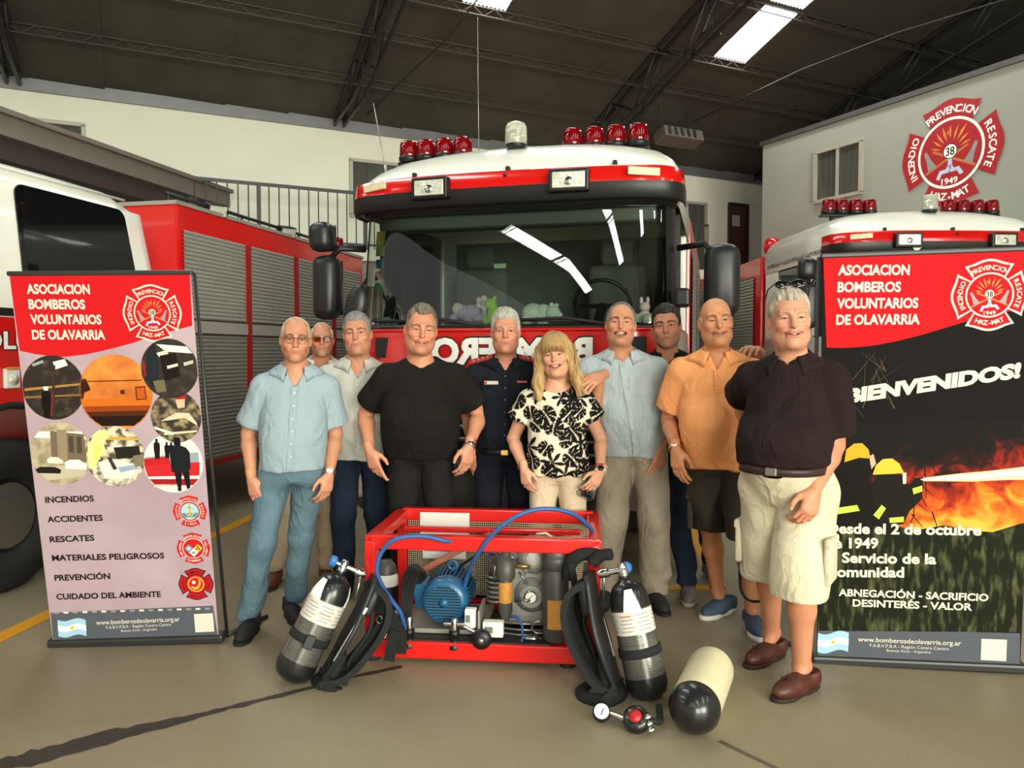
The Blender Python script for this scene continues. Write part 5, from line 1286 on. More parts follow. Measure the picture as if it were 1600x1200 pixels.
for k, (ex, ey, words) in enumerate(((546, 744, ('ESPECIAL', 'BUZOS', 'SIGUA', 'GRUPO')), (551, 862, ('MATERIALES', 'PELIGRO', 'OLAVARRIA', 'BRIGADA')), (553, 978, ('BOMBEROS', 'ALTURA', 'G.R.E.C.A', 'RESCATE')))):
    c = B.uv(*C6(ex, ey)); Me = T(c[0], c[1], 0.001)
    emblem(B.sheet, Me, 0.165, M_BRED, M_BBLACK if k == 2 else M_BWHITE, outline=(k == 2), words=words, centre='none')
    S_ = Me @ Matrix.Diagonal((0.0825, 0.0825, 1, 1))
    if k == 0:
        obj('emblem_detail', disc(0.52, 32), pcol('#9fc6cf'), B.sheet, S_ @ T(0, 0, .0024)); obj('emblem_detail', polys([[(-.5, -.1), (.5, -.1), (.35, -.38), (-.35, -.38)]]), pcol('#3f8fa0'), B.sheet, S_ @ T(0, 0, .0026))
        obj('emblem_detail', polys([[(-.05, .45), (.05, .45), (.06, -.35), (-.06, -.35)], [(-.35, -.05), (-.25, -.05), (0, -.3), (.25, -.05), (.35, -.05), (0, -.42)], [(-.2, .28), (.2, .28), (.2, .2), (-.2, .2)]]), pcol('#c9a25a'), B.sheet, S_ @ T(0, 0, .0028))
    elif k == 1:
        q = 0.27
        for cx, cy, c_ in ((0, q, '#c6161d'), (-q, 0, '#4f86a8'), (q, 0, '#d8b93a'), (0, -q, '#efeade')):
            obj('emblem_detail', polys([[(cx, cy + q), (cx - q, cy), (cx, cy - q), (cx + q, cy)]]), pcol(c_), B.sheet, S_ @ T(0, 0, .0024))
        obj('emblem_detail', text_mb('W', .26, .2, .03, T(0, -q - .1, 0), 'C'), M_BBLACK, B.sheet, S_ @ T(0, 0, .0028))
        obj('emblem_detail', polys([[(q + .15 * math.cos(t + d), .15 * math.sin(t + d)) for d in (-.5, .5)] + [(q, 0)] for t in (1.57, 3.66, 5.76)]), M_BBLACK, B.sheet, S_ @ T(0, 0, .0028))
        obj('emblem_detail', polys([[(-q + .14 * math.cos(t) + .03 * math.cos(t + 1.57), .14 * math.sin(t) + .03 * math.sin(t + 1.57)), (-q + .14 * math.cos(t) - .03 * math.cos(t + 1.57), .14 * math.sin(t) - .03 * math.sin(t + 1.57)), (-q - .14 * math.cos(t) - .03 * math.cos(t + 1.57), -.14 * math.sin(t) - .03 * math.sin(t + 1.57)), (-q - .14 * math.cos(t) + .03 * math.cos(t + 1.57), -.14 * math.sin(t) + .03 * math.sin(t + 1.57))] for t in (0, 1.05, 2.09)]), M_BWHITE, B.sheet, S_ @ T(0, 0, .0028))
    else:
        obj('emblem_detail', disc(0.50, 32, (0, 0), .42), pcol('#d8a63c'), B.sheet, S_ @ T(0, 0, .0024))
        obj('emblem_detail', polys([[(.1, .3), (.2, .2), (.1, -.1), (-.1, -.2), (-.25, -.1), (-.32, -.2), (-.1, -.36), (.15, -.3), (.3, 0), (.28, .3)]]), pcol('#d8a63c'), B.sheet, S_ @ T(0, 0, .0026)); obj('emblem_detail', disc(.12, 20, (-.12, .12)), M_BWHITE, B.sheet, S_ @ T(0, 0, .0026))
def footer(Bn, C, top_l, top_r, yb, flag, www, l2, l3, sq, fy=0):
    q = Bn.c
    Bn.poly('footer', [top_l, top_r, q[2], q[3]], M_FOOT, 0.0008)
    fx, fy_ = flag
    # waving flag in three bands with a sun
    def wave(x): return 5 * math.sin(x * 2.2)
    for k, c_ in enumerate(('#9cc3d8', '#f0efe8', '#9cc3d8')):
        pts = []
        for i in range(9): t = i / 8; pts.append(C(fx - 43 + 86 * t, fy_ - 28 + 18 * k + wave(t * 3)))
        for i in range(8, -1, -1): t = i / 8; pts.append(C(fx - 43 + 86 * t, fy_ - 10 + 18 * k + wave(t * 3)))
        Bn.poly('flag_print', pts, pcol(c_), 0.0014)
    Bn.circle('flag_sun_print', *C(fx, fy_ - 1), 3.2, pcol('#d8b93a'), 0.0018)
    Bn.text('www.bomberosdeolavarria.org.ar', *C(www[0], www[2]), *C(www[1], www[3]), 7.5, M_BWHITE, bold=0.01)
    Bn.text('F.A.B.V.P.B.A - Región Centro Centro', *C(l2[0], l2[2]), *C(l2[1], l2[3]), 5, M_BWHITE, bold=0.0)
    Bn.text('Buenos Aires - Argentina', *C(l3[0], l3[2]), *C(l3[1], l3[3]), 4.2, M_BWHITE, bold=0.0)
    Bn.poly('blank_patch', [C(*p) for p in sq], M_BWHITE, 0.0014)
footer(B, C6, C6(102, 1066), C6(602, 1050), 0, (165, 1117), (240, 497, 1107, 1099), (270, 470, 1121, 1114), (315, 425, 1132, 1128), ((541, 1077), (600, 1075), (602, 1136), (543, 1138)))
for k in range(17):
    x = 112 + 29 * k; B.poly('footer_dash', [C6(x, 1063 - k * .4), C6(x + 15, 1063 - k * .4), C6(x + 15, 1069 - k * .4), C6(x, 1069 - k * .4)], M_BWHITE if k % 2 else M_GREYPRINT, 0.0012)
B.stand(1)

# ---- right banner
B2 = Banner((1262, 405), (1599, 388), (1594, 1049), (1277, 1027), (3.52, 3.40), None, 'dark display banner with flames and two firefighters')
mb = MB(); mb.box((B2.Wd / 2, B2.H / 2, -0.002), (B2.Wd, B2.H, 0.003)); B2.sheet = obj('printed_sheet', mb, M_NIGHT, B2.root)
# fire picture: flames over a dark sky
mf = bpy.data.materials.new('print_flames'); mf.use_nodes = True; nt = mf.node_tree; N_, L_ = nt.nodes, nt.links; bs = N_['Principled BSDF']; bs.inputs['Roughness'].default_value = .8; bs.inputs['Specular IOR Level'].default_value = .2
tc = N_.new('ShaderNodeTexCoord'); mp = N_.new('ShaderNodeMapping'); mp.inputs['Scale'].default_value = (1, 1, 1); L_.new(tc.outputs['Object'], mp.inputs[0])
nz = N_.new('ShaderNodeTexNoise'); nz.inputs['Scale'].default_value = 8.0; nz.inputs['Detail'].default_value = 9; nz.inputs['Distortion'].default_value = 1.2; L_.new(mp.outputs[0], nz.inputs['Vector'])
sep = N_.new('ShaderNodeSeparateXYZ'); L_.new(tc.outputs['Object'], sep.inputs[0])
fu0, fv0 = B2.uv(*C7(60, 790)); fu1, fv1 = B2.uv(*C7(615, 500))
mv = N_.new('ShaderNodeMapRange'); mv.inputs[1].default_value = fv0 + 0.02; mv.inputs[2].default_value = fv1; mv.inputs[3].default_value = 0.40; mv.inputs[4].default_value = -0.42; L_.new(sep.outputs['Y'], mv.inputs[0])
mu = N_.new('ShaderNodeMapRange'); mu.inputs[1].default_value = fu0; mu.inputs[2].default_value = fu1; mu.inputs[3].default_value = -0.22; mu.inputs[4].default_value = 0.10; L_.new(sep.outputs['X'], mu.inputs[0])
ad = N_.new('ShaderNodeMath'); L_.new(nz.outputs['Fac'], ad.inputs[0]); L_.new(mv.outputs[0], ad.inputs[1]); ad2 = N_.new('ShaderNodeMath'); L_.new(ad.outputs[0], ad2.inputs[0]); L_.new(mu.outputs[0], ad2.inputs[1])
cr_ = N_.new('ShaderNodeValToRGB'); L_.new(ad2.outputs[0], cr_.inputs[0]); el = cr_.color_ramp.elements
el[0].position = 0.22; el[0].color = (*lin('#100d0b'), 1); el[1].position = 0.95; el[1].color = (*lin('#d9a83e'), 1)
for p_, c_ in ((0.36, '#2e120d'), (0.47, '#7d1d10'), (0.60, '#b03a14'), (0.76, '#c8701f')): e2 = el.new(p_); e2.color = (*lin(c_), 1)
L_.new(cr_.outputs[0], bs.inputs['Base Color'])
B2.poly('flame_print', [C7(*p) for p in ((60, 500), (618, 480), (618, 795), (62, 800))], mf, 0.0006)
M_GRASSP = mat('print_grass', '#1a1e12', .85, spec=.15, color2='#565838', scale=16, stretch=(2.2, 0.55, 1), mixlo=.5, mixhi=.72, detail=8)
B2.poly('grass_print', [C7(*p) for p in ((60, 770), (150, 752), (250, 768), (330, 782), (400, 770), (470, 785), (530, 790), (618, 762), (616, 1075), (62, 1060))], M_GRASSP, 0.0012)
B2.poly('heading', [(1262, 405), (1599, 388)] + [C7(*p) for p in ((622, 184), (560, 192), (500, 205), (450, 218), (400, 233), (350, 249), (300, 263), (250, 275), (200, 285), (150, 291), (100, 294), (58, 293))], M_BRED, 0.0012)
for body, x0, x1, y, y2 in (('ASOCIACION', 82, 280, 106, 102), ('BOMBEROS', 82, 258, 149, 146), ('VOLUNTARIOS', 82, 307, 191, 187), ('DE OLAVARRIA', 82, 313, 233, 229)):
    B2.text(body, *C7(x0, y), *C7(x1, y2), 14.2, M_BWHITE)
c = B2.uv(*C7(497, 152)); emblem(B2.sheet, T(c[0], c[1], 0.0014) @ R('Z', 2), 0.305, M_BRED, M_BWHITE, outline=True)
# branches
br = []
rb = random.Random(11)
for k in range(16):
    x = rb.uniform(90, 260); y = rb.uniform(300, 480); L_b = rb.uniform(70, 190); a = rb.uniform(-2.3, -0.7)
    x2, y2 = x + L_b * math.cos(a), y + L_b * math.sin(a) * 0.8
    if y2 < 300: y2 = 300 + rb.uniform(0, 20)
    w = rb.uniform(0.8, 2.2)
    B2.poly('branch_print', [C7(x - w, y), C7(x + w, y), C7(x2 + .4, y2), C7(x2 - .4, y2)], pcol('#5c4f3a') if k % 2 else pcol('#3d352a'), 0.0008 + 0.00001 * k)
for k in range(14):
    x = rb.uniform(300, 370); y = rb.uniform(520, 760); x2 = x + rb.uniform(-25, 45); y2 = y + rb.uniform(20, 90)
    B2.poly('branch_print', [C7(x - 2, y), C7(x + 2, y), C7(x2 + 1, y2), C7(x2 - 1, y2)], M_BBLACK, 0.0009 + 0.00001 * k)
# water jet and firefighters
B2.poly('water_print', [C7(*p) for p in ((330, 640), (430, 628), (520, 620), (616, 608), (616, 646), (560, 646), (470, 650), (335, 648))], pcol('#d9b79a'), 0.0016)
B2.poly('water_print', [C7(*p) for p in ((330, 642), (430, 634), (540, 625), (616, 618), (616, 632), (480, 642), (335, 646))], pcol('#f3e6da'), 0.0018)
B2.poly('firefighter_print', [C7(*p) for p in ((75, 640), (130, 600), (185, 598), (195, 625), (188, 650), (215, 665), (225, 700), (230, 770), (75, 775))], pcol('#171513'), 0.0016)
B2.poly('firefighter_print', [C7(*p) for p in ((195, 660), (215, 630), (285, 632), (300, 660), (315, 640), (338, 638), (340, 668), (335, 700), (305, 730), (290, 765), (235, 775), (210, 720))], pcol('#1d1a17'), 0.0018)
for pts, c_ in ((((120, 596), (124, 562), (145, 546), (168, 545), (186, 562), (192, 586), (160, 584)), '#cf9d2c'), (((200, 630), (208, 604), (226, 588), (252, 586), (272, 600), (286, 626), (250, 628)), '#dfb23a'), (((188, 580), (200, 574), (208, 600), (196, 615)), '#c9a08a'), (((282, 626), (292, 624), (293, 655), (284, 655)), '#e2cdb8'), (((100, 720), (160, 712), (168, 728), (100, 738)), '#b3c94a'), (((206, 740), (228, 712), (240, 722), (222, 752)), '#b3c94a'), (((310, 668), (336, 660), (338, 676), (314, 684)), '#b3c94a'), (((250, 748), (290, 745), (290, 760), (252, 762)), '#b3c94a')):
    B2.poly('firefighter_detail', [C7(*p) for p in pts], pcol(c_), 0.0022)
x0, y0 = C7(118, 438); x1, y1 = C7(586, 366)
B2.text('BIENVENIDOS!', x0, y0, x1, y1, 19.5, M_BWHITE, 0.0026, 0.06, shear=0.22)
for body, xa, xb, ya, yb in (('Desde el 2 de octubre', 79, 500, 788, 798), ('de 1949', 79, 223, 829, 831), ('al Servicio de la', 79, 382, 868, 877), ('Comunidad', 79, 297, 908, 913)):
    B2.text(body, *C7(xa, ya), *C7(xb, yb), 15.5, M_BWHITE, 0.0026, 0.035)
B2.text('ABNEGACIÓN - SACRIFICIO', *C7(118, 962), *C7(525, 984), 11, M_BWHITE, 0.0026, 0.03)
B2.text('DESINTERÉS - VALOR', *C7(158, 992), *C7(483, 1010), 11, M_BWHITE, 0.0026, 0.03)
footer(B2, C7, C7(62, 1052), C7(612, 1078), 0, (108, 1094), (177, 457, 1092, 1110), (210, 425, 1108, 1123), (257, 377, 1123, 1131), ((511, 1092), (578, 1096), (578, 1158), (511, 1153)))
B2.stand(-1)
# ------------------------------------------------------------------ implicit-surface modelling for people
F32 = np.float32
def A3(*a): return np.array(a, F32)
def s_sph(p, c, r): return np.linalg.norm(p - A3(*c), axis=1) - r
def s_ell(p, c, r):
    r = A3(*r); q = p - A3(*c)
    k0 = np.linalg.norm(q / r, axis=1); k1 = np.linalg.norm(q / (r * r), axis=1) + 1e-6
    return k0 * (k0 - 1.0) / k1
def s_cone(p, a, b, ra, rb):
    a = A3(*a); b = A3(*b); ba = b - a; q = p - a
    t = np.clip((q @ ba) / max(float(ba @ ba), 1e-9), 0, 1)
    return np.linalg.norm(q - t[:, None] * ba, axis=1) - (ra + (rb - ra) * t)
def smin(a, b, k):
    h = np.maximum(k - np.abs(a - b), 0) / k
    return np.minimum(a, b) - h * h * k * 0.25
def smax(a, b, k): return -smin(-a, -b, k)
def mesh_sdf(f, lo, hi, h, slack=1.7):
    lo = np.array(lo, F32); hi = np.array(hi, F32)
    n = np.maximum(np.ceil((hi - lo) / (4 * h)).astype(int), 1)
    H = 4 * h
    ax = [lo[i] + H * (np.arange(n[i]) + 0.5) for i in range(3)]
    P = np.stack(np.meshgrid(*ax, indexing='ij'), -1).reshape(-1, 3).astype(F32)
    c = f(P).reshape(n)
    act = np.abs(c) < H * 0.87 * slack
    m = n * 4 + 1
    a1 = act.repeat(4, 0).repeat(4, 1).repeat(4, 2)
    nodes = np.zeros(m, bool)
    for i in (0, 1):
        for j in (0, 1):
            for k in (0, 1):
                nodes[i:i + m[0] - 1, j:j + m[1] - 1, k:k + m[2] - 1] |= a1
    V = np.empty(m, F32); V.fill(1.0)
    cc = np.where(c < 0, -1.0, 1.0).repeat(4, 0).repeat(4, 1).repeat(4, 2)
    V[:-1, :-1, :-1] = cc
    idx = np.argwhere(nodes)
    V[nodes] = f((lo + idx * h).astype(F32))
    ins = V < 0
    x, y, z = m - 1
    def corner(Arr, i, j, k): return Arr[i:i + x, j:j + y, k:k + z]
    cnt = sum(corner(ins, i, j, k).astype(np.int8) for i in (0, 1) for j in (0, 1) for k in (0, 1))
    mix = (cnt > 0) & (cnt < 8)
    ci = np.argwhere(mix)
    if len(ci) == 0: return np.zeros((0, 3), F32), np.zeros((0, 4), int)
    acc = np.zeros((len(ci), 3), F32); num = np.zeros(len(ci), F32)
    cor = [(i, j, k) for i in (0, 1) for j in (0, 1) for k in (0, 1)]
    for a in cor:
        for d in range(3):
            if a[d]: continue
            b = list(a); b[d] = 1
            va = V[ci[:, 0] + a[0], ci[:, 1] + a[1], ci[:, 2] + a[2]]; vb = V[ci[:, 0] + b[0], ci[:, 1] + b[1], ci[:, 2] + b[2]]
            cr = (va < 0) != (vb < 0)
            t = np.where(cr, va / np.where(cr, va - vb, 1), 0)
            pt = np.tile(np.array(a, F32), (len(ci), 1)); pt[:, d] += t
            acc[cr] += pt[cr]; num[cr] += 1
    verts = lo + (ci + acc / num[:, None]) * h
    vid = np.full(mix.shape, -1, np.int64); vid[mix] = np.arange(len(ci))
    quads = []
    for d in range(3):
        o1, o2 = [q for q in range(3) if q != d]
        s0 = [slice(None)] * 3; s1 = [slice(None)] * 3
        s0[d] = slice(0, m[d] - 1); s1[d] = slice(1, m[d])
        e = ins[tuple(s0)] != ins[tuple(s1)]
        e[tuple([slice(None) if q == d else slice(0, 1) for q in range(3)])] = False
        ei = np.argwhere(e)
        ok = (ei[:, o1] > 0) & (ei[:, o2] > 0) & (ei[:, o1] < m[o1] - 1) & (ei[:, o2] < m[o2] - 1)
        ei = ei[ok]
        if len(ei) == 0: continue
        def cell(a, b):
            q = ei.copy(); q[:, o1] -= a; q[:, o2] -= b
            return vid[q[:, 0], q[:, 1], q[:, 2]]
        Q = np.stack([cell(1, 1), cell(0, 1), cell(0, 0), cell(1, 0)], 1)
        flip = ins[ei[:, 0], ei[:, 1], ei[:, 2]]
        if d == 1: flip = ~flip
        Q[~flip] = Q[~flip][:, ::-1]
        quads.append(Q[(Q >= 0).all(1)])
    Q = np.concatenate(quads); verts = verts.astype(F32)
    a, b, c_ = verts[Q[:, 0]], verts[Q[:, 1]], verts[Q[:, 2]]
    if np.einsum('ij,ij->i', a - lo, np.cross(b - lo, c_ - lo)).sum() < 0: Q = Q[:, ::-1]
    return verts, Q
def lap_smooth(v, q, it=1, w=0.5):
    for _ in range(it):
        acc = np.zeros_like(v); n = np.zeros(len(v), F32)
        for a, b in ((0, 1), (1, 2), (2, 3), (3, 0)):
            np.add.at(acc, q[:, a], v[q[:, b]]); np.add.at(acc, q[:, b], v[q[:, a]])
            n += np.bincount(q[:, a], minlength=len(v)) + np.bincount(q[:, b], minlength=len(v))
        v = v * (1 - w) + w * acc / np.maximum(n, 1)[:, None]
    return v.astype(F32)
def vnormals(v, q):
    fn = np.cross(v[q[:, 2]] - v[q[:, 0]], v[q[:, 3]] - v[q[:, 1]])
    n = np.zeros_like(v)
    for k in range(4): np.add.at(n, q[:, k], fn)
    return n / (np.linalg.norm(n, axis=1)[:, None] + 1e-12)
def vnoise(p, seed=0):
    pi = np.floor(p).astype(np.int64); f = p - pi; f = f * f * (3 - 2 * f)
    def hsh(i, j, k):
        x = (i * 73856093) ^ (j * 19349663) ^ (k * 83492791) ^ (seed * 2654435761)
        x = (x ^ (x >> 13)) * 1274126177 & 0x7fffffff
        x = (x ^ (x >> 16)) & 0xffff
        return x / 32767.5 - 1.0
    r = 0
    for a in (0, 1):
        for b in (0, 1):
            for c in (0, 1):
                w = (f[:, 0] if a else 1 - f[:, 0]) * (f[:, 1] if b else 1 - f[:, 1]) * (f[:, 2] if c else 1 - f[:, 2])
                r = r + w * hsh(pi[:, 0] + a, pi[:, 1] + b, pi[:, 2] + c)
    return r
def np_mesh(name, v, q, col=None, smooth=True):
    me = bpy.data.meshes.new(name)
    me.vertices.add(len(v)); me.vertices.foreach_set('co', np.ascontiguousarray(v, F32).ravel())
    me.loops.add(q.size); me.loops.foreach_set('vertex_index', np.ascontiguousarray(q, np.int32).ravel())
    me.polygons.add(len(q)); me.polygons.foreach_set('loop_start', np.arange(0, q.size, 4, dtype=np.int32))
    me.polygons.foreach_set('use_smooth', np.full(len(q), smooth))
    me.update(calc_edges=True); me.validate()
    if col is not None:
        a = me.attributes.new('Col', 'FLOAT_COLOR', 'POINT')
        c4 = np.ones((len(v), 4), F32); c4[:, :3] = col; a.data.foreach_set('color', c4.ravel())
    return me
def merge(parts):
    V = []; Q = []; C = []; b = 0
    for v, q, c in parts:
        if len(v) == 0: continue
        V.append(v); Q.append(q + b); C.append(np.broadcast_to(c, (len(v), 3))); b += len(v)
    return np.concatenate(V), np.concatenate(Q), np.concatenate(C)
def grid_sphere(c, r, gaze, nu=20, nv=14):
    """sphere whose pole looks along gaze; returns verts, quads, polar angle"""
    g = np.array(gaze, float); g /= np.linalg.norm(g); x = np.cross([0, 0, 1.0], g); x /= np.linalg.norm(x); y = np.cross(g, x)
    V = []; ang = []
    for j in range(nv + 1):
        t = 1e-3 + (math.pi - 2e-3) * (j / nv) ** 1.4
        for k in range(nu):
            a = 2 * math.pi * k / nu
            V.append(np.array(c) + r * (g * math.cos(t) + (x * math.cos(a) + y * math.sin(a)) * math.sin(t))); ang.append(t)
    Q = [(j * nu + k, (j + 1) * nu + k, (j + 1) * nu + (k + 1) % nu, j * nu + (k + 1) % nu) for j in range(nv) for k in range(nu)]
    return np.array(V, F32), np.array(Q, int), np.array(ang, F32)

# ------------------------------------------------------------------ head
def lip_curve(m, off=0.0, n=9):
    """points along the mouth: off +1 upper lip, -1 lower lip, 0 opening"""
    mw, cr, op = m['mw'], m['cr'], m['open']; out = []
    for i in range(n):
        t = -1 + 2 * i / (n - 1); b = 1 - t * t
        z = -0.0645 + cr * t * t + m.get('skew', 0) * t
        z += off * (op * 0.5 + 0.0042) * b ** 0.8
        y = -0.0985 + 0.018 * t * t + (0.0015 if off < 0 else 0)
        if off > 0 and abs(t) < 0.2: z -= 0.0006
        out.append((t * mw, y, z))
    return out
def chain(p, pts, rfun):
    d = None
    for i in range(len(pts) - 1):
        e = s_cone(p, pts[i], pts[i + 1], rfun(i / (len(pts) - 1)), rfun((i + 1) / (len(pts) - 1)))
        d = e if d is None else np.minimum(d, e)
    return d
def head_sdf(hp, detail=True):
    fw, jw, nw, nl, fat, ck = [hp.get(k, d) for k, d in (('fw', 1.0), ('jw', 1.0), ('nw', 1.0), ('nl', 1.0), ('fat', 0.0), ('ck', 1.0))]
    m = hp['mouth']; eo = hp.get('eye', 1.0); neck_r = hp.get('neck', 0.058)
    def f(p):
        p = p.copy(); sx = p[:, 0].copy()
        p[:, 0] = np.abs(p[:, 0])            # symmetric parts on |x|
        d = s_ell(p, (0, 0.014, 0.036), (0.077 * fw, 0.098, 0.087))
        d = smin(d, s_ell(p, (0, -0.022, -0.030), (0.064 * fw, 0.070, 0.084)), 0.03)
        d = smin(d, s_cone(p, (0.046 * jw, 0.010, -0.058), (0.013 * jw, -0.064, -0.101), 0.029 * jw, 0.021), 0.028)
        d = smin(d, s_sph(p, (0, -0.074, -0.1015), 0.0195), 0.02)
        if fat:
            d = smin(d, s_ell(p, (0.028, -0.020, -0.075), (0.036 * (1 + 0.28 * fat), 0.044, 0.036)), 0.03)
            d = smin(d, s_ell(p, (0, -0.016, -0.110), (0.044 * (1 + 0.25 * fat), 0.044, 0.022 * (1 + 0.2 * fat))), 0.025)
        d = smin(d, s_ell(p, (0.041, -0.060, -0.026 + 0.006 * m['smile']), (0.026 * ck, 0.0235 + 0.005 * m['smile'], 0.022)), 0.022)
        d = smin(d, s_cone(p, (0.044, -0.071, 0.030), (0.012, -0.0855, 0.027), 0.011, 0.011), 0.018)
        d = smax(d, -s_ell(p, (0.033, -0.101, 0.007), (0.021, 0.022, 0.0135)), 0.016)
        d = smin(d, s_ell(p, (0, -0.074, -0.062), (0.036, 0.0255, 0.027)), 0.022)
        d = smin(d, s_cone(p, (0, -0.082, 0.019), (0, -0.1095, -0.026 * nl), 0.0085, 0.0118 * nw), 0.014)
        d = smin(d, s_sph(p, (0.0125 * nw, -0.0985, -0.031 * nl), 0.0083), 0.008)
        d = smax(d, -s_cone(p, (0.0062, -0.1075, -0.040 * nl), (0.0075, -0.1, -0.034 * nl), 0.0026, 0.002), 0.004)
        if detail:
            d = smin(d, s_ell(p, (0.033, -0.0715, 0.007), (0.0172, 0.0148, 0.0128)), 0.006)
            d = smax(d, -s_ell(p, (0.0332, -0.090, 0.0052), (0.0132, 0.022, 0.0042 * eo)), 0.0022)
            if hp.get('bags', 1): d = smax(d, -s_cone(p, (0.024, -0.092, -0.0095), (0.044, -0.083, -0.0085), 0.0022, 0.0018), 0.008)
            k = 0.003 + 0.0035 * m['smile']
            d = smax(d, -s_cone(p, (0.0195, -0.1, -0.034), (0.036 + 0.003 * m['smile'], -0.083, -0.068), k, k * 0.8), 0.012)
        # ear
        q = p - A3(0.0765 * fw + 0.002, 0.018, -0.006)
        ca, sa = math.cos(0.5), math.sin(0.5)
        e = np.stack([q[:, 0] * ca - q[:, 1] * sa, q[:, 0] * sa + q[:, 1] * ca, q[:, 2]], 1)
        er = s_ell(e, (0, 0, 0), (0.0085, 0.020, 0.0335))
        er = smax(er, -s_ell(e, (0.008, -0.003, 0.003), (0.0065, 0.0115, 0.020)), 0.005)
        d = smin(d, er, 0.008)
        d = smin(d, s_cone(p, (0, 0.022, -0.06), (0, 0.048, -0.22), neck_r, neck_r * 1.06), 0.032)
        p[:, 0] = sx
        if detail:
            for off, r in ((1, 0.0046), (-1, 0.0054)):
                d = smin(d, chain(p, lip_curve(m, off), lambda t: r * (0.45 + 0.55 * math.sin(math.pi * t))), 0.006)
            op = m['open'] * 0.5
            d = smax(d, -chain(p, lip_curve(m, 0), lambda t: max(0.0011, op * math.sqrt(max(0, 1 - (2 * t - 1) ** 2)))), 0.0022)
            if op > 0.002:   # depth of the open mouth
                d = smax(d, -s_ell(p, (0, -0.085, -0.0645 + m['cr'] * 0.25), (m['mw'] * 0.78, 0.018, op * 0.95)), 0.002)
        return d
    return f
def mixc(c, col, w): return c * (1 - w[:, None]) + np.array(col, F32) * w[:, None]
def sstep(x, a, b): t = np.clip((x - a) / (b - a), 0, 1); return t * t * (3 - 2 * t)
def build_head(hp):
    """returns verts, quads, colours in head space"""
    m = hp['mouth']; f = head_sdf(hp)
    v, q = mesh_sdf(f, (-0.105, -0.14, -0.20), (0.105, 0.13, 0.14), 0.0026)
    v = lap_smooth(v, q, 1, 0.35)
    skin = np.array(lin(hp['skin']), F32) * 0.92; c = np.tile(skin, (len(v), 1))
    n1 = vnoise(v * 60, 3)[:, None]; n2 = vnoise(v * 22, 5)[:, None]
    c = c * (1 + 0.05 * n1 + 0.06 * n2)
    ax = np.abs(v[:, 0]); front = v[:, 1] < -0.04
    def blob(x, y, z, r): return np.exp(-(((ax - x) ** 2 + (v[:, 1] - y) ** 2 + (v[:, 2] - z) ** 2) / (r * r)))
    ruddy = np.array(lin(hp.get('ruddy', '#c4705a')), F32)
    c = mixc(c, ruddy, np.clip(0.45 * blob(0.045, -0.065, -0.03, 0.028) + 0.45 * blob(0, -0.112, -0.028, 0.018) + 0.4 * blob(0.085, 0.02, -0.005, 0.03), 0, 0.6))
    st = hp.get('stubble', 0.12)
    if st: c = mixc(c, lin(hp.get('stubble_c', '#6f6259')), st * sstep(-v[:, 2], 0.042, 0.062) * sstep(-v[:, 1], -0.03, 0.03) * sstep(v[:, 2], -0.135, -0.115))
    lipd = np.minimum(chain(v, lip_curve(m, 1), lambda t: 0.0), chain(v, lip_curve(m, -1), lambda t: 0.0))
    c = mixc(c, lin(hp.get('lip', '#a4574c')), 0.85 * sstep(-lipd, -0.0085, -0.0045))
    op = m['open'] * 0.5
    md = chain(v, lip_curve(m, 0), lambda t: max(0.001, op * math.sqrt(max(0, 1 - (2 * t - 1) ** 2))))
    inner = (md < (0.0012 if op > 0.002 else 0.0006)) & (v[:, 1] > -0.0995 + 9 * v[:, 0] ** 2)
    c[inner] = lin('#40191a')
    # eyebrows
    bc = [(0.012, -0.09, 0.0255), (0.024, -0.09, 0.0315), (0.038, -0.085, 0.0325), (0.053, -0.07, 0.0255)]
    va = v.copy(); va[:, 0] = ax
    bd = chain(va * A3(1, 0.4, 1), [(x, y * 0.4, z) for x, y, z in bc], lambda t: 0.0045 - 0.0022 * t)
    c = mixc(c, lin(hp['brow']), hp.get('brow_w', 0.8) * sstep(-bd, -0.0016, 0.001) * front * (0.75 + 0.25 * vnoise(v * 240, 2)))
    # lash line: dark lid margin
    ed = np.sqrt(((ax - 0.0332) / 0.0134) ** 2 + ((v[:, 2] - 0.0052) / (0.0044 * hp.get('eye', 1.0) + 0.001)) ** 2)
    c = mixc(c, lin('#3a2620'), 0.8 * sstep(-ed, -1.35, -1.05) * (v[:, 1] < -0.07) * (0.45 + 0.55 * (v[:, 2] > 0.005)))
    parts = [(v, q, np.clip(c, 0, 1))]
    for s in (-1, 1):
        ev, eq, ang = grid_sphere((s * 0.0325, -0.0718, 0.0055), 0.0128, (hp.get('gaze', 0) + 0.0 * s, -1, 0.02))
        ec = np.tile(np.array(lin('#b3a79c'), F32), (len(ev), 1)); ec[ang < 0.54] = lin(hp.get('iris', '#4a3222')); ec[ang < 0.24] = lin('#0c0a09')
        parts.append((ev, eq, ec))
    # crisp strands and lines laid on the skin: brows, lash lines, line of the mouth
    def surf(x, z):
        y = np.linspace(-0.135, -0.04, 96); P_ = np.stack([np.full(96, x), y, np.full(96, z)], 1).astype(F32); d_ = f(P_)
        k_ = int(np.argmax(d_ < 0)) if (d_ < 0).any() else 95
        return float(y[k_])
    def tube_part(pts, rad, col, n=6):
        mb_ = MB(); mb_.tube(pts, rad, n); V_ = np.array(mb_.v, F32)
        Q_ = np.array([f_ for f_ in mb_.f if len(f_) == 4], int); parts.append((V_, Q_, np.array(lin(col), F32)))
    rb_ = random.Random(3)
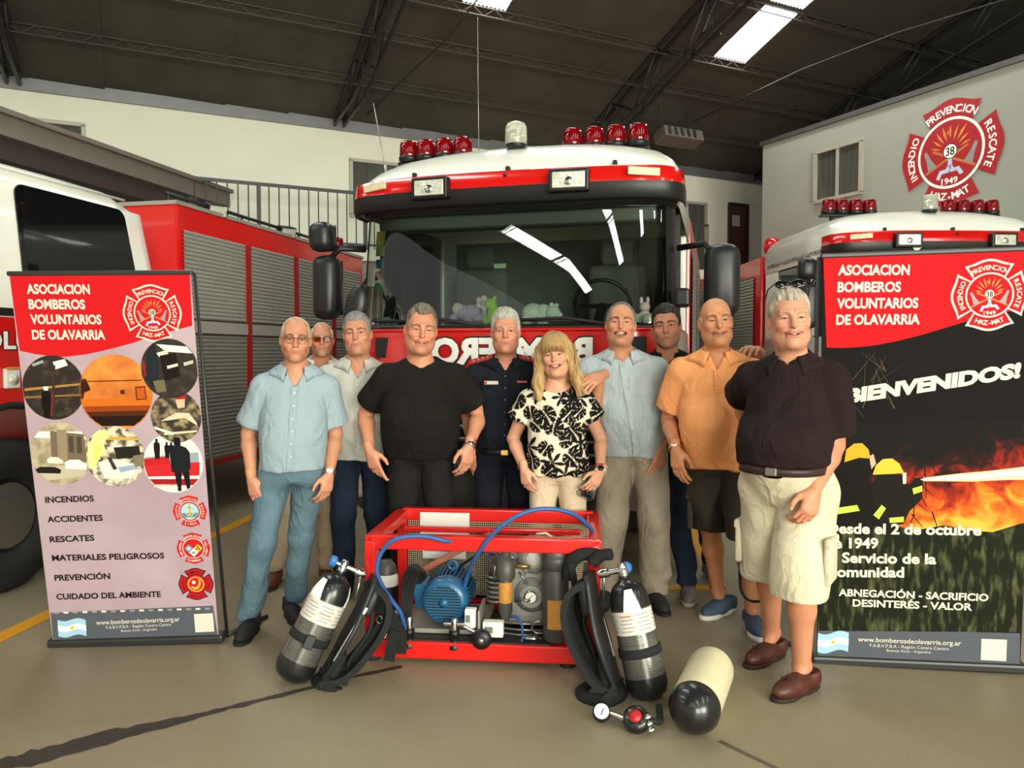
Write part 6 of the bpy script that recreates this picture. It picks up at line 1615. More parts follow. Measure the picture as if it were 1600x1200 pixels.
    for s in (-1, 1):
        nb_ = 15
        for i in range(nb_):
            t = i / (nb_ - 1); x = 0.013 + 0.040 * t; zc = 0.0250 + 0.0085 * math.sin(t * 2.5) - 0.004 * t + hp.get('brow_z', 0.0)
            for j in range(hp.get('brow_n', 2)):
                z0 = zc - 0.002 + 0.0032 * j * (1 - 0.6 * t); x0 = s * (x + rb_.uniform(-.0012, .0012)); x1 = s * (x + 0.0055); z1 = z0 + 0.0042 * (1 - 1.25 * t)
                y0 = surf(x0, z0); y1 = surf(x1, z1)
                tube_part([(x0, y0 - 0.0005, z0), ((x0 + x1) / 2, min(y0, y1) - 0.0014, (z0 + z1) / 2), (x1, y1 - 0.0008, z1)], [0.0009, 0.0012, 0.0005], hp['brow'], 4)
        eo = hp.get('eye', 1.0); pts = []; pl = []
        for i in range(9):
            t = -1 + i / 4; x = s * (0.0332 + 0.0142 * t); b_ = math.sqrt(max(0, 1 - t * t))
            zu = 0.0052 + (0.0042 * eo + 0.0006) * b_ + 0.0004; pts.append((x, surf(x, zu + 0.0012) - 0.0002, zu))
            zl = 0.0052 - (0.0042 * eo + 0.0006) * b_; pl.append((x, surf(x, zl - 0.0012) + 0.0003, zl))
        tube_part(pts, [0.0004, 0.0008, 0.0011, 0.0012, 0.0012, 0.0012, 0.0011, 0.0008, 0.0004], hp.get('lash', '#2e1f1a'), 5)
        tube_part(pl, [0.0003, 0.0004, 0.0005, 0.0005, 0.0005, 0.0005, 0.0005, 0.0004, 0.0003], '#6a4438', 5)
    if m['open'] < 0.003:
        pts = []
        for (x, y, z) in lip_curve(m, 0, 13): pts.append((x, surf(x, z) - 0.0001, z))
        tube_part(pts, [0.0004] + [0.0010] * 11 + [0.0004], '#6b3028', 5)
    if m.get('teeth'):
        # upper teeth as one slightly notched arc
        tp = lip_curve(m, 0, 17); V = []; C = []
        th = m['teeth']
        for i, (x, y, z) in enumerate(tp):
            t = -1 + 2 * i / 16; k = 0.78; top = z + op * (1 - t * t) ** 0.5 + 0.002; bot = top - th * (1 - 0.45 * abs(t)) - (0.0006 if i % 2 else 0)
            for yy, zz in ((y + 0.0045, top), (y + 0.004, (top + bot) / 2), (y + 0.0055, bot), (y + 0.011, bot), (y + 0.011, top)): V.append((x * k, yy, zz))
        Q = [(i * 5 + j, i * 5 + (j + 1) % 5, (i + 1) * 5 + (j + 1) % 5, (i + 1) * 5 + j) for i in range(16) for j in range(5)]
        V = np.array(V, F32); parts.append((V, np.array(Q)[:, ::-1], np.array(lin('#ece5d6'), F32)))
    return merge(parts)
def build_hair(hp):
    hs = hp['hair']; kind = hs['kind']; fw = hp.get('fw', 1.0)
    th = hs.get('th', 0.007); top = hs.get('top', 0.0)
    zf, rec = hs.get('zf', 0.072), hs.get('rec', 0.0)
    seed = hs.get('seed', 1)
    yk = [-0.12, -0.082, -0.062, -0.045, -0.028, -0.012, 0.012, 0.030, 0.05, 0.12]
    side = hs.get('side', -0.012)
    zk = [zf, zf, zf - 0.004, zf - 0.014, 0.042, side, side + 0.012, -0.040, hs.get('back', -0.075), hs.get('back', -0.08)]
    def cut(p):
        z = np.interp(p[:, 1], yk, zk).astype(F32)
        ax = np.abs(p[:, 0])
        z = z + rec * np.exp(-((ax - 0.043) / 0.018) ** 2) * (p[:, 1] < -0.02) + hs.get('jag', 0.003) * np.sin(p[:, 0] * 330 + 3 * np.sin(p[:, 0] * 90 + seed)) * (p[:, 1] < -0.03)
        return z
    def f(p):
        pa = p.copy(); pa[:, 0] = np.abs(pa[:, 0])
        tz = np.clip((p[:, 2] - 0.04) / 0.08, 0, 1)
        d = s_ell(pa, (0, 0.015, 0.037 + top * 0.4), (0.0775 * fw + th * hs.get('sv', 1.0), 0.0985 + th, 0.0875 + th + top))
        lower = s_ell(pa, (0, 0.018, -0.01), (0.0735 * fw + th * hs.get('sv', 1.0), 0.086 + th * 0.7, 0.09))
        d = smin(d, lower, 0.015)
        g = cut(p) - p[:, 2]
        d = d + (th + 0.55 * top) * 0.85 * (1 - np.clip(-g / hs.get('taper', 0.028), 0, 1)) * (p[:, 1] < 0.02)
        d = smax(d, g * 0.75, 0.010)
        if kind == 'bald':       # only a fringe round the sides and back
            zt = np.interp(p[:, 1], [-0.06, -0.02, 0.03, 0.08, 0.12], [hs['zt'] - 0.008, hs['zt'], hs['zt'] + 0.012, hs['zt'] + 0.02, hs['zt'] + 0.02]).astype(F32)
            d = smax(d, (p[:, 2] - zt) * 0.8, 0.008)
        if kind == 'thin':       # receded front, hair starts far back on the crown
            yt = hs['yt']; d = smax(d, np.minimum((yt - p[:, 1]), (0.062 - np.abs(p[:, 0]))) * 0.7, 0.010) if hs.get('sidekeep', True) else smax(d, (yt - p[:, 1]) * 0.7, 0.01)
        return d
    v, q = mesh_sdf(f, (-0.115, -0.14, -0.11), (0.115, 0.145, 0.17), 0.0034)
    v = lap_smooth(v, q, 1, 0.5); n = vnormals(v, q)
    dirv = np.stack([v[:, 0] * 1.0, v[:, 1] * 0.35, v[:, 2] * 0.35], 1)
    fr = hs.get('freq', 150)
    wav = vnoise(np.stack([v[:, 0] * fr, v[:, 1] * fr * 0.22, v[:, 2] * fr * 0.22], 1), seed) + 0.7 * vnoise(np.stack([v[:, 0] * 45, v[:, 1] * 20, v[:, 2] * 20], 1), seed + 9)
    v = v + n * (wav * hs.get('amp', 0.0022))[:, None]
    c = np.array(lin(hs['c']), F32); c2 = np.array(lin(hs.get('c2', hs['c'])), F32)
    w = np.clip(0.5 + 0.5 * vnoise(np.stack([v[:, 0] * 190, v[:, 1] * 35, v[:, 2] * 35], 1), seed + 4) + 0.25 * vnoise(v * 30, seed), 0, 1)
    if 'c_side' in hs:
        sd = sstep(-v[:, 2], -0.055, 0.0); c = c * (1 - sd[:, None]) + np.array(lin(hs['c_side']), F32) * sd[:, None]
    col = c * (1 - w[:, None]) + c2 * w[:, None]
    return v, q, col

# ------------------------------------------------------------------ hand (right/left), wrist at origin
def build_hand(Mw, scale, curl, spread=0.0, skin='#c98e6e', thumb=0.5, nails='#d9a892', splay=None):
    """Mw: 3x3 with columns d (fingers), s (thumb side), n (palm normal)"""
    D = {}
    fingers = [(0.030, 0.088, 0.044, 0.026, 0.021), (0.010, 0.093, 0.049, 0.030, 0.023), (-0.010, 0.089, 0.045, 0.028, 0.022), (-0.028, 0.080, 0.035, 0.021, 0.019)]
    segs = []; tips = []
    for i, (so, do, l1, l2, l3) in enumerate(fingers):
        cu = curl[i] if isinstance(curl, (list, tuple)) else curl
        a = 0.25 * cu; p = Vector((do, so, 0.0)); spr = (so / 0.03) * (0.08 + spread)
        segs.append((Vector((0.012, so * 0.55, 0.0)), p, 0.0145, 0.0118))
        r = 0.0098 if i < 3 else 0.0086
        for l, da, r0, r1 in ((l1, 0.55, r, r * 0.93), (l2, 0.75, r * 0.93, r * 0.86), (l3, 0.5, r * 0.86, r * 0.72)):
            a += da * cu
            d = Vector((math.cos(a), math.sin(spr) * 0.9, math.sin(a))).normalized()
            e = p + d * l; segs.append((p, e, r0, r1)); p = e
        tips.append((p, d))
    t0 = Vector((0.018, 0.018, 0.006)); t1 = t0 + Vector((0.55, 0.70, 0.25)).normalized() * 0.040
    t2 = t1 + Vector((0.82, 0.50 - 0.35 * thumb, 0.15 + 0.25 * thumb)).normalized() * 0.034; t3 = t2 + Vector((0.93, 0.25 - 0.45 * thumb, 0.1 + 0.3 * thumb)).normalized() * 0.026
    segs += [(t0, t1, 0.017, 0.0125), (t1, t2, 0.0115, 0.0105), (t2, t3, 0.0105, 0.008)]
    tips.append((t3, (t3 - t2).normalized()))
    def f(p):
        d = s_cone(p, (-0.05, 0, 0), (0.012, 0, 0), 0.0265, 0.026)
        d = smin(d, s_ell(p, (0.045, 0.0, 0.004), (0.045, 0.036, 0.0145)), 0.012)
        for k, (a, b, r0, r1) in enumerate(segs):
            palm = r0 > 0.012
            d = smin(d, s_cone(p, a, b, r0, r1), 0.014 if palm else 0.0035)
        return d
    v, q = mesh_sdf(f, (-0.055, -0.075, -0.05), (0.215, 0.10, 0.16), 0.0032)
    v = lap_smooth(v, q, 1, 0.4)
    c = np.tile(np.array(lin(skin), F32), (len(v), 1)) * (1 + 0.07 * vnoise(v * 70, 8)[:, None] + 0.05 * vnoise(v * 25, 2)[:, None])
    kd = np.full(len(v), 1.0)
    for i in range(4):
        a = Vector((fingers[i][1], fingers[i][0], -0.010)); kd = np.minimum(kd, np.linalg.norm(v - A3(*a), axis=1))
    c = mixc(c, lin('#b0654c'), 0.35 * sstep(-kd, -0.016, -0.004))
    for p, d in tips:
        up = Vector((-d.z, 0, d.x)) if abs(d.y) < 0.6 else Vector((0, 0, -1))
        back = p - up * 0.006 if up.z > 0 else p + up * 0.006
        nd = np.linalg.norm(v - A3(*back), axis=1); c = mixc(c, lin(nails), 0.6 * sstep(-nd, -0.0068, -0.0045))
    Mn = np.array(Mw, F32)
    if np.linalg.det(Mn) < 0: q = q[:, ::-1]
    return v * scale @ Mn.T, q, np.clip(c, 0, 1)
# ------------------------------------------------------------------ people
M_SKIN = mat('skin', '#c08a6c', 0.46, attr=True, bump=0.06, bscale=300, spec=0.35)
M_HAIR = mat('hair', '#888888', 0.55, attr=True, spec=0.3)
def cloth(name, c, rough=0.85, c2=None, var=0.05, scale=10, bump=0.25, bscale=420, stretch=None, sheen=0.0, attr=False, wrinkle=0.55, wscale=9.0, **k):
    m = mat(name, c, rough, var=var, scale=scale, bump=bump, bscale=bscale, color2=c2, stretch=stretch, sheen=sheen, attr=attr, spec=0.2, **k)
    # soft creases: ridged noise stacked under the weave bump
    nt = m.node_tree; N, L = nt.nodes, nt.links; b = N['Principled BSDF']
    tc = N.new('ShaderNodeTexCoord'); mp = N.new('ShaderNodeMapping'); mp.inputs['Scale'].default_value = (1.0, 1.0, 0.62); mp.inputs['Rotation'].default_value = (0.3, 0.5, 0.2); L.new(tc.outputs['Object'], mp.inputs[0])
    nz = N.new('ShaderNodeTexNoise'); nz.inputs['Scale'].default_value = wscale; nz.inputs['Detail'].default_value = 3; nz.inputs['Distortion'].default_value = 0.9; L.new(mp.outputs[0], nz.inputs['Vector'])
    a = N.new('ShaderNodeMath'); a.operation = 'SUBTRACT'; a.inputs[1].default_value = 0.5; L.new(nz.outputs['Fac'], a.inputs[0])
    ab = N.new('ShaderNodeMath'); ab.operation = 'ABSOLUTE'; L.new(a.outputs[0], ab.inputs[0])
    bp = N.new('ShaderNodeBump'); bp.inputs['Strength'].default_value = wrinkle; bp.inputs['Distance'].default_value = 0.05; bp.invert = True; L.new(ab.outputs[0], bp.inputs['Height'])
    old = b.inputs['Normal'].links[0].from_node; L.new(bp.outputs['Normal'], old.inputs['Normal'])
    return m
def fold(v, q, amp, fx=7.0, fz=3.0, seed=0, hem=None, hemamp=0.0):
    """soft cloth folds pushed along the normals"""
    n = vnormals(v, q)
    p1 = np.stack([v[:, 0] * fx + v[:, 2] * 2.2, v[:, 1] * fx, v[:, 2] * fz], 1)
    w1 = vnoise(p1, seed)
    p2 = np.stack([v[:, 0] * fx * 2.3 - v[:, 2] * 5, v[:, 1] * fx * 2.3, v[:, 2] * fz * 2.6], 1)
    w = (1 - np.abs(w1) * 2) * 0.6 + 0.45 * vnoise(p2, seed + 1)
    d = 2.0 * amp * w
    if hem is not None:
        t = np.exp(-np.maximum(v[:, 2] - hem, 0) / 0.12)
        d = d + hemamp * t * vnoise(np.stack([np.arctan2(v[:, 1], v[:, 0]) * 3.5, v[:, 2] * 1.5, v[:, 2] * 0], 1), seed + 3)
    return v + n * d[:, None].astype(F32)
def ik(a, b, l1, l2, hint):
    """joint between a and b for bone lengths l1, l2, bending towards hint"""
    a = Vector(a); b = Vector(b); d = b - a; L = d.length
    if L > (l1 + l2) * 0.999:
        k = (l1 + l2) * 0.999 / L; b = a + d * k; d = b - a; L = d.length
    t = (l1 * l1 - l2 * l2 + L * L) / (2 * L); h = math.sqrt(max(l1 * l1 - t * t, 0))
    u = d / L; w = Vector(hint) - a; w = w - u * w.dot(u)
    w = w.normalized() if w.length > 1e-5 else Vector((0, 1, 0))
    return a + u * t + w * h, b
def profile(rows):
    R_ = np.array(rows, F32)
    zz = np.linspace(R_[0, 0], R_[-1, 0], 240); ker = np.exp(-np.linspace(-2.2, 2.2, 37) ** 2); ker /= ker.sum()
    cols = [zz]
    for k_ in range(1, 5):     # smooth the table so that no crease shows between rows
        y_ = np.interp(zz, R_[:, 0], R_[:, k_]); cols.append(np.convolve(np.pad(y_, 18, mode='edge'), ker, mode='valid'))
    R_ = np.stack(cols, 1).astype(F32)
    zs = R_[:, 0]
    def f(p, inset=0.0, e=2.3):
        z = p[:, 2]
        cx, cy, rx, ry = [np.interp(z, zs, R_[:, k]).astype(F32) for k in (1, 2, 3, 4)]
        rx = rx - inset; ry = ry - inset
        qv = (np.abs((p[:, 0] - cx) / rx) ** e + np.abs((p[:, 1] - cy) / ry) ** e) ** (1 / e)
        return (qv - 1) * np.minimum(rx, ry) * 0.92
    f.rows = R_
    return f
def shoe(parent, pos, ang, kind, scale=1.0):
    """local: toe towards -y, sole on z=0"""
    kinds = {'black': ('#191818', '#0f0f0f'), 'brown': ('#5a2c1e', '#2a1712'), 'moccasin': ('#4a2318', '#2c1510'), 'navy': ('#3a4c5f', '#d8d5cc'), 'grey': ('#5b5551', '#8d8984'), 'dark': ('#242323', '#111111')}
    cu, cs = kinds[kind]
    low = kind in ('moccasin', 'navy', 'grey', 'brown')
    def f(p):
        d = s_ell(p, (0, -0.085, 0.036), (0.047, 0.105, 0.042))
        d = smin(d, s_cone(p, (0, 0.055, 0.042), (0, -0.05, 0.045), 0.038, 0.04), 0.03)
        d = smin(d, s_cone(p, (0, 0.05, 0.05), (0, 0.052, 0.072 if low else 0.10), 0.040, 0.041), 0.02)
        d = smax(d, 0.012 - p[:, 2], 0.006)
        d = smax(d, p[:, 2] - (0.082 if low else 0.105), 0.006)
        if low: d = smax(d, -s_ell(p, (0, 0.03, 0.105), (0.034, 0.062, 0.042)), 0.006)
        return d
    v, q = mesh_sdf(f, (-0.075, -0.21, 0), (0.075, 0.12, 0.13), 0.005); v = lap_smooth(v, q, 1, 0.4) * scale
    M = T(pos[0], pos[1], pos[2]) @ Matrix.Rotation(ang, 4, 'Z')
    me = np_mesh('shoe', v, q); o = obj('shoe', me, mat('shoe_' + kind, cu, 0.45 if kind in ('moccasin', 'brown') else 0.75, var=0.12, scale=25, bump=.15, bscale=150), parent, M)
    out = []
    for k in range(28):
        t = 2 * math.pi * k / 28; c, s_ = math.cos(t), math.sin(t)
        w = 0.051 if s_ < 0 else 0.043
        out.append((w * math.copysign(abs(c) ** 0.8, c) * (0.88 if -0.35 < s_ < 0.2 else 1.0), -0.05 + (0.147 if s_ > 0 else 0.146) * math.copysign(abs(s_) ** 0.85, s_)))
    h = 0.026 if kind in ('navy', 'grey') else 0.018
    rings = [[(x * k_ * scale, y * k_ * scale, z * scale) for x, y in out] for k_, z in ((0.97, 0.0005), (1.02, 0.004), (1.02, h - 0.004), (0.98, h))]
    mb = MB(); mb.loft(rings); obj('sole', mb, mat('sole_' + kind, cs, 0.7), o)
    if kind == 'moccasin':
        mb = MB(); mb.tube([(-0.035 * scale, -0.095 * scale, 0.066 * scale), (0, -0.10 * scale, 0.081 * scale), (0.035 * scale, -0.095 * scale, 0.066 * scale)], 0.006, 6); mb.tube([(0, -0.10 * scale, 0.083 * scale), (-0.012, -0.13 * scale, 0.08 * scale)], 0.004, 5); mb.tube([(0, -0.10 * scale, 0.083 * scale), (0.014, -0.125 * scale, 0.082 * scale)], 0.004, 5); obj('lace', mb, mat('lace_dark', '#2c1510', .6), o)
    return o
def ring_band(parent, nm, c, d, rx, w, m, th=0.004, ry=None):
    M = frame_to(c, d); ry = ry or rx * 0.8
    rings = []
    for (k, z) in ((0, -w / 2), (th, -w / 2), (th, w / 2), (0, w / 2)):
        rings.append([((rx + k) * math.cos(2 * math.pi * t / 24), (ry + k) * math.sin(2 * math.pi * t / 24), z) for t in range(24)])
    mb = MB(); mb.loft(rings + [rings[0]], M, True, False); return obj(nm, mb, m, parent)
def collar(parent, m, c, rx, ry, zf, zb, open_deg=26, leaf=0.05, tip=0.03, name='collar', stand=0.028, body=None):
    """folded shirt collar round the neck at c=(x, y)"""
    rings = []; n = 34
    for i in range(n + 1):
        th = math.radians(open_deg + (360 - 2 * open_deg) * i / n)
        fx, fy = math.sin(th), -math.cos(th)          # 0 = front
        k = (1 - math.cos(th)) / 2
        z = zf + (zb - zf) * k
        end = math.exp(-min(i, n - i) / 3.2)          # towards the collar points
        def P(r, dz, fwd=0.0): return (c[0] + fx * (rx + r) + (0.22 * end * leaf * (1 if fx > 0 else -1) if fwd else 0), c[1] + fy * (ry + r) - fwd, z + dz)
        lf = leaf + tip * end
        def Q(tl, lift):
            zz = z + stand - lf * tl; sx_ = 0.10 * end * (1 if fx > 0 else -1); dx, dy = fx + sx_, fy; ln = math.hypot(dx, dy); dx /= ln; dy /= ln
            rr_ = np.linspace(0.045, 0.22, 60); P_ = np.stack([c[0] + dx * rr_, c[1] + dy * rr_, np.full(60, zz)], 1).astype(F32); dd = body(P_)
            k_ = np.where(dd < 0)[0]; r_ = float(rr_[k_[-1]]) if len(k_) else 0.05
            r_ = max(r_ + lift, 0.074 + lift); return (c[0] + dx * r_, c[1] + dy * r_, zz)
        rings.append([P(0.004, -0.015), P(0.0, stand * 0.6), P(0.001, stand), P(0.006, stand + 0.001), P(0.011, stand * 0.75), Q(0.6, 0.013), Q(1.0, 0.010), Q(1.0, 0.004), Q(0.6, 0.006), P(0.006, -0.012)])
    mb = MB(); mb.loft(rings, None, True); return obj(name, mb, m, parent)

def make_person(S):
    rootM = T(S['loc'][0], S['loc'][1], 0) @ R('Z', S.get('yaw', 0)); inv = rootM.inverted()
    Ht = S['H']; s = Ht / 1.75; k = S.get('build', {})
    def L(px, py, Y): return inv @ W(px, py, Y)
    # ---- joints
    fl = inv @ Vector(S['feet'][0]); fr = inv @ Vector(S['feet'][1])      # his right foot (image left), his left foot
    pelv = Vector((S.get('px', 0.0), S.get('py', 0.0), 0.925 * s))
    hc = L(*S['head'])                                                     # head centre
    hscale = S.get('hs', 1.0) * (0.985 if s > 0.97 else 0.95)
    nb = Vector((hc.x * 0.9 + S.get('nx', 0), hc.y + 0.045, hc.z - 0.165 * hscale))   # neck base
    shz = nb.z - 0.088 * s + S.get('shz', 0); sw = S.get('sw', 0.19) * s
    shc = Vector((nb.x * 0.9, nb.y * 0.8 + 0.005, shz))
    drop = S.get('drop', 0.0)
    sh = [Vector((shc.x - sw, shc.y + 0.01, shz - drop)), Vector((shc.x + sw, shc.y + 0.01, shz + drop))]
    hw = 0.09 * s * S.get('hipw', 1.0)
    hip = [Vector((pelv.x - hw, pelv.y, pelv.z - 0.02)), Vector((pelv.x + hw, pelv.y, pelv.z - 0.02))]
    arms = []
    for i in (0, 1):
        wr, el, tip, extra = S['arms'][i]
        wv = L(*wr); ev = L(*el)
        e, w_ = ik(sh[i], wv, 0.29 * s, 0.262 * s, ev)
        arms.append((sh[i], e, w_, L(*tip)))
    legs = []
    for i, f_ in enumerate((fl, fr)):
        an = Vector((f_.x, f_.y + 0.0, 0.085)); kn, an = ik(hip[i], an, 0.425 * s, 0.42 * s, hip[i] + Vector((0.02 * (i * 2 - 1), -1, -0.4)))
        legs.append((hip[i], kn, an))
    # ---- torso profile (clothed)
    bx, by, be = k.get('waist', 0.165) * s, k.get('depth', 0.12) * s, k.get('belly', 0.0) * s
    cxw, cyw = pelv.x, pelv.y
    def lerp(z, a, b): t = (z - pelv.z) / (shz - pelv.z); return a + (b - a) * t
    def row(z, rx, ry, dy=0.0):
        t = min(max((z - pelv.z) / (shz - pelv.z), 0), 1)
        return (z, pelv.x + (shc.x - pelv.x) * t, pelv.y + (shc.y - pelv.y) * t + dy, rx, ry)
    hipr = k.get('hip', 0.172) * s
    rows = [row(pelv.z - 0.25 * s, hipr * 1.02, by + 0.018), row(pelv.z - 0.08 * s, hipr * 1.03, by + 0.02), row(pelv.z + 0.06 * s, max(hipr, bx) * 1.0, by + be * 0.55 + 0.012, -be * 0.45), row(pelv.z + 0.17 * s, bx * 1.02, by + be * 0.6 + 0.008, -be * 0.6), row(pelv.z + 0.27 * s, bx * 1.0, by + be * 0.35 + 0.008, -be * 0.3),
            row(shz - 0.17 * s, k.get('chest', 0.178) * s, by + 0.008, -0.012), row(shz - 0.08 * s, k.get('chest', 0.178) * s * 0.96, by, -0.006), row(shz - 0.01 * s, sw * 0.80, by * 0.80, 0.0), row(shz + 0.04 * s, sw * 0.60, by * 0.66, 0.006), row(nb.z - 0.01, 0.085, 0.072, 0.012), row(nb.z + 0.06, 0.06, 0.06, 0.02)]
    prof = profile(rows)
    def shoulders(p, inset):
        d = None
        for i in (0, 1):
            e = s_cone(p, (nb.x + (i * 2 - 1) * 0.04, nb.y + 0.012, nb.z - 0.035), sh[i] + Vector(((1 - i * 2) * 0.012, 0, -0.008)), 0.052 - inset, 0.064 * s - inset)
            d = e if d is None else np.minimum(d, e)
        return d
    def torso(p, inset=0.0):
        d = prof(p, inset)
        return smin(d, shoulders(p, inset), 0.05)
    # ---- body mesh: skin
    ar = S.get('armr', 1.0) * s; lr = S.get('legr', 1.0) * s
    shorts = S['lower']['kind'] == 'shorts'
    def body(p):
        d = torso(p, 0.014)
        d = smax(d, (pelv.z + 0.16 * s) - p[:, 2], 0.03)
        d = smin(d, s_ell(p, (pelv.x, pelv.y, pelv.z + 0.06), (0.13, 0.085, 0.18)), 0.04)
        d = smin(d, s_cone(p, hc + Vector((0, 0.03, -0.09)) * hscale, nb + Vector((0, 0.0, -0.03)), S['hp'].get('neck', 0.058) * 0.97 * hscale, 0.064 * s), 0.03)
        for sh_, e, w_, t_ in arms:
            d = smin(d, s_cone(p, sh_, e, 0.052 * ar, 0.041 * ar), 0.03)
            fm = e + (w_ - e) * 0.28
            d = smin(d, s_cone(p, e, fm, 0.039 * ar, 0.042 * ar), 0.012)
            d = smin(d, s_cone(p, fm, w_, 0.042 * ar, 0.0265 * s), 0.015)
        for h_, kn, an in legs:
            d = smin(d, s_cone(p, h_, kn, 0.075 * lr, 0.054 * lr), 0.03)
            cf = kn + (an - kn) * 0.32 + Vector((0, 0.022, 0)); 
            d = smin(d, s_cone(p, kn, cf, 0.050 * lr, 0.056 * lr), 0.03)
            d = smin(d, s_cone(p, cf, an, 0.054 * lr, 0.036 * lr), 0.03)
            if shorts:
                d = smin(d, s_ell(p, kn + Vector((0, -0.028, 0.005)), (0.034 * lr, 0.03, 0.042)), 0.025)
                for q_ in (-1, 1): d = smin(d, s_sph(p, an + Vector((q_ * 0.026, 0.008, 0.012)), 0.016), 0.02)
                d = smin(d, s_cone(p, an, an + Vector((0, -0.07, -0.05)), 0.036 * lr, 0.025), 0.02)
        return d
    pts = [hc] + [x for a in arms for x in a[:3]] + [x for l in legs for x in l]
    lo = Vector([min(p[i] for p in pts) - 0.14 for i in range(3)]); hi = Vector([max(p[i] for p in pts) + 0.14 for i in range(3)])
    lo.x = min(lo.x, pelv.x - 0.3); hi.x = max(hi.x, pelv.x + 0.3); lo.y = min(lo.y, pelv.y - 0.32); hi.y = max(hi.y, pelv.y + 0.25)
    lo.z = 0.01; hi.z = hc.z
    v, q = mesh_sdf(body, lo, hi, 0.0085); v = lap_smooth(v, q, 2, 0.5)
    skin_l = np.array(lin(S['hp'].get('arm_skin', S['hp']['skin'])), F32) * 0.94
    c = np.tile(skin_l, (len(v), 1)) * (1 + 0.06 * vnoise(v * 14, 4)[:, None] + 0.05 * vnoise(v * 45, 6)[:, None])
    hd = np.array(lin(S['hp']['skin']), F32) * 0.92; wz = sstep(v[:, 2], nb.z - 0.05, nb.z + 0.02)[:, None]; c = c * (1 - wz) + hd * wz
    parts = [(v, q, np.clip(c, 0, 1))]
    hv, hq, hcol = build_head(S['hp'])
    Rh = (R('Z', S.get('hyaw', 0)) @ R('X', S.get('hpitch', 0)) @ R('Y', S.get('hroll', 0))).to_3x3()
    Rn = np.array(Rh, F32) * hscale
    parts.append((hv @ Rn.T + A3(*hc), hq, hcol))
    for i, (sh_, e, w_, t_) in enumerate(arms):
        ex = S['arms'][i][3]
        if ex.get('skip'): continue
        d = (t_ - w_).normalized(); side = i * 2 - 1
        n_ = Vector(ex.get('palm', (-side * 0.6, 0.8, 0.0))); n_ = (n_ - d * n_.dot(d)).normalized()
        s_ = d.cross(n_)
        th = Vector(ex.get('thumbdir', (-side * 0.8, -0.6, 0.0)))
        if s_.dot(th) < 0: s_ = -s_
        Mw = [[d[r], s_[r], n_[r]] for r in range(3)]
        v2, q2, c2 = build_hand(Mw, s * ex.get('scale', 0.98), ex.get('curl', 0.55), ex.get('spread', 0.0), S['hp'].get('hand_skin', S['hp'].get('arm_skin', S['hp']['skin'])), ex.get('thumb', 0.5))
        parts.append((v2 + A3(*w_), q2, c2))
    V, Q, C = merge(parts)
    root = obj('person', np_mesh('person', V, Q, C), M_SKIN); root.matrix_world = rootM
    tag(root, S['label'], 'person', 'people posing behind the compressor')
    # ---- hair
    if S['hp'].get('hair'):
        if S['hp']['hair']['kind'] == 'long': long_hair(root, S, hc, Rh, hscale)
        else:
            v, q, c = build_hair(S['hp']); obj('hair', np_mesh('hair', v @ Rn.T + A3(*hc), q, np.clip(c, 0, 1)), M_HAIR, root)
    headM = T(*hc) @ Rh.to_4x4() @ Matrix.Diagonal((hscale, hscale, hscale, 1))
    # ---- upper garment
    U = S['upper']; hem = U['hem']; sl = U.get('sleeve', 0.62); loose = U.get('loose', 0.012)
    cuts = []
    for sh_, e, w_, t_ in arms:
        d = (e - sh_).normalized(); cuts.append((np.array(sh_ + d * (e - sh_).length * sl), np.array(d), sh_, e))
    V_ = U.get('v'); tuck = U.get('tuck', False)
    def upper(p):
        d = torso(p, -loose * 0.35)
        for c0, dn, sh_, e in cuts:
            sleeve = s_cone(p, sh_ + (e - sh_) * 0.02, sh_ + (e - sh_) * (sl + 0.12), 0.064 * ar + loose * 0.3, 0.056 * ar + loose * U.get('slw', 1.0))
            sleeve = smax(sleeve, ((p - c0.astype(F32)) @ dn.astype(F32)), 0.006)
            d = smin(d, sleeve, 0.022)
        zc = nb.z + U.get('neckcut', 0.0)
        d = smax(d, p[:, 2] - (nb.z + 0.025), 0.01)
        hemz = hem + U.get('hemslope', 0.0) * (p[:, 1] - pelv.y)
        d = smax(d, hemz - p[:, 2], 0.010)
        if U['neck'] == 'crew': d = smax(d, -s_ell(p, (nb.x, nb.y - 0.012, nb.z + 0.022), (0.078, 0.085, 0.05)), 0.006)
        elif U['neck'] == 'scoop': d = smax(d, -s_ell(p, (nb.x, nb.y - 0.035, nb.z + 0.03), (0.115, 0.13, 0.085)), 0.006)
        else:
            d = smax(d, -s_ell(p, (nb.x, nb.y - 0.008, nb.z + 0.02), (0.072, 0.078, 0.045)), 0.006)
            w = np.maximum(np.abs(p[:, 0] - nb.x) - np.maximum(p[:, 2] - V_[0], 0) * V_[1], p[:, 1] - nb.y)
            w = np.maximum(w, V_[0] - p[:, 2]); d = smax(d, -w * 0.9, 0.006)
        return d
    lo2 = Vector((min(a[1].x for a in arms) - 0.16, min([pelv.y, shc.y] + [a[1].y for a in arms]) - 0.32, hem - 0.03)); hi2 = Vector((max(a[1].x for a in arms) + 0.16, max([pelv.y, shc.y] + [a[1].y for a in arms]) + 0.26, nb.z + 0.09))
    lo2.x = min(lo2.x, pelv.x - 0.3, shc.x - sw - .14); hi2.x = max(hi2.x, pelv.x + 0.3, shc.x + sw + .14)
    v, q = mesh_sdf(upper, lo2, hi2, U.get('res', 0.0075)); v = lap_smooth(v, q, 2, 0.5)
    v = fold(v, q, U.get('fold', 0.0035), U.get('fx', 7), U.get('fz', 4), S.get('seed', 1), hem, 0.0 if tuck else U.get('hemfold', 0.008))
    col = U['pattern'](v, nb) if 'pattern' in U else None
    up = obj(U['name'], np_mesh(U['name'], v, q, col), U['mat'], root)
    vv = np.array(v)
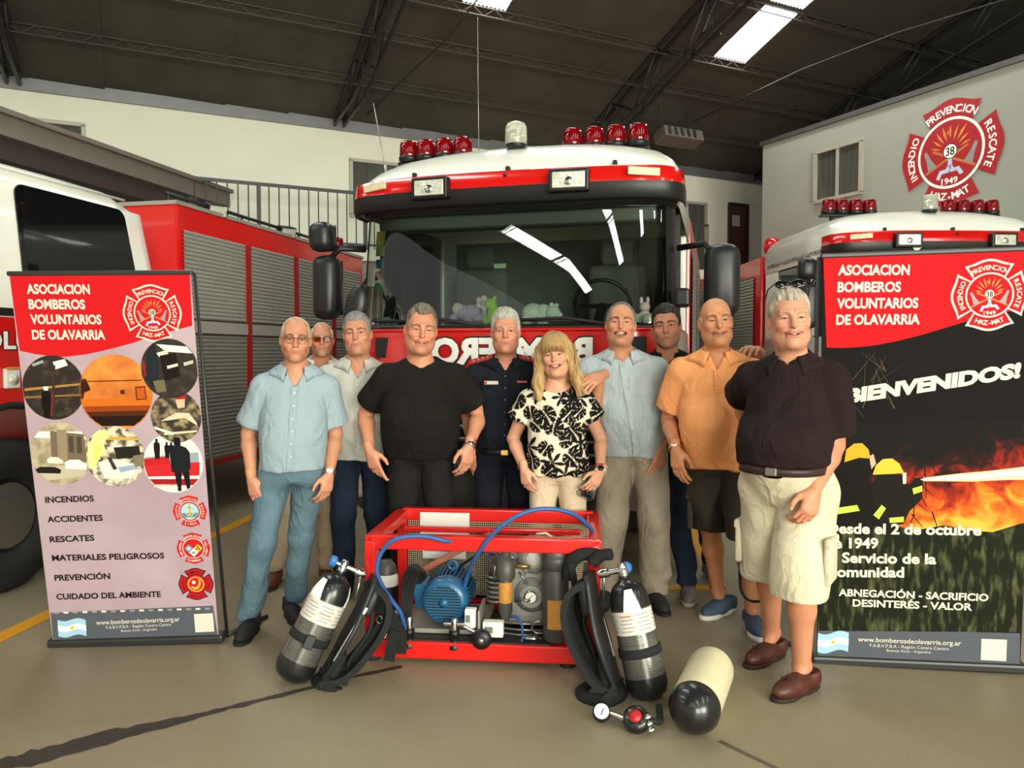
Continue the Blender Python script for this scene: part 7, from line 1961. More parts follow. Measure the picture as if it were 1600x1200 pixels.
    def front_y(x, z, w=0.02):
        msk = (np.abs(vv[:, 0] - x) < w) & (np.abs(vv[:, 2] - z) < 0.02); return float(vv[msk][:, 1].min()) if msk.any() else pelv.y - by
    if U.get('collar'):
        cm = U.get('collar_mat', U['mat']); a = U['collar']
        collar(up, cm, (nb.x, nb.y - 0.004), a.get('rx', 0.074), a.get('ry', 0.076), nb.z + a.get('zf', -0.022), nb.z + a.get('zb', 0.022), a.get('open', 28), a.get('leaf', 0.048), a.get('tip', 0.028), body=lambda P_: torso(P_, -loose * 0.35))
    if U.get('placket'):
        z1 = V_[0] + 0.01; z0 = hem + 0.02 if U['placket'] == 'full' else V_[0] - 0.10
        zs = np.linspace(z1, z0, 14); ring = []
        for z in zs:
            t = (z - pelv.z) / (shz - pelv.z); x = pelv.x + (nb.x - pelv.x) * max(0, min(1, t)); y = front_y(x, z)
            ring.append([(x - 0.016, y - 0.0035, z), (x + 0.016, y - 0.0035, z), (x + 0.016, y + 0.004, z), (x - 0.016, y + 0.004, z)])
        mb = MB(); mb.loft(ring[::-1], None, False); pk = obj('placket', mb, U['mat'], up)
        for z in zs[1:-1:2]:
            t = (z - pelv.z) / (shz - pelv.z); x = pelv.x + (nb.x - pelv.x) * max(0, min(1, t)); y = front_y(x, z)
            mb = MB(); mb.lathe([(0.0055, 0), (0.005, 0.002), (0, 0.0022)], 10, T(x, y - 0.0035, z) @ R('X', 90)); obj('button', mb, U.get('button', M_BWHITE), pk)
    for (x, z, w, h) in U.get('pockets', ()):
        x += shc.x; y = front_y(x, z)
        ring = []
        for zz in (z + h / 2, z, z - h / 2):
            ya, yb = front_y(x - w / 2, zz) - 0.004, front_y(x + w / 2, zz) - 0.004
            ring.append([(x - w / 2, ya, zz), (x + w / 2, yb, zz), (x + w / 2, yb + 0.008, zz), (x - w / 2, ya + 0.008, zz)])
        mb = MB(); mb.loft(ring[::-1], None, False); obj('pocket', mb, U['mat'], up)
    # ---- lower garment
    Lw = S['lower']; wz = Lw.get('waist', pelv.z + 0.09 * s); r0, r1, r2 = Lw.get('r', (0.098, 0.074, 0.064)); hz = Lw['hem']
    def lower(p):
        d = prof(p, 0.012)
        d = smax(d, p[:, 2] - wz, 0.008); d = smax(d, (pelv.z - 0.10 * s) - p[:, 2], 0.05)
        lg = None
        for h_, kn, an in legs:
            e = s_cone(p, h_ + Vector((0, 0.0, -0.03)), kn, r0 * lr, r1 * lr)
            if not shorts: e = smin(e, s_cone(p, kn, an, r1 * lr, r2 * lr), 0.03)
            else: e = smin(e, s_cone(p, kn + (h_ - kn) * 0.3, kn + (an - kn) * 0.15, r1 * lr, r1 * lr), 0.03)
            lg = e if lg is None else smin(lg, e, 0.012)
        d = smin(d, lg, 0.05)
        return smax(d, hz - p[:, 2], 0.006)
    lo3 = Vector((min([pelv.x - 0.27] + [l[j].x - 0.12 for l in legs for j in (1, 2)]), min([pelv.y - 0.25] + [l[j].y - 0.14 for l in legs for j in (1, 2)]), hz - 0.03)); hi3 = Vector((max([pelv.x + 0.27] + [l[j].x + 0.12 for l in legs for j in (1, 2)]), max([pelv.y + 0.25] + [l[j].y + 0.14 for l in legs for j in (1, 2)]), wz + 0.03))
    v, q = mesh_sdf(lower, lo3, hi3, 0.008); v = lap_smooth(v, q, 2, 0.5)
    n = vnormals(v, q)
    # horizontal slumping folds above the hem and behind the knee, long folds on the thigh
    am = 1.7 * Lw.get('fold', 0.004)
    w = vnoise(np.stack([v[:, 0] * 9, v[:, 1] * 9, v[:, 2] * (16 if not shorts else 9)], 1), S.get('seed', 1) + 20)
    low = sstep(-v[:, 2], -(hz + 0.38), -hz) if not shorts else 0.6
    w2 = vnoise(np.stack([v[:, 0] * 14 + v[:, 2] * 5, v[:, 1] * 14, v[:, 2] * 3.5], 1), S.get('seed', 1) + 21)
    v = v + n * (am * (w * (0.5 + 1.3 * low) + 0.7 * w2))[:, None].astype(F32)
    lw = obj(Lw['name'], np_mesh(Lw['name'], v, q), Lw['mat'], root)
    lv = np.array(v)
    if Lw.get('cargo'):
        for i in (0, 1):
            h_, kn, an = legs[i]; c0 = h_ + (kn - h_) * 0.72; sd = i * 2 - 1
            for dx, dz, sz in ((0, -0.02, (0.03, 0.15, 0.17)), (0.004, 0.075, (0.034, 0.155, 0.045))):
                mb = MB(); mb.rbox((c0.x + sd * (r0 * lr * 0.93 + dx), c0.y - 0.005, c0.z + dz), sz, 0.012, None, 3, True); obj('cargo_pocket', mb, Lw['mat'], lw)
            mb = MB(); mb.lathe([(0.007, 0), (0.006, 0.003), (0, 0.0035)], 10, T(c0.x + sd * (r0 * lr * 0.93 + 0.02), c0.y - 0.05, c0.z + 0.07) @ R('Y', 90 * sd)); obj('button', mb, M_BWHITE, lw)
    if Lw.get('belt'):
        zb_ = wz - 0.022; rings = []
        R_ = prof.rows; cx, cy, rx, ry = [float(np.interp(zb_, R_[:, 0], R_[:, j])) for j in (1, 2, 3, 4)]
        for off, z in ((-0.004, -0.02), (0.006, -0.02), (0.006, 0.02), (-0.004, 0.02)):
            rg = []
            for t in range(48):
                a = 2 * math.pi * t / 48; ca, sa = math.cos(a), math.sin(a)
                rg.append((cx + (rx - 0.008 + off) * math.copysign(abs(ca) ** 0.87, ca), cy + (ry - 0.008 + off) * math.copysign(abs(sa) ** 0.87, sa), zb_ + z))
            rings.append(rg)
        mb = MB(); mb.loft(rings + [rings[0]], None, True, False); bl = obj('belt', mb, Lw['belt'], lw)
        mb = MB(); mb.rbox((cx + Lw.get('bkx', 0), cy - ry + 0.0, zb_), (0.048, 0.014, 0.036), 0.004); obj('buckle', mb, Lw.get('buckle', M_STEEL), bl)
    # ---- shoes
    for i, (h_, kn, an) in enumerate(legs):
        ang = math.radians(S.get('toe', (-14, 14))[i])
        off = Vector((math.sin(ang), -math.cos(ang), 0)) * -0.0
        shoe(root, (an.x - math.sin(ang) * 0.05, an.y - 0.05 * math.cos(ang), 0.0), ang, S['shoe'], S.get('shoe_s', 1.0) * s)
    S['_'] = dict(root=root, hc=hc, headM=headM, arms=arms, nb=nb, up=up, front_y=front_y, shc=shc, sh=sh, pelv=pelv, s=s, inv=inv)
    return S['_']

def long_hair(root, S, hc, Rh, hscale):
    hs = S['hp']['hair']; r = random.Random(4)
    def f(p):
        pa = p.copy(); pa[:, 0] = np.abs(pa[:, 0])
        d = s_ell(pa, (0, 0.018, 0.045), (0.092, 0.112, 0.098))
        d = smin(d, s_ell(pa, (0, 0.05, -0.06), (0.098, 0.065, 0.14)), 0.03)
        c1 = s_cone(pa, (0.078, -0.01, 0.05), (0.094, -0.015, -0.06), 0.026, 0.034)
        c2 = s_cone(pa, (0.094, -0.012, -0.06), (0.112, -0.03, -0.15), 0.034, 0.036)
        c3 = s_cone(pa, (0.112, -0.03, -0.15), (0.118, -0.055, -0.235), 0.036, 0.018)
        d = smin(d, smin(c1, smin(c2, c3, 0.02), 0.02), 0.03)
        # face opening
        face = s_ell(pa, (0, -0.12, -0.045), (0.064, 0.12, 0.093))
        d = smax(d, -face, 0.012)
        bang = (0.034 + 0.010 * np.cos(p[:, 0] * 60)) - p[:, 2]
        fr = np.maximum(p[:, 1] + 0.055, np.abs(p[:, 0]) - 0.058)
        d = smax(d, -np.maximum(fr, -bang) * 0.9, 0.008) if False else d
        return d
    v, q = mesh_sdf(f, (-0.19, -0.16, -0.30), (0.19, 0.16, 0.17), 0.0045); v = lap_smooth(v, q, 1, 0.5); n = vnormals(v, q)
    wx = v[:, 0] + 0.012 * np.sin(v[:, 2] * 34)
    wav = vnoise(np.stack([wx * 95, v[:, 1] * 70, v[:, 2] * 7], 1), 3) + 0.6 * vnoise(np.stack([wx * 190, v[:, 1] * 140, v[:, 2] * 9], 1), 8)
    v = v + n * (0.0045 * wav)[:, None].astype(F32)
    w = np.clip(0.5 + 0.6 * vnoise(np.stack([wx * 120, v[:, 1] * 90, v[:, 2] * 6], 1), 12), 0, 1)[:, None]
    root_d = (sstep(v[:, 2], 0.09, 0.14) * 0.35)[:, None]
    c = np.array(lin(hs['c']), F32) * (1 - w) + np.array(lin(hs['c2']), F32) * w; c = c * (1 - root_d) + np.array(lin('#8a6a44'), F32) * root_d
    Rn = np.array(Rh, F32) * hscale
    h = obj('hair', np_mesh('hair', v @ Rn.T + A3(*hc), q, np.clip(c, 0, 1)), M_HAIR, root)
    mb = MB(); HM = T(*hc) @ Rh.to_4x4() @ Matrix.Diagonal((hscale,) * 3 + (1,))
    for kx in range(26):      # fringe strands over the forehead
        x = -0.058 + 0.116 * kx / 25 + r.uniform(-.002, .002); z1 = 0.030 + r.uniform(-.006, .006) - 0.02 * (abs(x) / 0.06) ** 2
        mb.tube([HM @ Vector((x * 0.55, -0.060, 0.130)), HM @ Vector((x * 0.85, -0.102 + 6 * x * x, 0.098)), HM @ Vector((x, -0.111 + 7 * x * x, 0.065)), HM @ Vector((x * 1.03, -0.106 + 7 * x * x, z1))], [0.006, 0.0055, 0.005, 0.002], 5)
    b_ = obj('fringe', mb, mat('blonde_strand', '#9c7c4c', .5, var=.25, scale=60), h); b_['kind'] = 'stuff'
    mb = MB()
    for kx in range(70):
        sd = r.choice((-1, 1)); a = r.uniform(-0.5, 1.3)
        x0, y0 = 0.088, 0.02 - 0.07 * a * 0.5; ph = r.uniform(0, 6)
        pts = []
        for j in range(8):
            t = j / 7; z = 0.05 - 0.29 * t + r.uniform(-.004, .004)
            pts.append(HM @ Vector((sd * (x0 + 0.012 + 0.034 * t + 0.008 * math.sin(ph + t * 7) + r.uniform(-.006, .01)), y0 - 0.045 * t + 0.008 * math.cos(ph + t * 6) + r.uniform(-.02, .02) * (1 - t), z)))
        mb.tube(pts, [0.003, 0.004, 0.004, 0.004, 0.004, 0.0035, 0.003, 0.001], 5)
    b_ = obj('hair_lock', mb, MATS['blonde_strand'], h); b_['kind'] = 'stuff'

def glasses(root, HM, m_frame, m_lens, rim=True, zc=0.004, tilt=0):
    g = empty('eyeglasses'); g.parent = root; g.matrix_local = HM
    for s_ in (-1, 1):
        pts = []
        for t in range(24):
            a = 2 * math.pi * t / 24; ca, sa = math.cos(a), math.sin(a)
            pts.append((s_ * 0.033 + 0.0245 * math.copysign(abs(ca) ** 0.8, ca), -0.1035 + 0.10 * (s_ * 0.033 + 0.0245 * ca) ** 2 * 18, zc - 0.004 + 0.018 * math.copysign(abs(sa) ** 0.85, sa)))
        mb = MB(); mb.tube(pts, 0.0011 if rim else 0.0008, 6, True); obj('rim', mb, m_frame, g)
        mb = MB(); mb.add(pts, [tuple(range(24))]); obj('lens', mb, m_lens, g)
        mb = MB(); mb.tube([(s_ * 0.057, -0.097, zc + 0.008), (s_ * 0.0765, -0.07, zc + 0.008), (s_ * 0.085, 0.01, zc + 0.006)], 0.0014, 6); obj('temple', mb, m_frame, g)
    mb = MB(); mb.tube([(-0.009, -0.107, zc + 0.006), (0, -0.111, zc + 0.009), (0.009, -0.107, zc + 0.006)], 0.0013, 6); obj('bridge', mb, m_frame, g)
    if rim == 'brow':
        mb = MB(); mb.tube([(-0.057, -0.097, zc + 0.013), (-0.033, -0.105, zc + 0.0145), (-0.009, -0.107, zc + 0.01)], 0.0016, 6); mb.tube([(0.057, -0.097, zc + 0.013), (0.033, -0.105, zc + 0.0145), (0.009, -0.107, zc + 0.01)], 0.0016, 6); obj('brow_bar', mb, m_frame, g)
def watch(root, arm, m_band, m_face, off=0.012, r=0.031, w=0.02):
    sh_, e, w_, t_ = arm; d = (w_ - e).normalized(); c = w_ - d * off
    o = ring_band(root, 'wristwatch', c, d, r, w, m_band, 0.004, r * 0.86)
    n = Vector((0, -1, 0)); n = (n - d * n.dot(d)).normalized()
    mb = MB(); mb.lathe([(0.017, 0), (0.018, 0.003), (0.016, 0.008), (0.0, 0.0085)], 20, frame_to(c + n * (r * 0.86 + 0.001), n)); obj('watch_face', mb, m_face, o)
# ------------------------------------------------------------------ the ten people
NEUTRAL = dict(mw=0.025, cr=-0.002, open=0.0, smile=0.0)
FROWN = dict(mw=0.024, cr=-0.006, open=0.0, smile=0.0)
SMIRK = dict(mw=0.026, cr=0.003, open=0.0, smile=0.35, skew=0.002)
SMILE = dict(mw=0.034, cr=0.011, open=0.006, smile=0.9, teeth=0.005)
GRIN = dict(mw=0.034, cr=0.013, open=0.012, smile=1.0, teeth=0.009)
LAUGH = dict(mw=0.034, cr=0.010, open=0.022, smile=1.1, teeth=0.010)
def Z(px, py, Y): return W(px, py, Y).z
def g2(px, py): p = G(px, py); return (p.x, p.y, 0)
M_LBLUE = cloth('light_blue_shirt', '#97a8b0', var=0.06, scale=6, c2='#8fa2aa', mixlo=.3, mixhi=.8)
M_OFFW = cloth('white_shirt', '#b5b5ac', var=0.05, scale=8)
M_IVORY = cloth('ivory_shirt', '#d8d2c2', var=0.05, scale=8)
M_LINEN = cloth('pale_linen_shirt', '#a9b4b8', var=0.10, scale=70, stretch=(1, 1, 0.06))
M_TEEB = cloth('black_tee', '#191614', 0.9, var=0.08, scale=10)
M_UNI = cloth('navy_uniform', '#171a22', 0.9, var=0.08, scale=10)
M_BLKPOLO = cloth('black_polo', '#141315', 0.9, var=0.08, scale=10)
M_ORANGE = cloth('orange_polo', '#eda067', 0.9, var=0.05, scale=8)
M_BROWNP = cloth('brown_black_polo', '#221718', 0.9, var=0.08, scale=10)
M_JEANS = cloth('blue_jeans', '#6b848f', 0.85, c2='#4a626f', scale=4.5, var=0.08, mixlo=.3, mixhi=.7, bscale=700)
M_DKJEANS = cloth('dark_jeans', '#1c2636', 0.88, c2='#141c2a', scale=5, var=0.1)
M_NAVYJ = cloth('navy_jeans', '#253345', 0.88, c2='#19222f', scale=5, var=0.1)
M_BLKTR = cloth('black_trousers', '#1d1b1a', 0.9, var=0.08)
M_KHAKI = cloth('khaki_trousers', '#8d8271', 0.88, var=0.05, c2='#9a8f7d', scale=4)
M_BEIGE = cloth('beige_trousers', '#a8987e', 0.88, var=0.05)
M_CREAMTR = cloth('cream_trousers', '#cbb79c', 0.88, var=0.05)
M_OLIVE = cloth('olive_shorts', '#39342c', 0.88, var=0.06)
M_CREAMSH = cloth('cream_shorts', '#c9bea3', 0.88, var=0.05, c2='#d3c9b0', scale=5)
M_BLOUSE = cloth('leaf_print_blouse', '#ffffff', 0.8, attr=True, var=0.03, bump=.15)
M_BELTBR = mat('brown_belt', '#33251d', .5)
M_BELTBK = mat('black_belt', '#121212', .5)
M_GOLD = mat('gold', '#c9a45a', .3, .9)
M_REDCORD = mat('red_cord', '#b0202a', .6)
M_LENSCLR = glass_mat('clear_spectacle_lens', (0.93, 0.93, 0.92), 0.35)
M_LENSORG = glass_mat('orange_spectacle_lens', (0.62, 0.25, 0.03), 0.3)
M_THINFR = mat('dark_metal_frame', '#3b2a20', .35, .5)

def down(side_px, wy, Y, elx, ely, tipx, tipy, **ex):
    return ((side_px, wy, Y - 0.03), (elx, ely, Y + 0.12), (tipx, tipy, Y - 0.06), ex)
PEOPLE = []
# 1 light-blue shirt
P1 = dict(label='person in light blue short-sleeved shirt and jeans wearing thin glasses', H=1.68, loc=(-1.185, 4.12), yaw=12, feet=(g2(390, 985), g2(460, 958)), head=(462, 531, 4.05), hs=0.98, sw=0.168, seed=1, shz=-0.01,
    arms=(down(393, 748, 4.06, 375, 680, 404, 798, curl=0.45), down(514, 742, 4.10, 524, 675, 505, 790, curl=0.6)), build=dict(waist=0.172, depth=0.125, belly=0.035, hip=0.168, chest=0.175),
    hyaw=4, hroll=2, hpitch=2,
    hp=dict(skin='#c48a6a', mouth=FROWN, brow='#5a4a3e', eye=0.8, nl=1.08, nw=1.05, hair=dict(kind='thin', c='#9c8d76', c2='#b8a98f', yt=0.0, zf=0.088, th=0.006, c_side='#b5aa97', seed=2, back=-0.06)),
    upper=dict(name='shirt', mat=M_LBLUE, neck='v', v=(Z(463, 607, 4.0), 0.50), hem=Z(455, 737, 4.0), sleeve=0.80, loose=0.022, slw=1.4, collar=dict(open=34, leaf=0.05, tip=0.03), placket='full', fold=0.0045),
    lower=dict(name='jeans', kind='long', mat=M_JEANS, hem=0.052, r=(0.098, 0.070, 0.064), fold=0.0055), shoe='black', toe=(-12, 16))
# 2 sunglasses, ivory shirt
P2 = dict(label='person in ivory shirt and orange-tinted glasses, half hidden behind the light blue shirt', H=1.68, loc=(-1.30, 5.04), yaw=14, feet=(g2(428, 908), (-1.22, 5.02, 0)), head=(503, 531, 4.94), hs=0.92, sw=0.165, seed=2,
    arms=(((440, 732, 5.05), (430, 660, 5.15), (445, 776, 5.0), dict(curl=0.5)), ((538, 732, 5.08), (545, 660, 5.2), (538, 776, 5.05), dict(curl=0.5))), build=dict(waist=0.165, depth=0.12, belly=0.03),
    hp=dict(skin='#c08768', mouth=NEUTRAL, brow='#8d8172', brow_w=0.4, eye=0.7, hair=dict(kind='thin', c='#b8b0a2', c2='#cfc8ba', yt=0.02, zf=0.095, th=0.005, seed=4)),
    upper=dict(name='shirt', mat=M_IVORY, neck='v', v=(1.29, 0.5), hem=0.86, sleeve=0.8, loose=0.02, collar=dict(open=36, leaf=0.05, tip=0.03)),
    lower=dict(name='trousers', kind='long', mat=M_BEIGE, hem=0.07, r=(0.095, 0.072, 0.066)), shoe='brown', toe=(-10, 10))
# 3 white shirt, dark jeans
P3 = dict(label='person with grey hair in white button shirt and dark jeans beside the black T-shirt', H=1.74, loc=(-0.955, 4.80), yaw=9, feet=((-1.06, 4.78, 0), (-0.83, 4.82, 0)), head=(558, 522, 4.68), hs=1.03, sw=0.18, seed=3,
    arms=(((526, 698, 4.78), (515, 640, 4.9), (530, 742, 4.76), dict(curl=0.5)), ((606, 700, 4.86), (612, 640, 4.95), (608, 745, 4.86), dict(curl=0.5))), build=dict(waist=0.175, depth=0.125, belly=0.04),
    hroll=-4, hyaw=-4,
    hp=dict(skin='#c4896c', mouth=SMIRK, brow='#4c443e', eye=0.85, fat=0.25, hair=dict(kind='short', c='#5f5c59', c2='#8c8984', zf=0.074, rec=0.012, th=0.008, top=0.006, seed=5)),
    upper=dict(name='shirt', mat=M_OFFW, neck='v', v=(Z(560, 597, 4.4), 0.5), hem=Z(570, 727, 4.5), sleeve=0.9, loose=0.02, collar=dict(open=32, leaf=0.052, tip=0.03), placket='full', fold=0.0045),
    lower=dict(name='jeans', kind='long', mat=M_DKJEANS, hem=0.07, r=(0.100, 0.076, 0.068)), shoe='dark')
# 4 black tee
P4 = dict(label='person in plain black T-shirt and black trousers with a steel watch', H=1.78, loc=(-0.545, 4.56), yaw=6, feet=((-0.66, 4.56, 0), (-0.42, 4.56, 0)), head=(658, 516, 4.42), hs=1.10, sw=0.193, seed=4, armr=1.12,
    arms=(down(578, 705, 4.46, 570, 655, 594, 755, curl=(0.15, 0.45, 0.6, 0.7), scale=1.05), down(733, 697, 4.46, 738, 640, 727, 742, curl=0.6, scale=1.05)), build=dict(waist=0.215, depth=0.14, belly=0.075, hip=0.185, chest=0.21),
    hroll=5, hyaw=6, hpitch=4,
    hp=dict(skin='#c98a6b', ruddy='#c46a56', mouth=SMILE, brow='#6b5645', brow_w=0.55, eye=0.5, fat=0.6, jw=1.08, ck=1.1, hair=dict(kind='short', c='#4c4138', c2='#7b6d5d', zf=0.080, rec=0.028, th=0.008, top=0.010, c_side='#857c70', seed=6, amp=.003)),
    upper=dict(name='tshirt', mat=M_TEEB, neck='crew', hem=Z(655, 721, 4.35), sleeve=0.72, loose=0.024, slw=1.3, fold=0.004),
    lower=dict(name='trousers', kind='long', mat=M_BLKTR, hem=0.06, r=(0.105, 0.080, 0.070)), shoe='dark')
# 5 uniform
P5 = dict(label='person with white hair in navy uniform shirt with red shoulder board', H=1.755, loc=(-0.045, 4.78), yaw=0, feet=((-0.16, 4.78, 0), (0.07, 4.78, 0)), head=(790, 519, 4.66), hs=1.04, sw=0.185, seed=5,
    arms=(((741, 712, 4.74), (730, 640, 4.85), (745, 760, 4.7), dict(curl=0.5)), ((838, 700, 4.86), (845, 640, 4.95), (835, 750, 4.85), dict(curl=0.5))), build=dict(waist=0.178, depth=0.13, belly=0.05),
    hp=dict(skin='#c98a6e', ruddy='#c4685a', mouth=FROWN, brow='#9a948c', brow_w=0.4, eye=0.75, fat=0.45, hair=dict(kind='short', c='#8d8a80', c2='#b3b0a6', zf=0.074, th=0.011, top=0.014, rec=0.004, seed=7, amp=.0035, jag=.005)),
    upper=dict(name='uniform_shirt', mat=M_UNI, neck='v', v=(Z(792, 582, 4.5), 0.48), hem=Z(790, 703, 4.6), tuck=True, sleeve=0.8, loose=0.018, collar=dict(open=34, leaf=0.05, tip=0.032), placket='full', pockets=((-0.085, Z(760, 614, 4.6), 0.10, 0.05), (0.085, Z(760, 614, 4.6), 0.10, 0.05)), button=M_STEEL),
    lower=dict(name='trousers', kind='long', mat=M_UNI, hem=0.06, belt=M_BELTBK, buckle=M_BRASS, waist=Z(790, 702, 4.6), r=(0.100, 0.078, 0.068)), shoe='dark')
# 6 woman
def leaf_pattern(v, nb):
    r = random.Random(12); x = v[:, 0] + 0.0; z = v[:, 2]
    back = v[:, 1] > 0.02
    x = np.where(back, x + 0.37, x)
    black = np.zeros(len(v), bool)
    leaves = []
    for i in range(7):
        for j in range(8):
            leaves.append((-0.27 + 0.105 * i + r.uniform(-.03, .03) + (0.05 if j % 2 else 0), 0.82 + 0.085 * j + r.uniform(-.025, .025), r.uniform(0, 6.28), r.uniform(0.045, 0.074), r.random()))
            leaves.append((-0.27 + 0.105 * i + 0.37 + r.uniform(-.03, .03), 0.82 + 0.085 * j + r.uniform(-.025, .025), r.uniform(0, 6.28), r.uniform(0.045, 0.074), r.random()))
    for cx, cz, a, R0, kd in leaves:
        dx, dz = x - cx, z - cz
        near = (dx * dx + dz * dz) < (R0 * 1.3) ** 2
        if not near.any(): continue
        ux = dx * math.cos(a) + dz * math.sin(a); uy = -dx * math.sin(a) + dz * math.cos(a)
        rr_ = np.hypot(ux, uy) + 1e-6; th = np.arctan2(uy, ux)
        if kd < 0.72:      # split leaf: heart outline cut by radial slits
            edge = R0 * (0.80 + 0.22 * np.cos(th) - 0.30 * np.exp(-((np.abs(th) - math.pi) / 0.35) ** 2))
            slit = (np.abs(np.sin(th * 4.5 + 0.6)) < 0.20 * rr_ / R0 + 0.03) & (rr_ > 0.28 * R0)
            mid = (np.abs(uy) < 0.0022)
            inside = near & (rr_ < edge)
            black = np.where(inside, ~(slit | mid), black)
        else:              # fern spray of narrow leaflets
            edge = R0 * np.abs(np.cos(th * 3)) ** 1.6 * 1.05
            black = black | (near & (rr_ < edge))
    c = np.tile(np.array(lin('#ddd2b8'), F32), (len(v), 1)); c[black] = lin('#100f0f')
    return c
P6 = dict(label='person with long blonde hair in black and cream leaf-print blouse holding folded glasses', H=1.60, loc=(0.265, 4.42), yaw=-3, feet=((0.17, 4.42, 0), (0.36, 4.42, 0)), head=(868, 555, 4.32), hs=1.02, sw=0.165, seed=6, armr=0.98, shz=-0.015,
    arms=(down(819, 733, 4.34, 806, 680, 827, 782, curl=0.75, scale=0.98), ((938, 738, 4.28), (940, 680, 4.48), (918, 772, 4.2), dict(curl=(0.7, 0.9, 0.9, 0.9), thumb=0.7, scale=0.98, palm=(-0.5, 0.7, -0.3)))), build=dict(waist=0.168, depth=0.125, belly=0.05, hip=0.18, chest=0.168),
    hyaw=-6, hroll=-6, hpitch=2,
    hp=dict(skin='#d39b7c', mouth=GRIN, brow='#7c5a3c', brow_w=0.6, eye=0.62, stubble=0, nw=0.92, nl=0.92, jw=0.95, fw=0.98, fat=0.25, lip='#b85a58', neck=0.050, bags=0, hair=dict(kind='long', c='#8a6a40', c2='#bd9e6a')),
    upper=dict(name='blouse', mat=M_BLOUSE, neck='scoop', hem=Z(872, 746, 4.25), sleeve=0.45, loose=0.026, slw=1.6, pattern=leaf_pattern, res=0.0045, fold=0.003, hemfold=0.012),
    lower=dict(name='trousers', kind='long', mat=M_CREAMTR, hem=0.07, r=(0.098, 0.074, 0.06)), shoe='dark')
# 7 pale linen shirt, laughing
P7 = dict(label='person laughing in pale blue linen shirt and khaki trousers, arm around the blonde person', H=1.79, loc=(0.73, 4.60), yaw=-5, feet=((0.55, 4.58, 0), (0.86, 4.53, 0)), head=(970, 507, 4.46), hs=1.03, sw=0.19, seed=7,
    arms=(((938, 588, 4.37), (900, 670, 4.80), (908, 603, 4.22), dict(curl=0.5, palm=(0.1, 0.9, -0.5), thumbdir=(-0.2, 0.2, 1), thumb=0.2, scale=1.05)), down(1032, 702, 4.50, 1052, 650, 1020, 755, curl=0.5, scale=1.03)), build=dict(waist=0.185, depth=0.13, belly=0.05, hip=0.175, chest=0.185),
    hyaw=-2, hroll=2, hpitch=-4, legr=1.05,
    hp=dict(skin='#c58a69', mouth=LAUGH, brow='#3f352d', eye=0.55, fat=0.35, ck=1.1, hair=dict(kind='thin', c='#4b4742', c2='#6e6a64', yt=-0.035, zf=0.092, th=0.007, c_side='#9b9b95', seed=9)),
    upper=dict(name='shirt', mat=M_LINEN, neck='v', v=(Z(962, 569, 4.35), 0.50), hem=Z(985, 716, 4.45), sleeve=0.78, loose=0.022, slw=1.4, collar=dict(open=36, leaf=0.052, tip=0.03), placket='full', pockets=((0.085, Z(1000, 603, 4.4), 0.11, 0.10),), fold=0.0048),
    lower=dict(name='trousers', kind='long', mat=M_KHAKI, hem=0.055, r=(0.104, 0.086, 0.078), fold=0.0055), shoe='dark')
# 8 black polo behind
P8 = dict(label='person with dark hair in black shirt and navy jeans, hand on the orange shirt', H=1.80, loc=(1.09, 4.90), yaw=-8, feet=(g2(1074, 930), g2(1112, 900)), head=(1041, 511, 4.76), hs=1.06, sw=0.185, seed=8, 
    arms=(((1010, 700, 4.95), (1000, 640, 5.05), (1012, 745, 4.95), dict(curl=0.5)), ((1184, 549, 4.38), (1150, 620, 4.75), (1155, 531, 4.10), dict(curl=0.45, palm=(0.0, 0.25, -1), thumbdir=(-0.3, -0.4, 0.8), thumb=0.1, spread=0.06, scale=1.08))), build=dict(waist=0.17, depth=0.125, belly=0.02),
    hyaw=-6, hroll=-5,
    hp=dict(skin='#b97f62', mouth=NEUTRAL, brow='#2a211c', eye=0.8, nl=1.08, stubble=0.2, hair=dict(kind='short', c='#1e1917', c2='#322a26', zf=0.076, rec=0.006, th=0.010, top=0.008, seed=10)),
    upper=dict(name='polo_shirt', mat=M_BLKPOLO, neck='v', v=(Z(1045, 563, 4.6), 0.5), hem=Z(1060, 720, 4.75), sleeve=0.85, loose=0.02, collar=dict(open=32, leaf=0.05, tip=0.025)),
    lower=dict(name='jeans', kind='long', mat=M_NAVYJ, hem=0.075, r=(0.096, 0.072, 0.062), fold=0.005), shoe='grey', toe=(-4, 10), shoe_s=1.0)
# 9 orange polo
P9 = dict(label='bald person in orange polo shirt and dark olive shorts', H=1.80, loc=(1.14, 4.17), yaw=-12, feet=(g2(1122, 953), g2(1176, 978)), head=(1119, 503, 4.10), hs=1.05, sw=0.178, seed=9,
    arms=(down(1056, 702, 4.10, 1052, 650, 1062, 757, curl=0.45, scale=1.02), ((1185, 690, 4.40), (1200, 640, 4.5), (1188, 740, 4.4), dict(curl=0.5))), build=dict(waist=0.195, depth=0.135, belly=0.085, hip=0.175, chest=0.19),
    hyaw=6, hroll=-4,
    hp=dict(skin='#cf9068', arm_skin='#c4865f', mouth=dict(SMILE, open=0.007), brow='#6b5140', brow_w=0.5, eye=0.6, fat=0.45, nw=1.12, jw=1.03, ck=1.08, stubble=0.08, hair=dict(kind='bald', c='#b9a68e', c2='#c9baa5', zt=0.025, th=0.003, seed=11, amp=.001)),
    upper=dict(name='polo_shirt', mat=M_ORANGE, neck='v', v=(Z(1115, 582, 4.0), 0.42), hem=Z(1120, 738, 4.05), hemslope=-0.10, sleeve=0.78, loose=0.024, slw=1.4, collar=dict(open=32, leaf=0.052, tip=0.03), placket='half', button=M_ORANGE, fold=0.0045),
    lower=dict(name='shorts', kind='shorts', mat=M_OLIVE, hem=Z(1130, 838, 4.12), r=(0.108, 0.098, 0.09), cargo=True), shoe='navy', toe=(-38, 6), shoe_s=1.02)
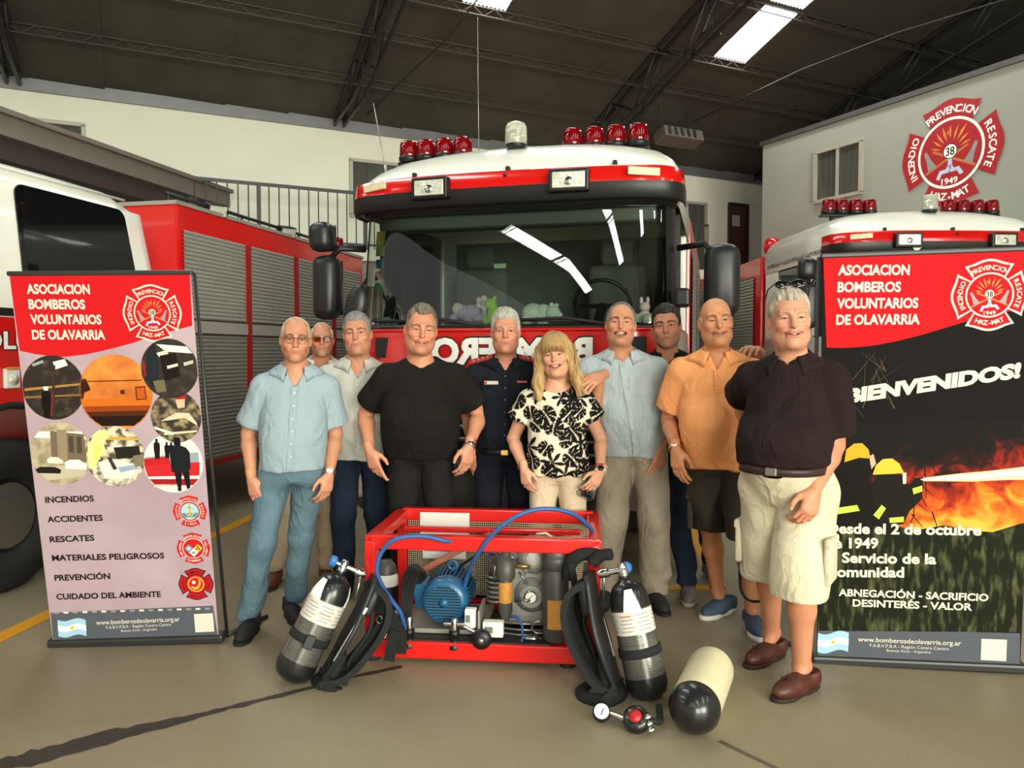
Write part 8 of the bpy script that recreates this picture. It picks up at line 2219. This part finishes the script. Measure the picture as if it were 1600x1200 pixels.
# 10 dark polo, cream shorts
P10 = dict(label='person in dark brown polo, belt and cream cargo shorts with sunglasses on the head', H=1.76, loc=(1.245, 3.45), yaw=-34, feet=(g2(1205, 1022), g2(1252, 1072)), head=(1234, 500, 3.40), hs=1.05, sw=0.176, seed=10, armr=1.12, legr=1.05,
    arms=(((1175, 700, 3.75), (1160, 640, 3.85), (1180, 750, 3.7), dict(curl=0.5)), ((1272, 768, 3.24), (1310, 690, 3.40), (1258, 822, 3.18), dict(curl=(0.95, 1.0, 1.0, 1.0), thumb=0.8, palm=(-0.7, 0.7, 0), thumbdir=(-0.6, -1, 0), scale=1.06))), build=dict(waist=0.19, depth=0.150, belly=0.115, hip=0.18, chest=0.18),
    hyaw=24, hroll=-3,
    hp=dict(skin='#cc9174', arm_skin='#c68665', ruddy='#c66a56', mouth=dict(SMILE, open=0.007), brow='#a89a88', brow_w=0.35, eye=0.5, fat=0.8, jw=1.08, ck=1.12, nw=1.15, stubble=0.05, hair=dict(kind='short', c='#857c6d', c2='#b0a797', zf=0.078, rec=0.012, th=0.009, top=0.010, seed=12, amp=.004, jag=.004)),
    upper=dict(name='polo_shirt', mat=M_BROWNP, neck='v', v=(Z(1205, 575, 3.25), 0.42), hem=Z(1215, 724, 3.35), tuck=True, sleeve=0.86, loose=0.022, slw=1.2, collar=dict(open=32, leaf=0.055, tip=0.03), fold=0.0045),
    lower=dict(name='shorts', kind='shorts', mat=M_CREAMSH, hem=Z(1215, 918, 3.45), waist=Z(1215, 722, 3.35), belt=M_BELTBR, r=(0.120, 0.114, 0.11), cargo=True, fold=0.0038), shoe='moccasin', toe=(-18, -22), shoe_s=1.04)
for S_ in (P1, P2, P3, P4, P5, P6, P7, P8, P9, P10): make_person(S_)
# ------------------------------------------------------------------ worn and held accessories
k = P1['_']; glasses(k['root'], k['headM'], M_THINFR, M_LENSCLR, 'brow'); watch(k['root'], k['arms'][1], M_STEEL, M_WHITEPRINT)
k = P2['_']; glasses(k['root'], k['headM'], M_THINFR, M_LENSORG, 'brow')
k = P4['_']; watch(k['root'], k['arms'][1], M_STEEL, M_CHROME, 0.0, 0.034, 0.024)
sh_, e, w_, t_ = k['arms'][1]; d = (w_ - e).normalized(); ring_band(k['root'], 'bracelet', w_ - d * 0.035, d, 0.035, 0.006, M_REDCORD, 0.003, 0.031)
k = P6['_']
sh_, e, w_, t_ = k['arms'][0]; d = (w_ - e).normalized(); ring_band(k['root'], 'bracelet', w_ - d * 0.02, d, 0.033, 0.006, M_GOLD, 0.003, 0.028)
sh_, e, w_, t_ = k['arms'][1]; d = (w_ - e).normalized(); ring_band(k['root'], 'bracelet', w_ - d * 0.035, d, 0.034, 0.007, M_REDCORD, 0.003, 0.03)
watch(k['root'], k['arms'][1], mat('white_strap', '#d9d4cc', .6), M_BLACKP, 0.008, 0.031, 0.02)
k = P7['_']; sh_, e, w_, t_ = k['arms'][1]; d = (w_ - e).normalized(); ring_band(k['root'], 'bracelet', w_ - d * 0.03, d, 0.034, 0.005, M_REDCORD, 0.003, 0.03)
k = P9['_']; watch(k['root'], k['arms'][0], M_GOLD, M_WHITEPRINT, 0.006, 0.034, 0.02)
# sunglasses pushed up on the head
k = P10['_']; g = empty('sunglasses'); g.parent = k['root']; g.matrix_local = k['headM'] @ T(0.0, 0.048, 0.112) @ R('X', -24)
for s_ in (-1, 1):
    mb = MB(); mb.sphere((s_ * 0.034, -0.095, 0.0), (0.029, 0.006, 0.02)); obj('lens', mb, M_DARKGLASS, g)
    mb = MB(); mb.tube([(s_ * 0.062, -0.09, 0.006), (s_ * 0.085, -0.05, 0.0), (s_ * 0.088, 0.02, -0.01)], 0.003, 6); obj('temple', mb, M_BLACKP, g)
mb = MB(); mb.tube([(-0.01, -0.1, 0.006), (0.01, -0.1, 0.006)], 0.003, 6); obj('bridge', mb, M_BLACKP, g)
# uniform insignia
k = P5['_']; sh0 = k['sh'][0]; nbv = k['nb']
M_BOARD = mat('shoulder_board', '#8e1a20', .7)
for i in (0, 1):
    a = k['nb'] + Vector(((i * 2 - 1) * 0.075, 0.0, 0.012)); b = k['sh'][i] + Vector(((i * 2 - 1) * 0.035, -0.01, 0.062)); d = b - a
    Mb = frame_to(a, d, (0, -0.5, 1)); mb = MB(); mb.rbox((0, 0.012, d.length / 2), (0.052, 0.012, d.length), 0.004); bd = obj('shoulder_board', mb, M_BOARD, k['up'], Mb)
    for j in range(4):
        mb = MB(); mb.lathe([(0.010, 0), (0.008, 0.004), (0, 0.005)], 8, T(0, 0.018, d.length * (0.2 + 0.2 * j)) @ R('X', -90)); obj('star', mb, M_GOLD, bd)
    x = k['nb'].x + (i * 2 - 1) * 0.075; z = k['nb'].z + 0.002
    y = k['nb'].y - 0.078
    mb = MB(); mb.rbox((0, 0, 0), (0.016, 0.006, 0.05), 0.002); obj('collar_tab', mb, mat('collar_red', '#a85a5c', .7), k['up'], T(x, y + 0.035, z - 0.012) @ R('Y', -14 * (i * 2 - 1)) @ R('X', -30))
x = k['shc'].x - 0.085; z = Z(760, 598, 4.6); y = k['front_y'](x, z)
mb = MB(); mb.rbox((x, y - 0.004, z), (0.085, 0.006, 0.022), 0.003); nt_ = obj('name_tag', mb, mat('tag_silver', '#b7b0a4', .5), k['up'])
mb = MB(); mb.box((x - 0.033, y - 0.0075, z), (0.014, 0.002, 0.016)); obj('tag_emblem', mb, M_BRED, nt_)
x = k['shc'].x + 0.10; y = k['front_y'](x, z); mb = MB(); mb.rbox((x, y - 0.004, z + 0.005), (0.06, 0.006, 0.012), 0.003); obj('ribbon_bar', mb, mat('ribbon_orange', '#b5563a', .6), k['up'])
# things held by the blonde person: folded glasses and a dark phone case
k = P6['_']; w_ = k['arms'][1][2]; rM = k['root'].matrix_world
pw = rM @ (w_ + (k['arms'][1][3] - w_).normalized() * 0.10)
hg = empty('folded_glasses', T(pw.x - 0.045, pw.y - 0.03, pw.z - 0.045) @ R('Y', 25)); tag(hg, 'thin folded spectacles held in the hand above the frame', 'glasses')
for s_ in (-1, 1):
    mb = MB(); mb.tube([(s_ * 0.026 + 0.021 * math.cos(t * math.pi / 10), 0, 0.016 * math.sin(t * math.pi / 10)) for t in range(20)], 0.0022, 6, True); obj('rim', mb, M_BLACKP, hg)
    mb = MB(); mb.tube([(s_ * 0.048, 0.0, 0.004), (s_ * 0.04, 0.01, 0.01), (-s_ * 0.05, 0.014, 0.02)], 0.0018, 6); obj('temple', mb, M_BLACKP, hg)
mb = MB(); mb.tube([(-0.006, 0, 0.004), (0.006, 0, 0.004)], 0.002, 6); obj('bridge', mb, M_BLACKP, hg)
ph = empty('phone', T(pw.x + 0.0, pw.y + 0.035, pw.z - 0.0) @ R('Y', 18)); tag(ph, 'dark phone held flat against the cream trousers', 'phone')
mb = MB(); mb.rbox((0, 0, 0), (0.075, 0.01, 0.15), 0.004); obj('case', mb, mat('phone_case', '#22302a', .5), ph)
mb = MB(); mb.box((0, -0.006, 0), (0.068, 0.001, 0.14)); obj('screen', mb, M_DARKGLASS, ph)
mb = MB(); mb.rbox((-0.02, 0.007, 0.055), (0.022, 0.004, 0.022), 0.002); obj('camera_bump', mb, M_BLACKP, ph)

# black strap loop hanging between the two people in shorts
mb = MB(); mb.tube(smooth_path([W(1157, 862, 3.80), W(1156, 895, 3.80), W(1158, 922, 3.80), W(1170, 938, 3.81), W(1190, 939, 3.83), W(1198, 930, 3.85), W(1196, 880, 3.88), W(1190, 800, 3.92), W(1187, 757, 4.34)]), 0.007, 6)
o = obj('bag_strap', mb, M_WEB); tag(o, 'thin black strap loop hanging between the two pairs of shorts', 'strap')
